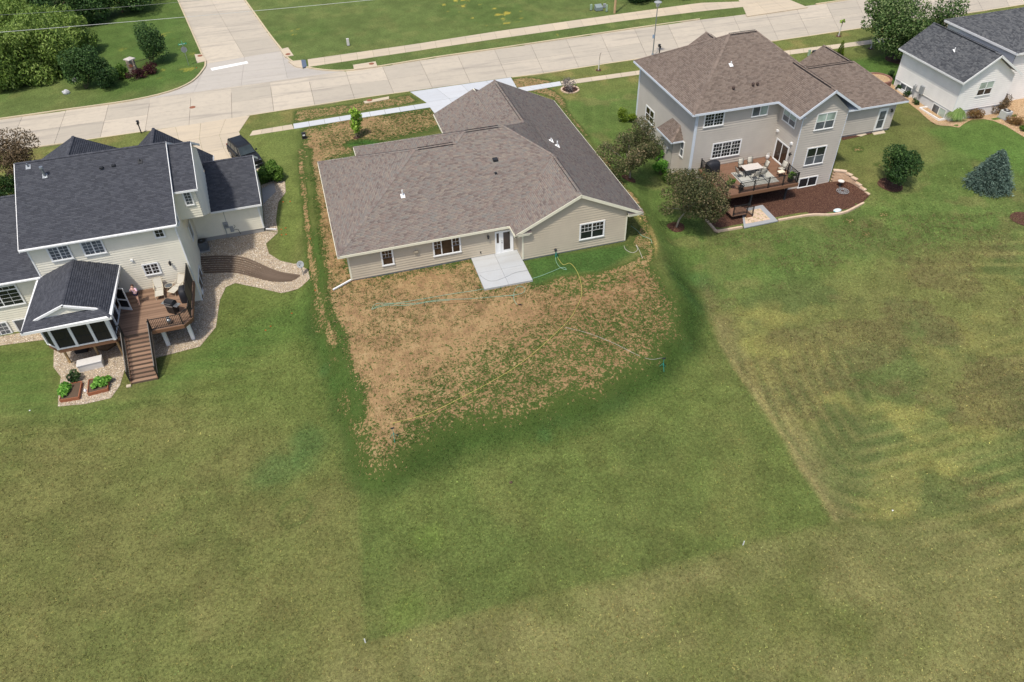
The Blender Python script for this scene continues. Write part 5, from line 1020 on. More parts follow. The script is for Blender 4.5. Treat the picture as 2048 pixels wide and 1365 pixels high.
# ------------------------------------------------------------------ beds of pebbles, mulch and soil
def sheet(name, label, poly, mat, up=0.02, kind='structure', th=0.08):
    P = [Vector(p) for p in poly]; P = [Vector((p.x, p.y, tz(p.x, p.y) + up)) for p in P]
    # fine grid cut by the outline, so that the bed follows the ground
    xy = np.array([p[:2] for p in P]); lo, hi = xy.min(0), xy.max(0); bm = bmesh.new(); vs_ = [bm.verts.new((p.x, p.y, 0)) for p in P]; bm.faces.new(vs_)
    for ax in (0, 1):
        for v in np.arange(lo[ax] + 0.7, hi[ax], 0.9):
            co = [0, 0, 0]; co[ax] = v; no = [0, 0, 0]; no[ax] = 1
            bmesh.ops.bisect_plane(bm, geom=bm.verts[:] + bm.edges[:] + bm.faces[:], plane_co=co, plane_no=no)
    bmesh.ops.triangulate(bm, faces=bm.faces[:])
    cc = np.array([v.co[:2] for v in bm.verts]); zz = terrain(cc[:, 0], cc[:, 1], False)
    for v, z in zip(bm.verts, zz): v.co.z = z + up
    bm.normal_update()
    if sum(f.normal.z for f in bm.faces) < 0: bmesh.ops.reverse_faces(bm, faces=bm.faces[:])
    me = bpy.data.meshes.new(name); bm.to_mesh(me); bm.free(); me.materials.append(mat); return tag(link(name, me), label, kind=kind)
def pebble_mat(name, stops, sc=18):
    t = NT(name).set(0.85, 0.2); p = t.geo(); v = t.n('ShaderNodeTexVoronoi'); v.inputs['Scale'].default_value = sc; t.l(p, v.inputs['Vector'])
    sp = t.n('ShaderNodeSeparateColor'); t.l(v.outputs['Color'], sp.inputs[0]); c = t.ramp(sp.outputs[0], stops)
    d = t.maprange(v.outputs['Distance'], 0.0, 0.6, 1.0, 0.0); cc = t.n('ShaderNodeCombineColor'); k = t.maprange(v.outputs['Distance'], 0.25, 0.65, 1.0, 0.6); [t.l(k, cc.inputs[i]) for i in range(3)]
    t.base(t.mix(1.0, c, cc.outputs[0], 'MULTIPLY')); t.bump(d, 0.8, 0.03); return t.m
M['pebble'] = pebble_mat('river_pebbles', [(0.0, C(150, 130, 108)), (0.35, C(196, 176, 148)), (0.65, C(214, 200, 176)), (0.85, C(170, 160, 150)), (1.0, C(228, 218, 200))])
M['pebble_tan'] = pebble_mat('tan_rock_mulch', [(0.0, C(176, 140, 104)), (0.5, C(206, 172, 132)), (1.0, C(224, 200, 164))])
M['mulch'] = pebble_mat('wood_mulch', [(0.0, C(66, 43, 35)), (0.5, C(96, 66, 54)), (0.85, C(116, 85, 69)), (1.0, C(140, 108, 87))], 22)
M['soil'] = plain('garden_soil', C(92, 76, 62), 0.95, var=0.3, sc=20, bump=0.6)
M['peb_obj'] = leafmat('pebble_stone', C(150, 132, 112), C(206, 188, 162), C(232, 224, 208), 0)
def pebbles(label, poly, n, size=0.05, seed=1):
    rn = np.random.default_rng(seed); P = np.array([p[:2] for p in poly]); lo, hi = P.min(0), P.max(0); q = rn.uniform(lo, hi, (n * 3, 2)); q = q[polysd(q[:, 0], q[:, 1], P) > 0.06][:n]; z = terrain(q[:, 0], q[:, 1], False) + 0.03
    oc = np.array([(1, 0, 0), (0, 1, 0), (-1, 0, 0), (0, -1, 0), (0, 0, .7), (0, 0, -.7)]); of = np.array([(0, 1, 4), (1, 2, 4), (2, 3, 4), (3, 0, 4)])
    s = rn.uniform(0.5, 1.3, (len(q), 1, 3)) * size; a = rn.uniform(0, 6.28, len(q)); V = oc[None] * s; ca, sa = np.cos(a)[:, None], np.sin(a)[:, None]
    V = np.stack([V[..., 0] * ca - V[..., 1] * sa, V[..., 0] * sa + V[..., 1] * ca, V[..., 2]], -1) + np.stack([q[:, 0], q[:, 1], z], 1)[:, None]
    F = (of[None] + (np.arange(len(q)) * 6)[:, None, None]).reshape(-1, 3); me = mesh_arr('pebbles', V.reshape(-1, 3), F, M['peb_obj'], np.repeat(rn.random(len(q)), 6)); return tag(link('pebbles', me), label, 'pebbles', kind='stuff')
pb1 = PX([(-120, 712), (0, 692), (60, 684), (104, 679), (108, 700), (107, 735), (122, 755), (117, 790), (116, 814), (170, 809), (222, 797), (240, 772), (250, 740), (262, 735), (318, 715), (400, 694), (432, 655), (440, 600), (452, 575), (470, 567), (520, 577), (562, 587), (603, 574), (620, 558), (616, 540), (596, 528), (560, 522), (538, 508), (532, 488), (556, 466)]) + [Vector(v) for v in ((-5.8, 60.05, 0), (-11.3, 60.05, 0), (-11.3, 53.1, 0), (-36, 53.2, 0))]
sheet('pebble_bed', 'river pebble bed around the charcoal roofed house', pb1, M['pebble'], 0.025); pebbles('loose river pebbles in the bed under the deck', pb1, 5200, 0.05, 3)
pb2 = [Vector((-5.8, 60.06, 0)), G(556, 464), G(552, 440), G(557, 405), G(572, 385), G(570, 363), G(548, 362), Vector((-5.8, 68, 0))]
sheet('pebble_bed', 'narrow pebble strip beside the garage wall of the charcoal roofed house', pb2, M['pebble'], 0.024); pebbles('loose pebbles beside the garage wall', pb2, 900, 0.05, 4)
sp_ = [Vector((-5.75, 67.3, 0)), G(548, 366), G(552, 385), Vector((-5.75, 64.4, 0))]; sheet('stoop', 'grey concrete pad beside the garage wall', sp_, M['footing'], 0.06)
# curved timber path through the pebbles
tp_ = thing('timber_path', 'brown timber path curving through the pebbles', 'path', G(500, 530))
tA, tB = [(398, 515), (450, 513), (493, 518), (552, 543), (600, 552)], [(408, 545), (440, 544), (476, 545), (540, 561), (585, 562)]
for k, o in enumerate(np.linspace(0, 1, 8)):
    line = smooth(PX([(ax_ + (bx_ - ax_) * o, ay_ + (by_ - ay_) * o) for (ax_, ay_), (bx_, by_) in zip(tA, tB)], 0.05), 5); mb = MB()
    for a, b in zip(line[:-1], line[1:]): mb.bar(a, b, 0.17, 0.06)
    mb.build('timber', M['timber'], tp_)
# mulch bed, stone edging, retaining wall of the taupe house
sheet('mulch_bed', 'dark brown mulch bed under the deck of the taupe house', [(x, y, 0) for x, y in MULCH], M['mulch'], 0.03)
M['block'] = concrete('tan_block', C(206, 176, 146), C(190, 158, 130), 0.3); M['block2'] = concrete('tan_cap', C(214, 190, 166), C(204, 178, 152), 0.2); M['paver_grey'] = concrete('grey_paver', C(160, 164, 168), C(146, 152, 158), 0.2); M['paver_tan'] = pebble_mat('tan_paver', [(0.0, C(196, 172, 136)), (0.5, C(216, 196, 160)), (1.0, C(226, 208, 176))], 9)
ed = thing('edging', 'tan stone edging around the mulch bed', 'edging', OG(44, 50.5)); line = smooth([(x, y, 0) for x, y in [(34.7, 54.2), (34.7, 52.1), (36.85, 50.72)]], 1) ; bl = MB().box((-0.145, -0.1, -0.1), (0.145, 0.1, 0.09)).mesh('edging_block', M['block2'])
def lay_blocks(parent, pts, me, step, name, z=None, dz=0.0):
    for a, b in zip(resample(pts, step)[:-1], resample(pts, step)[1:]):
        c = (a + b) / 2; piece(name, me, parent, (c.x, c.y, (tz(c.x, c.y) if z is None else z) + dz), math.atan2(b.y - a.y, b.x - a.x))
p0 = [Vector((G(*q).x, G(*q).y, 0)) for q in [(1412, 441), (1432, 465), (1488, 455)]]; lay_blocks(ed, p0, bl, 0.3, 'edging_block', BEDZ)
p1 = [Vector((G(*q).x, G(*q).y, 0)) for q in [(1556, 442), (1590, 436), (1625, 431), (1660, 431), (1690, 426), (1715, 414), (1738, 397)]]; lay_blocks(ed, smooth(p1, 4), bl, 0.3, 'edging_block', BEDZ)
rw_ = thing('retaining_wall', 'curved stepped tan block retaining wall by the mulch bed', 'wall', OG(48, 53)); wl_pts = [Vector((p.x + 0.05, p.y + 0.06, 0)) for p in _rw]; bk = MB().box((-0.2, -0.13, -0.075), (0.2, 0.13, 0.074)).mesh('wall_block', M['block']); ck = MB().box((-0.3, -0.17, -0.05), (0.3, 0.17, 0.06)).mesh('cap_block', M['block2'])
Lw = sum((b - a).length for a, b in zip(wl_pts[:-1], wl_pts[1:]))
for c in range(8):
    P_ = resample(wl_pts, 0.41, 0.2 * (c % 2)); keep = Lw * (1 - 0.11 * c)
    for i, (a, b) in enumerate(zip(P_[:-1], P_[1:])):
        if i * 0.41 > keep: break
        q = (a + b) / 2; piece('wall_block', bk, rw_, (q.x + 0.012 * c, q.y + 0.012 * c, BEDZ + 0.05 + 0.15 * c), math.atan2(b.y - a.y, b.x - a.x))
P_ = resample(wl_pts, 0.62)
for i, (a, b) in enumerate(zip(P_[:-1], P_[1:])):
    q = (a + b) / 2; c = max(0, min(8, math.ceil((1 - (i * 0.62 + 0.1) / Lw) / 0.11))); piece('cap_block', ck, rw_, (q.x + 0.012 * c, q.y + 0.012 * c, BEDZ + 0.035 + 0.15 * c), math.atan2(b.y - a.y, b.x - a.x))
pv = thing('paver_patio', None, None); tag(pv, 'small tan paver patio with grey border before the deck', kind='structure'); q = [GZ(*v, BEDZ + 0.06) for v in ((1483, 419), (1525, 410), (1556, 442), (1488, 456))]; MB().prism(q, (0, 0, -0.1)).build('border_pavers', M['paver_grey'], pv)
q2 = [GZ(*v, BEDZ + 0.075) for v in ((1488, 424), (1520, 417), (1541, 439), (1491, 448))]; A, B, C_, D_ = q2
for i in range(8):
    for j in range(6):
        f = lambda s, t: A.lerp(B, s).lerp(D_.lerp(C_, s), t); slab_obj('paver', [f(i / 8, j / 6), f((i + 1) / 8, j / 6), f((i + 1) / 8, (j + 1) / 6), f(i / 8, (j + 1) / 6)], BEDZ + 0.075, 0.05, M['block2'] if (i * 7 + j * 5) % 3 else M['paver_tan'], pv, 0.012)
sheet('mulch_strip', 'brown mulch strip under the garage back wall', PX([(1681, 266), (1740, 260), (1744, 268), (1684, 282)]), M['mulch'], 0.03)
slab_obj('stepping_stone', PX([(1742, 262), (1765, 258), (1771, 266), (1748, 270)], 0.04), None, 0.06, M['walk'], thing('stepping_stone', 'flat beige stone before the garage back door', 'stone', G(1756, 264)))
slab_obj('stepping_stone', PX([(1712, 271), (1728, 266), (1734, 269), (1722, 273)], 0.04), None, 0.06, M['walk'], thing('stepping_stone', 'thin beige stone lying in the mulch strip', 'stone', G(1724, 270)))
sheet('rock_bed', 'tan rock bed along the white house', [Vector(v) for v in ((65.0, 69.0, 0), (64.3, 69.5, 0))] + PX([(1758, 160), (1795, 190), (1838, 223), (1880, 252), (1918, 256), (1945, 240), (1985, 242), (2010, 252), (2048, 275), (2140, 320)]) + [Vector((90, 60.6, 0)), Vector((71.5, 60.6, 0)), Vector((71.3, 59.4, 0)), Vector((65, 59.4, 0))], M['pebble_tan'], 0.03)
for nm, c, r, lab in (('mulch_ring', (1781, 371), 1.15, 'mulch ring under the round green tree'), ('mulch_ring', (1258, 358), 0.7, 'mulch ring under the far crab apple tree'), ('mulch_ring', (1352, 455), 0.8, 'mulch ring under the near crab apple tree'), ('mulch_ring', (1797, 120), 1.5, 'red mulch ring under the big maple'), ('mulch_ring', (1140, 180), 0.95, 'stone edged mulch ring under the grey shrub'), ('mulch_ring', (2050, 440), 1.2, 'mulch ring at the right picture edge'), ('mulch_ring', (713, 276), 0.35, 'small mulch ring under the young tree')):
    g = G(*c); sheet(nm, lab, [Vector((g.x + r * math.cos(a) * (1 + 0.08 * math.sin(3 * a)), g.y + r * math.sin(a), 0)) for a in np.linspace(0, 2 * math.pi, 20)[:-1]], M['mulch'], 0.03)
g = G(1140, 180); ring = thing('edging', 'pale stone ring around the grey shrub', 'edging', g); lay_blocks(ring, [Vector((g.x + math.cos(a), g.y + math.sin(a), 0)) for a in np.linspace(0, 2 * math.pi, 25)], bl, 0.3, 'edging_block')
# round raised planter of dark red blocks by the white house
M['redblock'] = concrete('red_block', C(140, 96, 84), C(120, 84, 76), 0.3); g = Vector((63.4, 69.6, tz(63.4, 69.6))); rp = thing('raised_planter', 'round dark red block planter at the white house corner', 'planter', g); rbk = MB().box((-0.21, -0.11, 0), (0.21, 0.11, 0.145)).mesh('wall_block', M['redblock'])
for c in range(5):
    for k in range(22):
        a = 2 * math.pi * (k + 0.5 * (c % 2)) / 22; piece('wall_block', rbk, rp, (g.x + 1.45 * math.cos(a), g.y + 1.45 * math.sin(a), g.z - 0.15 + 0.15 * c), a + math.pi / 2)
MB().cyl(g, g + UP * 0.5, 1.36, n=24).build('rock_fill', M['pebble_tan'], rp)

M['clod'] = leafmat('soil_clod', C(120, 92, 66), C(152, 122, 88), C(178, 150, 112), 0); _pm = M['peb_obj']; M['peb_obj'] = M['clod']
_d = [p for p in DIRT if p[1] < 49]; pebbles('loose clods on the sown soil', [Vector((p[0], p[1], 0)) for p in DIRT if p[1] < 49.6], 5000, 0.04, 9)['category'] = 'soil'
M['peb_obj'] = _pm

# ------------------------------------------------------------------ things around the left house
def local(root, name, mb, mat, bevel=0, smooth_=False, parent=None):
    o = link(name, mb.mesh(name, M[mat] if isinstance(mat, str) else mat, smooth_)); o.parent = parent or root
    if bevel: m = o.modifiers.new('bevel', 'BEVEL'); m.width = bevel; m.segments = 2; m.limit_method = 'ANGLE'; m.angle_limit = R(40)
    return o
M['sling'] = plain('sling_fabric', C(186, 182, 170), 0.8, var=0.06); M['alu'] = plain('beige_frame', C(196, 186, 164), 0.5, 0.4, var=0.05)
M['cover'] = plain('black_cover', C(40, 42, 48), 0.6, var=0.2); M['stain'] = plain('stainless', C(176, 180, 184), 0.3, 0.5, 0.8, 0.08)
M['table_top'] = plain('pale_table_top', C(200, 194, 188), 0.35, var=0.05); M['rug'] = plain('grey_rug', C(172, 172, 164), 0.95, var=0.08); M['rug_line'] = plain('rug_stripe', C(92, 96, 98), 0.95)
M['greenpaint'] = plain('green_utility_paint', C(150, 172, 150), 0.6); M['plate'] = plain('white_label', C(226, 228, 230), 0.6); M['brown_pl'] = plain('brown_tarp', C(104, 84, 62), 0.8, var=0.25, sc=5, bump=0.5)
M['box_white'] = plain('storage_resin', C(208, 206, 202), 0.55, var=0.06); M['concrete_obj'] = M['footing']; M['clay'] = plain('clay', C(150, 96, 70), 0.8); M['potblack'] = plain('black_pot', C(44, 46, 46), 0.5)
def lounger(label, p, rz):
    t = thing('lounge_chair', label, 'chair', p, 'lounge chairs on the deck', rz)
    fr = MB()
    for s in (-0.3, 0.3):
        fr.tube([(0.75, s, 0.38), (0.0, s, 0.40), (-0.35, s, 0.36), (-0.75, s, 0.85), (-0.85, s, 1.02)], 0.02)
    fr.tube([(-0.85, -0.3, 1.02), (-0.85, 0.3, 1.02)], 0.02); fr.tube([(0.75, -0.3, 0.38), (0.75, 0.3, 0.38)], 0.02); local(t, 'frame', fr, 'alu')
    for a, b, h in (((0.74, 0.0, 0.39), (0.03, 0.0, 0.41), 'footrest'), ((0.01, 0, 0.41), (-0.36, 0, 0.37), 'seat'), ((-0.38, 0, 0.39), (-0.84, 0, 1.0), 'backrest')):
        a, b = Vector(a), Vector(b); n = 4; V = []
        for i in range(n + 1): c = a.lerp(b, i / n) - UP * 0.02 * math.sin(math.pi * i / n); V += [c + Vector((0, -0.29, 0)), c + Vector((0, 0.29, 0))]
        local(t, h, MB().add(V + [v - UP * 0.012 for v in V], [(2 * i, 2 * i + 1, 2 * i + 3, 2 * i + 2) for i in range(n)] + [(2 * n + 2 + 2 * i, 2 * n + 4 + 2 * i, 2 * n + 5 + 2 * i, 2 * n + 3 + 2 * i) for i in range(n)]), 'sling')
    for x, s in ((0.68, -0.31), (0.68, 0.31), (-0.3, -0.31), (-0.3, 0.31)): local(t, 'leg', MB().bar((x, s, 0), (x - 0.05 if x > 0 else x + 0.05, s, 0.39), 0.035, 0.035), 'alu')
    for s in (-0.33, 0.33): local(t, 'armrest', MB().bar((-0.45, s, 0.62), (0.05, s, 0.6), 0.05, 0.03), 'alu')
    return t
dz = 0.3
lounger('beige sling lounge chair standing nearer the porch', Vector((-13.85, 52.0, dz)), R(-86)); lounger('beige sling lounge chair turned towards the grill', Vector((-12.55, 52.05, dz)), R(-125))
t = thing('side_table', 'small round glass table between the lounge chairs', 'table', (-13.15, 52.35, dz)); local(t, 'table_top', MB().cyl((0, 0, 0.42), (0, 0, 0.44), 0.3, n=20), 'greyglass'); local(t, 'rim', MB().tube([(0.3 * math.cos(a), 0.3 * math.sin(a), 0.43) for a in np.linspace(0, 6.283, 21)], 0.018), 'alu')
for a in (0.5, 2.6, 4.7): local(t, 'leg', MB().bar((0.26 * math.cos(a), 0.26 * math.sin(a), 0), (0.2 * math.cos(a), 0.2 * math.sin(a), 0.42), 0.025, 0.025), 'alu')
def grill(label, p, rz):
    t = thing('gas_grill', label, 'grill', p, None, rz); local(t, 'cabinet', MB().box((-0.33, -0.27, 0.12), (0.33, 0.27, 0.82)), 'black', 0.02)
    hd = MB(); prof = [(-0.28, 0.83), (-0.28, 1.02), (-0.2, 1.14), (0.0, 1.2), (0.2, 1.12), (0.28, 0.98), (0.28, 0.83)]; hd.prism([(-0.36, y, z) for y, z in prof], (0.72, 0, 0)); h = local(t, 'lid', hd, 'black', 0.02); local(t, 'lid_handle', MB().bar((-0.26, -0.31, 1.0), (0.26, -0.31, 1.0), 0.03, 0.03), 'stain', parent=h)
    for s in (-1, 1): local(t, 'side_shelf', MB().box((0.36 * s if s > 0 else -0.72, -0.24, 0.8), (0.72 if s > 0 else -0.36, 0.24, 0.84)), 'stain', 0.01)
    for x in (-0.26, 0.26):
        for y in (-0.2, 0.2): local(t, 'caster', MB().cyl((x, y - 0.02, 0.06), (x, y + 0.02, 0.06), 0.06, n=10), 'dark')
    local(t, 'control_panel', MB().box((-0.34, -0.31, 0.72), (0.34, -0.27, 0.82)), 'stain'); return t
grill('open black gas grill with steel shelves by the deck railing', Vector((-12.75, 49.35, dz)), R(-35))
def covered(label, p, sx, sy, h, rz=0):
    t = thing('covered_grill', label, 'grill cover', p, None, rz); n = 24; mb = MB(); pr = [(1.0, 0.02), (1.02, 0.25), (0.97, 0.6), (0.9, 0.85), (0.55, 0.97), (0.1, 1.0)]; V = []; F = []
    for k, (r, z) in enumerate(pr):
        for i in range(n):
            a = 2 * math.pi * i / n; q = (abs(math.cos(a)) ** 4 + abs(math.sin(a)) ** 4) ** -0.25; w = 1 + 0.035 * math.sin(a * 7 + k) * (1 - z); V.append((sx * r * q * w * math.cos(a) * 0.92, sy * r * q * w * math.sin(a) * 0.92, h * z))
        if k: F += [((k - 1) * n + i, (k - 1) * n + (i + 1) % n, k * n + (i + 1) % n, k * n + i) for i in range(n)]
    F.append(tuple((len(pr) - 1) * n + i for i in range(n))); local(t, 'cover', mb.add(V, F), 'cover', smooth_=True); return t
covered('grill under a black cover beside the dark privacy screen', Vector((-11.95, 50.75, dz)), 0.34, 0.62, 1.15)
def tank(label, p, mat='box_white', s=1.0):
    t = thing('propane_tank', label, 'gas tank', p); local(t, 'tank', MB().lathe((0, 0, 0), [(0.11 * s, 0), (0.12 * s, 0.04 * s), (0.15 * s, 0.07 * s), (0.155 * s, 0.25 * s), (0.12 * s, 0.33 * s), (0.04 * s, 0.36 * s)], 16), mat, smooth_=True); local(t, 'collar', MB().lathe((0, 0, 0.34 * s), [(0.09 * s, 0), (0.095 * s, 0.1 * s), (0.08 * s, 0.1 * s), (0.075 * s, 0)], 14), mat); local(t, 'valve', MB().cyl((0, 0, 0.35 * s), (0, 0, 0.43 * s), 0.025 * s, n=8), 'dark')
tank('shiny steel gas bottle behind the left deck railing', Vector((-13.0, 48.1, dz)), 'stain', 1.2)
def ac_unit(label, p, rz, mat, s=0.42):
    t = thing('air_conditioner', label, 'air conditioner', p, None, rz); local(t, 'pad', MB().box((-s - 0.08, -s - 0.08, -0.1), (s + 0.08, s + 0.08, 0.05)), 'footing'); local(t, 'cabinet', MB().box((-s, -s, 0.05), (s, s, 0.8)), mat, 0.03)
    for k in range(7):
        z = 0.14 + 0.09 * k; q = MB(); q.box((-s - 0.012, -s - 0.012, z), (s + 0.012, -s + 0.002, z + 0.045)); local(t, 'louver', q, mat)
    local(t, 'fan_grille', MB().cyl((0, 0, 0.8), (0, 0, 0.83), s * 0.85, n=24), 'black'); local(t, 'fan_hub', MB().cyl((0, 0, 0.83), (0, 0, 0.86), s * 0.25, n=14), mat)
ac_unit('dark grey air conditioner at the inner corner of the cream house', G(408, 498), 0.0, plain('ac_grey', C(96, 100, 106), 0.5)); ac_unit('pale grey air conditioner beside the white house', G(2008, 236), 0.1, plain('ac_pale', C(186, 190, 188), 0.5))
# storage box and clutter under the porch
p = G(185, 735); t = thing('deck_box', 'pale resin storage box under the screened porch', 'box', p, None, R(4)); local(t, 'box', MB().box((-0.82, -0.32, 0), (0.82, 0.34, 0.56)), 'box_white', 0.03); local(t, 'lid', MB().prism([(-0.86, -0.36, 0.57), (0.86, -0.36, 0.57), (0.86, 0.38, 0.57), (-0.86, 0.38, 0.57)], (0, 0, 0.1)), 'box_white', 0.03)
p = G(165, 702); t = thing('storage_tote', 'black storage tote in the shade under the porch', 'box', p); local(t, 'tub', MB().prism([(-0.45, -0.3, 0), (0.45, -0.3, 0), (0.45, 0.3, 0), (-0.45, 0.3, 0)], (0, 0, 0.45)), 'black', 0.04); local(t, 'lid', MB().box((-0.49, -0.34, 0.45), (0.49, 0.34, 0.52)), 'dark', 0.02)
p = G(214, 695); t = thing('tarp_bundle', 'brown tarpaulin bundle in the shade under the porch', 'tarpaulin', p); mb = MB(); V, F = _ball((0, 0, 0.25), (0.75, 0.5, 0.4), 18, 9); V = [(x * (1 + 0.14 * math.sin(5 * y + 7 * z)), y * (1 + 0.16 * math.sin(6 * x + 2)), max(0, z + 0.06 * math.sin(9 * x) * math.cos(7 * y))) for x, y, z in V]; local(t, 'tarp', mb.add(V, F), 'brown_pl', smooth_=True); local(t, 'blue_bag', MB().ball((-0.3, 0.1, 0.5), (0.25, 0.2, 0.2)), plain('blue_bag', C(56, 86, 140)), smooth_=True)
# satellite dish
p = G(607, 552); t = thing('satellite_dish', 'small grey satellite dish on a post in the pebbles', 'dish', p); local(t, 'post', MB().cyl((0, 0, -0.1), (0, 0, 1.1), 0.025, n=8), 'grey'); pr = [(0.0, 0.0), (0.12, 0.015), (0.22, 0.05), (0.3, 0.1)]; n = 18; V = []; F = []
d = Vector((-0.2, -0.8, 0.55)).normalized(); a_ = d.orthogonal().normalized(); b_ = d.cross(a_)
for k, (r, h) in enumerate(pr):
    for i in range(n): V.append(Vector((0, 0, 1.15)) + d * h + (a_ * math.cos(2 * math.pi * i / n) + b_ * math.sin(2 * math.pi * i / n)) * (r + 0.001))
    if k: F += [((k - 1) * n + i, (k - 1) * n + (i + 1) % n, k * n + (i + 1) % n, k * n + i) for i in range(n)]
o = local(t, 'dish', MB().add(V, F), 'grey', smooth_=True); sm_ = o.modifiers.new('solid', 'SOLIDIFY'); sm_.thickness = 0.015; local(t, 'arm', MB().bar(Vector((0, 0, 1.0)), Vector((0, 0, 1.05)) + d * 0.4, 0.025, 0.025), 'grey'); local(t, 'receiver', MB().cbox(Vector((0, 0, 1.07)) + d * 0.42, (0.06, 0.06, 0.08)), 'dark')
# raised vegetable beds
def veg_bed(label, px, plants):
    P = PX(px, 0.0); c = sum(P, Vector()) / 4; c.z = tz(c.x, c.y); t = thing('vegetable_bed', label, 'planter', c); h = 0.3
    for a, b in zip(P, P[1:] + P[:1]):
        a = Vector((a.x, a.y, c.z)); b = Vector((b.x, b.y, c.z))
        for k in range(2): MB().bar(a + UP * (0.06 + 0.15 * k), b + UP * (0.06 + 0.15 * k), 0.05, 0.14).build('plank', M['cedar'], t)
    MB().prism([Vector((p.x, p.y, c.z + 0.22)) for p in [c.lerp(q, 0.96) for q in P]], (0, 0, -0.15)).build('soil', M['soil'], t); return P, c
VB1 = veg_bed('raised cedar bed with leafy plants on its left half', [(131, 775), (166, 768), (160, 800), (122, 806)], 1); VB2 = veg_bed('raised cedar bed full of broad leafed vegetables', [(180, 765), (219, 757), (218, 783), (178, 793)], 1)
p = G(172, 784); t = thing('watering_jug', 'white jug between the two vegetable beds', 'jug', p); local(t, 'jug', MB().lathe((0, 0, 0), [(0.1, 0), (0.11, 0.15), (0.05, 0.22), (0.04, 0.27)], 12), 'plate', smooth_=True); local(t, 'jug_handle', MB().tube([(0.1, 0, 0.06), (0.16, 0, 0.1), (0.15, 0, 0.19), (0.06, 0, 0.22)], 0.012), 'plate')
p = G(147, 765); t = thing('plant_pot', 'black pot holding the round shrub above the vegetable beds', 'pot', p); local(t, 'pot', MB().lathe((0, 0, 0), [(0.16, 0), (0.22, 0.3), (0.24, 0.32), (0.2, 0.32), (0.18, 0.28)], 16), 'potblack'); POT_L = p
p = G(258, 773); t = thing('step_stone', 'small pale stone block at the foot of the deck stairs', 'stone', p); local(t, 'block', MB().box((-0.16, -0.12, -0.05), (0.16, 0.12, 0.1)), 'walk', 0.03)
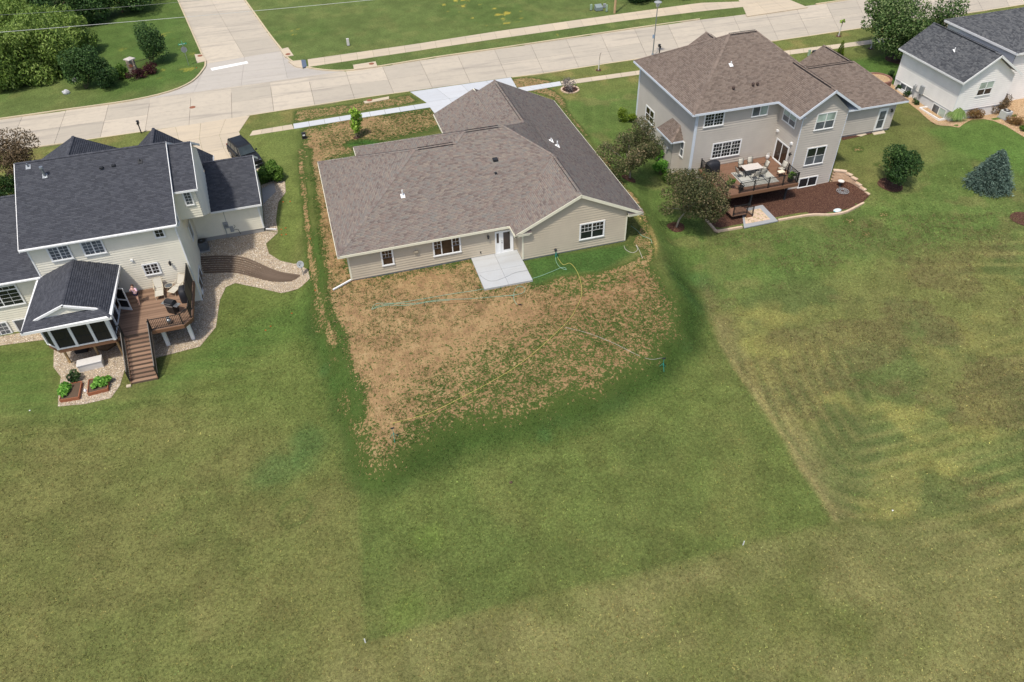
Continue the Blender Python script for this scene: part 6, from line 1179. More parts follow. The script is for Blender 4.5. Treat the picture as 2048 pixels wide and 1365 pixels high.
# ------------------------------------------------------------------ dark car
def car():
    c = GZ(487, 300, 0.75); rz = math.atan2(-0.93, 0.36); g = tz(c.x, c.y) + 0.03; t = thing('parked_car', 'black sport utility car parked on the beige driveway', 'car', Vector((c.x, c.y, g)), None, rz)
    pm = NT('car_paint').set(0.5, 0.35); pm.base(C(30, 32, 36)); pm.b.inputs['Coat Weight'].default_value = 0.0; pm = pm.m
    def loft(secs, name, mat, bevel=0.03, parent=None):
        V = []; F = []; m = len(secs[0])
        for s in secs: V += s
        for i in range(len(secs) - 1): F += [(i * m + k, i * m + (k + 1) % m, (i + 1) * m + (k + 1) % m, (i + 1) * m + k) for k in range(m)]
        F += [tuple(range(m - 1, -1, -1)), tuple((len(secs) - 1) * m + k for k in range(m))]; return local(t, name, MB().add(V, F), mat, bevel, parent=parent)
    def sec(x, w, zb, zt, cw=0.1): return [(x, -w, zb), (x, w, zb), (x, w + 0.03, (zb + zt) / 2), (x, w - 0.03, zt - 0.06), (x, w - cw, zt), (x, -w + cw, zt), (x, -w + 0.03, zt - 0.06), (x, -w - 0.03, (zb + zt) / 2)]
    body = loft([sec(-2.42, 0.8, 0.42, 0.95), sec(-2.3, 0.92, 0.32, 1.06), sec(-1.0, 0.95, 0.3, 1.08), sec(0.85, 0.95, 0.3, 1.08), sec(1.7, 0.92, 0.3, 1.02), sec(2.25, 0.86, 0.32, 0.92), sec(2.42, 0.74, 0.4, 0.8)], 'body', pm, 0.05)
    loft([[(-2.28, -0.82, 1.07), (-2.28, 0.82, 1.07), (-2.1, 0.68, 1.72), (-2.1, -0.68, 1.72)], [(-0.6, -0.84, 1.07), (-0.6, 0.84, 1.07), (-0.6, 0.7, 1.8), (-0.6, -0.7, 1.8)], [(0.35, -0.84, 1.07), (0.35, 0.84, 1.07), (0.2, 0.68, 1.76), (0.2, -0.68, 1.76)], [(1.15, -0.82, 1.06), (1.15, 0.82, 1.06), (0.42, 0.68, 1.7), (0.42, -0.68, 1.7)]], 'cabin', pm, 0.05)
    local(t, 'windshield', MB().prism([(1.12, -0.72, 1.12), (1.12, 0.72, 1.12), (0.47, 0.62, 1.68), (0.47, -0.62, 1.68)], (0.02, 0, 0.025)), 'carglass'); local(t, 'rear_window', MB().prism([(-2.27, -0.66, 1.2), (-2.27, 0.66, 1.2), (-2.13, 0.6, 1.64), (-2.13, -0.6, 1.64)], (-0.025, 0, 0.005)), 'carglass')
    for s in (-1, 1):
        for x0, x1 in ((-2.05, -1.25), (-1.15, -0.3), (-0.2, 0.6)): local(t, 'side_window', MB().prism([(x0, s * 0.815, 1.16), (x1, s * 0.825, 1.16), (x1 - (0.28 if x1 > 0.5 else 0), s * 0.71, 1.66), (x0 + (0.1 if x0 < -2 else 0), s * 0.715, 1.66)], (0, s * 0.02, 0.005)), 'carglass')
        for x in (-1.5, 1.5):
            w = local(t, 'wheel', MB().cyl((x, s * 0.72, 0.36), (x, s * 0.97, 0.36), 0.37, n=22), 'dark', 0.03); local(t, 'rim', MB().cyl((x, s * 0.96, 0.36), (x, s * 0.985, 0.36), 0.24, n=16), 'steel', parent=w)
        local(t, 'mirror', MB().cbox((0.75, s * 1.02, 1.16), (0.12, 0.2, 0.15)), pm, 0.03); local(t, 'headlight', MB().cbox((2.3, s * 0.66, 0.76), (0.2, 0.26, 0.16)), 'stain', 0.03); local(t, 'tail_light', MB().cbox((-2.38, s * 0.78, 0.95), (0.12, 0.16, 0.35)), plain('tail_red', C(120, 20, 20)), 0.02); local(t, 'roof_rail', MB().bar((-1.9, s * 0.6, 1.82), (0.2, s * 0.6, 1.82), 0.04, 0.05), 'black')
        local(t, 'door_seam', MB().box((-0.255, s * 0.975, 0.4), (-0.245, s * 0.984, 1.0)), 'dark')
    local(t, 'grille', MB().box((2.41, -0.4, 0.5), (2.45, 0.4, 0.78)), 'black', 0.02); local(t, 'bumper', MB().box((2.3, -0.84, 0.3), (2.48, 0.84, 0.46)), 'dark', 0.04); local(t, 'number_plate', MB().box((2.485, -0.22, 0.36), (2.495, 0.22, 0.47)), 'plate')
car()
# ------------------------------------------------------------------ street furniture
def mailbox(label, base, rz=0):
    t = thing('mailbox', label, 'mailbox', base, None, rz); local(t, 'post', MB().bar((0, 0, -0.2), (0, 0, 1.05), 0.1, 0.1), 'black'); local(t, 'arm', MB().bar((0, -0.2, 1.0), (0, 0.35, 1.0), 0.08, 0.06), 'black'); q = MB(); n = 10
    prof = [(-0.11, 1.04), (0.11, 1.04), (0.11, 1.17)] + [(0.11 * math.cos(a), 1.17 + 0.11 * math.sin(a)) for a in np.linspace(0.3, 2.84, 6)] + [(-0.11, 1.17)]
    b = local(t, 'box', q.prism([(x, -0.15, z) for x, z in prof], (0, 0.52, 0)), 'black', 0.01); local(t, 'flag', MB().box((0.115, 0.15, 1.12), (0.13, 0.2, 1.3)), 'rust', parent=b); local(t, 'name_plate', MB().box((-0.13, 0.0, 1.3), (0.13, 0.3, 1.36)), 'dark')
mailbox('black mailbox on a post by the left driveway', G(283, 267)); mailbox('black mailbox behind the taupe house roof', G(1318, 112))
L = G(1305, 113); t = thing('street_lamp', 'tall grey street lamp behind the taupe house', 'street lamp', L); local(t, 'pole', MB().cyl((0, 0, 0), (0, 0, 5.9), 0.075, 0.05, 12), 'steel'); local(t, 'base', MB().lathe((0, 0, 0), [(0.16, 0), (0.15, 0.25), (0.09, 0.4)], 12), 'steel'); local(t, 'lantern', MB().lathe((0, 0, 5.85), [(0.09, 0), (0.2, 0.15), (0.26, 0.55), (0.2, 0.6)], 14), 'box_white'); local(t, 'cap', MB().lathe((0, 0, 6.42), [(0.46, 0), (0.44, 0.06), (0.2, 0.16), (0.03, 0.2)], 16), 'grey'); local(t, 'street_sign', MB().box((-0.32, -0.1, 2.25), (-0.06, -0.09, 2.7)), plain('blue_sign', C(150, 172, 200), 0.5))
S = G(378, 132); t = thing('stop_sign', 'back of a stop sign with green street name plates above', 'sign', S, None, R(12)); local(t, 'post', MB().bar((0, 0, -0.2), (0, 0, 2.75), 0.05, 0.05), 'steel')
oc = [(0.38 * math.cos(R(22.5 + 45 * k)), 0.03, 2.0 + 0.38 * math.sin(R(22.5 + 45 * k))) for k in range(8)]; local(t, 'sign_plate', MB().prism(oc, (0, 0.01, 0)), 'steel'); gs = plain('street_name_green', C(40, 150, 110), 0.5)
fr_ = local(t, 'sign_face', MB().prism([(x, y + 0.0115, z) for x, y, z in oc], (0, 0.004, 0)), plain('stop_red', C(170, 34, 36), 0.5)); pl1 = local(t, 'name_plate', MB().box((-0.5, -0.01, 2.62), (0.5, 0.01, 2.8)), gs); pl2 = local(t, 'name_plate', MB().box((-0.012, -0.45, 2.82), (0.012, 0.45, 3.0)), gs)
for k in range(6): local(t, 'letter', MB().box((-0.38 + 0.12 * k, -0.016, 2.67), (-0.31 + 0.12 * k, -0.011, 2.75)), 'plate', parent=pl1)
def cabinet(label, px, w, d, h, mat, name='utility_box', lidmat=None, tag_=False, slope=0.0):
    p = G(*px); t = thing(name, label, 'utility box', p); local(t, 'housing', MB().prism([(-w / 2, -d / 2, 0), (w / 2, -d / 2, 0), (w / 2, -d / 2, h - slope), (w / 2, d / 2, h), (-w / 2, d / 2, h), (-w / 2, -d / 2, h - slope)][:6], (0, 0, 0.0001)) if False else MB().add([(-w / 2, -d / 2, 0), (w / 2, -d / 2, 0), (w / 2, d / 2, 0), (-w / 2, d / 2, 0), (-w / 2, -d / 2, h - slope), (w / 2, -d / 2, h - slope), (w / 2, d / 2, h), (-w / 2, d / 2, h)], [(0, 3, 2, 1), (4, 5, 6, 7), (0, 1, 5, 4), (1, 2, 6, 5), (2, 3, 7, 6), (3, 0, 4, 7)]), mat, 0.02)
    local(t, 'base', MB().box((-w / 2 - 0.03, -d / 2 - 0.03, -0.1), (w / 2 + 0.03, d / 2 + 0.03, 0.06)), 'dark')
    if tag_: local(t, 'label_plate', MB().box((-w * 0.3, -d / 2 - 0.01, h * 0.55), (w * 0.3, -d / 2 - 0.002, h * 0.8)), 'plate')
    return t
cabinet('black utility pedestal with white label beside the sown front yard', (609, 277), 0.42, 0.36, 0.62, 'black', tag_=True); cabinet('slim pale utility post on the empty grass plot', (697, 92), 0.34, 0.2, 0.95, 'box_white', tag_=False)
cabinet('small pale green pedestal left of the round transformer', (1182, 21), 0.3, 0.22, 0.8, 'greenpaint'); cabinet('slim grey pedestal at the right of the transformer', (1213, 24), 0.24, 0.22, 0.95, 'greenpaint'); cabinet('grey metal cabinet between the transformer and the wooden pole', (1209, 16), 0.4, 0.3, 0.55, 'grey')
cabinet('sloping grey green transformer near the wooden pole', (1197, 21), 1.0, 0.8, 0.75, plain('transformer', C(128, 140, 140)), slope=0.25); cabinet('pale utility pedestal right of the taupe house roof', (1617, 113), 0.26, 0.2, 0.8, 'greenpaint'); cabinet('dark utility box with white label right of the taupe house', (1628, 112), 0.55, 0.4, 0.65, 'dark', tag_=True)
P0 = G(1229, 27); t = thing('utility_pole', 'wooden utility pole at the top edge of the picture', 'pole', P0); local(t, 'shaft', MB().cyl((0, 0, -0.3), (0.15, 0, 11), 0.17, 0.12, 12), plain('pole_wood', C(178, 150, 116), 0.9, var=0.15)); local(t, 'cross_arm', MB().bar((-1.0, 0.15, 10.4), (1.3, 0.15, 10.4), 0.1, 0.12), 'timber')
for k, (a, b, hz, lab) in enumerate((((-140, 76), (900, -24), 8.2, 'lower pale overhead cable crossing the side street'), ((-140, 38), (420, -10), 9.2, 'upper thin overhead cable at the top left'))):
    A_, B_ = GZ(*a, hz), GZ(*b, hz); B2 = A_ + (B_ - A_) * 1.6; q = [A_.lerp(B2, s) - UP * 0.5 * math.sin(math.pi * s) for s in np.linspace(0, 1, 14)]; MB().tube(q, 0.022 if k == 0 else 0.016, 5).build('overhead_cable', plain('cable%d' % k, C(190, 194, 190) if k == 0 else C(120, 126, 120), 0.5), None, label=lab, cat='cable')
def staked(label, px, hgt):
    p = G(*px); t = thing('tree_guard', label, 'tree trunk', p); local(t, 'trunk', MB().tube([(0, 0, -0.1), (0.03, 0, hgt * 0.5), (0.1, 0.0, hgt * 0.9), (0.22, 0, hgt)], 0.05, 7, 0.035), 'bark_grey'); local(t, 'wrap', MB().cyl((0, 0, 0.03), (0.035, 0, hgt * 0.6), 0.065, 0.058, 9), 'box_white'); local(t, 'soil_ring', MB().cyl((0, 0, 0), (0, 0, 0.03), 0.35, n=14), 'mulch'); return p
staked('bare wrapped young trunk in the verge beside the taupe house', (1197, 141), 2.1); ST2 = staked('wrapped young trunk with a few leaves in the verge', (1677, 73), 2.0); staked('pale wrapped trunk beside the big maple', (1741, 98), 1.5)
# stone gate post with iron fence and boulder
p = G(268, 145); t = thing('gate_post', 'rough stone gate post with pale capstone', 'post', p); rn = random.Random(3); sm1 = concrete('field_stone', C(172, 158, 142), C(140, 128, 116), 0.3)
for c in range(8):
    for k in range(4):
        dx, dy = ((-0.22, -0.22), (0.22, -0.22), (0.22, 0.22), (-0.22, 0.22))[k]; s = 0.235 + rn.uniform(-0.02, 0.02); z0 = 0.2 * c; local(t, 'stone', MB().cbox((dx, dy, z0 + 0.1), (0.43 + rn.uniform(-0.03, 0.06), 0.43 + rn.uniform(-0.03, 0.06), 0.19)), sm1, 0.03)
local(t, 'capstone', MB().lathe((0, 0, 1.6), [(0.72, 0), (0.72, 0.1), (0.25, 0.24)], 4), plain('capstone', C(186, 180, 174), 0.85)); local(t, 'plaque', MB().box((-0.2, -0.48, 0.8), (0.2, -0.45, 1.15)), 'rust')
def iron_fence(label, a, b):
    a, b = G(*a), G(*b); t = thing('iron_fence', label, 'fence', a); d = b - a; n = max(2, int(d.length / 0.14)); bm_ = MB().box((-0.012, -0.012, 0), (0.012, 0.012, 1.15)).mesh('picket', M['black'])
    for i in range(n + 1): q = a + d * i / n; piece('picket', bm_, t, (q.x, q.y, tz(q.x, q.y) + 0.05))
    for h in (0.2, 1.05): MB().bar(a + UP * h, b + UP * h, 0.035, 0.035).build('rail', M['black'], t)
iron_fence('black iron fence left of the stone gate post', (222, 160), (259, 148)); iron_fence('black iron fence right of the stone gate post', (277, 141), (312, 131))
def rock(label, px, r, mat):
    p = G(*px); V, F = _ball((0, 0, r * 0.35), (r, r * 0.75, r * 0.8), 9, 6); rn = random.Random(int(px[0])); V = [(x * rn.uniform(0.8, 1.15), y * rn.uniform(0.8, 1.15), z * rn.uniform(0.85, 1.2)) for x, y, z in V]; MB().add([Vector(v) + p for v in V], F).build('boulder', mat, None, label=label, cat='boulder')
rock('pale grey boulder on the lawn corner across the street', (133, 188), 0.42, plain('pale_boulder', C(190, 192, 194), 0.9, var=0.2)); rock('grey landscape boulder behind the dark shrub', (150, 163), 0.35, plain('grey_boulder', C(130, 132, 130), 0.9, var=0.2)); rock('small brown stone lying on the lawn below the middle lot', (1022, 966), 0.12, M['soil'])
# ------------------------------------------------------------------ on the right deck
rz_ = 0.25
t = thing('outdoor_rug', 'grey rug with dark stripes on the right deck', 'rug', (38.4, 53.6, rz_), None, R(-2)); local(t, 'rug', MB().box((-1.75, -1.35, 0.003), (1.75, 1.35, 0.014)), 'rug')
for k in range(3): local(t, 'stripe', MB().box((-1.65 + 1.15 * k, -1.25, 0.014), (-1.55 + 1.15 * k, 1.25, 0.017)), 'rug_line')
for k in range(2): local(t, 'stripe', MB().box((-1.65, -0.45 + 0.95 * k, 0.0145), (1.65, -0.36 + 0.95 * k, 0.0175)), 'rug_line')
t = thing('dining_table', 'pale rectangular dining table on the grey rug', 'table', (38.35, 54.3, rz_)); local(t, 'table_top', MB().box((-0.9, -0.52, 0.7), (0.9, 0.52, 0.735)), 'table_top', 0.01); local(t, 'apron', MB().box((-0.86, -0.48, 0.64), (0.86, 0.48, 0.7)), 'black')
for x in (-0.82, 0.82):
    for y in (-0.44, 0.44): local(t, 'leg', MB().box((x - 0.03, y - 0.03, 0), (x + 0.03, y + 0.03, 0.64)), 'black')
def dchair():
    t = thing('patio_chair', 'x', 'chair', (0, 0, 0), 'sling chairs on the right deck'); n = 5
    def sling(P, name, mt='sling'):
        V = []
        for q in P: V += [(q[0], -0.25, q[1]), (q[0], 0.25, q[1])]
        m = len(P); o = local(t, name, MB().add(V, [(2 * i, 2 * i + 1, 2 * i + 3, 2 * i + 2) for i in range(m - 1)]), mt, smooth_=True); s = o.modifiers.new('s', 'SOLIDIFY'); s.thickness = 0.02
    sling([(0.25, 0.43), (0.1, 0.42), (-0.1, 0.4), (-0.22, 0.42)], 'seat'); sling([(-0.22, 0.44), (-0.27, 0.6), (-0.34, 0.85), (-0.4, 1.02)], 'backrest')
    for s in (-0.27, 0.27): local(t, 'armrest', MB().tube([(0.26, s, 0.0), (0.24, s, 0.62), (0.0, s, 0.64), (-0.3, s, 0.62)], 0.017), 'black'); local(t, 'leg', MB().tube([(-0.28, s, 0.0), (-0.18, s, 0.4), (-0.28, s, 0.62), (-0.41, s, 1.03)], 0.017), 'black')
    local(t, 'crossbar', MB().tube([(-0.41, -0.27, 1.03), (-0.41, 0.27, 1.03)], 0.017), 'black'); return t
ch = dchair()
for k, (x, y, a, lab) in enumerate(((37.85, 55.15, -92, 'sling chair behind the table, nearer the grill cover'), (38.85, 55.2, -90, 'sling chair behind the table, nearer the sliding door'), (39.65, 54.35, 185, 'sling chair at the right end of the table'), (37.05, 54.15, 5, 'sling chair at the left end of the table'), (38.2, 53.35, 88, 'sling chair in front of the table, left one'), (38.95, 53.45, 80, 'sling chair in front of the table, right one'), (41.15, 53.65, 200, 'grey chair at the deck corner beside the railing'))):
    c = ch if k == 0 else copy_tree(ch); c.location = (x, y, rz_); c.rotation_euler.z = R(a); c['label'] = lab
t = thing('ottoman', 'cream cushioned stool beside the deck corner chair', 'stool', (40.75, 53.1, rz_)); local(t, 'cushion', MB().box((-0.3, -0.22, 0.36), (0.3, 0.22, 0.48)), plain('cream_cushion', C(222, 212, 190), 0.9), 0.04); [local(t, 'leg', MB().box((x - 0.02, y - 0.02, 0), (x + 0.02, y + 0.02, 0.36)), 'black') for x in (-0.26, 0.26) for y in (-0.18, 0.18)]
covered('grill under a dark cover at the left end of the right deck', Vector((35.1, 55.7, rz_)), 0.75, 0.42, 1.2); tank('pale gas tank on the right deck beside the sliding door', Vector((41.3, 56.35, rz_)), 'box_white', 1.25)
POTS = []
for lab, x, y in (('black pot with leafy plant inside the right railing corner', 41.0, 51.9), ('black pot with leafy plant by the left railing post', 36.0, 51.95)):
    t = thing('plant_pot', lab, 'pot', (x, y, rz_)); local(t, 'pot', MB().lathe((0, 0, 0), [(0.18, 0), (0.26, 0.36), (0.28, 0.4), (0.24, 0.4), (0.22, 0.34)], 16), 'potblack'); POTS.append(Vector((x, y, rz_)))
p = GZ(1685, 384, BEDZ + 0.05); t = thing('wire_fire_ring', 'grey scrolled iron ring lying on the mulch', 'fire ring', p)
for r in (0.55, 0.38, 0.2): local(t, 'ring', MB().tube([(r * math.cos(a), r * math.sin(a), 0.1) for a in np.linspace(0, 6.283, 25)], 0.022), 'grey')
for k in range(8): a = k * math.pi / 4; local(t, 'spoke', MB().bar((0.2 * math.cos(a), 0.2 * math.sin(a), 0.1), (0.55 * math.cos(a), 0.55 * math.sin(a), 0.1), 0.03, 0.03), 'grey')
for k in range(4): a = k * math.pi / 2 + 0.4; local(t, 'foot', MB().bar((0.5 * math.cos(a), 0.5 * math.sin(a), -0.05), (0.5 * math.cos(a), 0.5 * math.sin(a), 0.1), 0.04, 0.04), 'grey')
p = GZ(1679, 374, BEDZ); t = thing('bird_bath', 'small pale bird bath before the block wall', 'bird bath', p); local(t, 'pedestal', MB().lathe((0, 0, 0), [(0.16, 0), (0.08, 0.1), (0.07, 0.45), (0.12, 0.52)], 12), 'dark'); local(t, 'bowl', MB().lathe((0, 0, 0.5), [(0.1, 0), (0.26, 0.06), (0.3, 0.12), (0.26, 0.1), (0.05, 0.05)], 18), 'box_white')
p = GZ(1674, 423, BEDZ + 0.02); t = thing('soil_bag', 'white and turquoise plastic bag lying on the mulch', 'bag', p, None, R(5)); V, F = _ball((0, 0, 0.1), (0.42, 0.26, 0.12), 16, 7); local(t, 'bag', MB().add([(x, y, max(0, z)) for x, y, z in V], F), plain('bag_white', C(206, 220, 222), 0.45, var=0.08), smooth_=True); local(t, 'printed_band', MB().add(*_ball((0, -0.05, 0.095), (0.43, 0.14, 0.115), 16, 7)), plain('bag_teal', C(96, 176, 190), 0.45), smooth_=True)
# ------------------------------------------------------------------ hoses, sprinklers, stakes and flags around the middle house
M['hose_g'] = plain('green_hose', C(136, 172, 150), 0.5); M['hose_y'] = plain('yellow_hose', C(186, 178, 100), 0.5); M['hose_w'] = plain('grey_hose', C(186, 182, 172), 0.5); M['teal'] = plain('teal_plastic', C(48, 142, 130), 0.5)
def hose(label, px, mat, r=0.018, n=5, up=0.03): MB().tube(smooth(PX(px, up), n), r, 6).build('garden_hose', M[mat], None, True, label=label, cat='hose')
hose('long yellow hose curving across the sown soil', [(1112, 508), (1118, 520), (1127, 530), (1140, 527), (1152, 540), (1161, 562), (1163, 590), (1155, 612), (1138, 640), (1110, 668), (1075, 700), (1030, 735), (980, 765), (920, 797), (860, 826), (785, 847)], 'hose_y', 0.017)
hose('pale green hose lying in folds before the patio', [(969, 578), (940, 583), (905, 588), (870, 594), (830, 601), (790, 607), (757, 612), (744, 620), (752, 608), (780, 607), (830, 607), (880, 600), (940, 598), (1000, 593), (1030, 591)], 'hose_g'); hose('second pale green fold beside the long hose', [(746, 618), (775, 611), (815, 611), (860, 604), (900, 601)], 'hose_g')
hose('green hose loop below the patio with black nozzle end', [(1000, 593), (1030, 590), (1046, 586), (1050, 578), (1042, 573), (1033, 575), (1028, 585), (1028, 600), (1034, 610)], 'hose_g'); hose('green hose running from the wall tap across the grass', [(1110, 500), (1111, 515), (1113, 525), (1120, 535), (1132, 540), (1130, 536), (1122, 536), (1100, 545), (1066, 557), (1010, 567), (970, 577)], 'hose_g')
hose('pale hose arching along the straw track by the right corner', [(1262, 452), (1275, 462), (1284, 472), (1300, 478), (1304, 487)], 'hose_g', 0.018); hose('grey hose tangle beside the right house corner', [(1248, 492), (1252, 500), (1265, 506), (1275, 500), (1272, 490), (1278, 500), (1285, 517)], 'hose_w', 0.018); hose('thin grey cord leading to the right sprinkler', [(1130, 655), (1180, 668), (1230, 688), (1270, 708), (1300, 719), (1325, 716)], 'hose_w', 0.012); hose('dark cord lying across the patio slab', [(960, 551), (975, 561), (990, 562), (1010, 555), (1030, 546), (1055, 541)], plain('x_dark', C(120, 118, 116)).name and 'grey', 0.013, up=0.16)
def sprinkler(label, px, s=1.0):
    p = G(*px); t = thing('sprinkler', label, 'sprinkler', p); local(t, 'riser', MB().cyl((0, 0, 0.3 * s), (0, 0, 0.95 * s), 0.02, n=8), 'teal'); local(t, 'head', MB().cbox((0, 0, 1.0 * s), (0.24, 0.06, 0.07)), 'dark')
    for k in range(3): a = 2.1 * k + 0.4; local(t, 'leg', MB().bar((0, 0, 0.55 * s), (0.32 * math.cos(a), 0.32 * math.sin(a), 0), 0.025, 0.025), 'teal')
sprinkler('teal tripod sprinkler at the end of the yellow hose', (789, 878)); sprinkler('teal tripod sprinkler near the dark grass edge on the right', (1325, 738))
t = thing('hose_stand', 'dark green hose stand at the gable wall', 'hose reel', G(1111, 515)); local(t, 'post', MB().bar((0, 0, 0), (0, 0, 0.75), 0.05, 0.05), 'teal'); local(t, 'reel', MB().cyl((-0.08, 0, 0.72), (0.08, 0, 0.72), 0.13, n=14), 'dark'); local(t, 'hanging_hose', MB().tube([(0.05, -0.05, 0.7), (0.06, -0.12, 0.3), (0.1, -0.2, 0.05)], 0.02), 'teal')
t = thing('hand_tool', 'small black metal tool at the end of the hose loop', 'tool', G(1037, 611)); [local(t, 'prong', MB().bar((0.05 * k, 0, 0.04), (0.05 * k + 0.18, -0.1, 0.04), 0.02, 0.02), 'black') for k in range(4)]; local(t, 'tool_bar', MB().bar((-0.02, 0.02, 0.05), (0.2, 0.02, 0.05), 0.03, 0.03), 'black')
t = thing('rake', 'thin rake lying on the soil below the patio', 'rake', G(897, 605)); a, b = G(850, 610, 0.04), G(985, 601, 0.04); MB().bar(a, b, 0.03, 0.03).build('handle', M['lumber'], t); MB().bar(a + Vector((-0.05, -0.2, 0)), a + Vector((0, 0.2, 0)), 0.04, 0.05).build('rake_head', M['dark'], t)
for lab, px in (('white survey stake in the lower left lawn', (731, 1286)), ('white survey stake at the right corner of the lot', (1486, 1091))):
    p = G(*px); t = thing('survey_stake', lab, 'stake', p, 'white survey stakes'); local(t, 'stake', MB().add([(-0.03, -0.012, -0.1), (0.03, -0.012, -0.1), (0.03, 0.012, -0.1), (-0.03, 0.012, -0.1), (-0.03, -0.012, 0.42), (0.03, -0.012, 0.42), (0.03, 0.012, 0.42), (-0.03, 0.012, 0.42)], [(0, 3, 2, 1), (4, 5, 6, 7), (0, 1, 5, 4), (1, 2, 6, 5), (2, 3, 7, 6), (3, 0, 4, 7)]), 'plate')
for px, where in [((566, 409), 'nearest the pebble strip of the garage, left of a pair'), ((580, 408), 'right of a pair beside the garage pebble strip'), ((562, 464), 'beside the white downspout end, upper left of four'), ((571, 461), 'beside the white downspout end, upper right of four'), ((563, 475), 'beside the white downspout end, lower left of four'), ((572, 474), 'beside the white downspout end, lower right of four'), ((620, 483), 'on the sown strip left of the middle house'), ((531, 666), 'lowest on the left lawn below the timber path'), ((541, 658), 'just above the lowest one on the left lawn'), ((583, 632), 'on the left lawn below the satellite dish'), ((1106, 183), 'in the soil behind the middle house near the grey shrub'), ((393, 140), 'at the street corner below the stop sign'), ((630, 586), 'beside the left downspout of the middle house')]:
    p = G(*px); t = thing('marking_flag', 'small orange marking flag ' + where, 'flag', p, 'orange marking flags'); local(t, 'wire', MB().cyl((0, 0, -0.05), (0, 0, 0.3), 0.004, n=5), 'steel'); local(t, 'flag', MB().box((0, -0.004, 0.2), (0.12, 0.004, 0.28)), 'orange')
for lab, px in (('white scrap of litter on the right lawn', (1785, 1022)), ('white scrap of litter on the left lawn', (60, 822))): p = G(*px); t = thing('litter', lab, 'litter', p); local(t, 'scrap', MB().add([(-0.05, -0.04, 0.02), (0.06, -0.03, 0.05), (0.04, 0.05, 0.03), (-0.04, 0.04, 0.06), (0, 0, 0.08)], [(0, 1, 4), (1, 2, 4), (2, 3, 4), (3, 0, 4)]), 'plate')
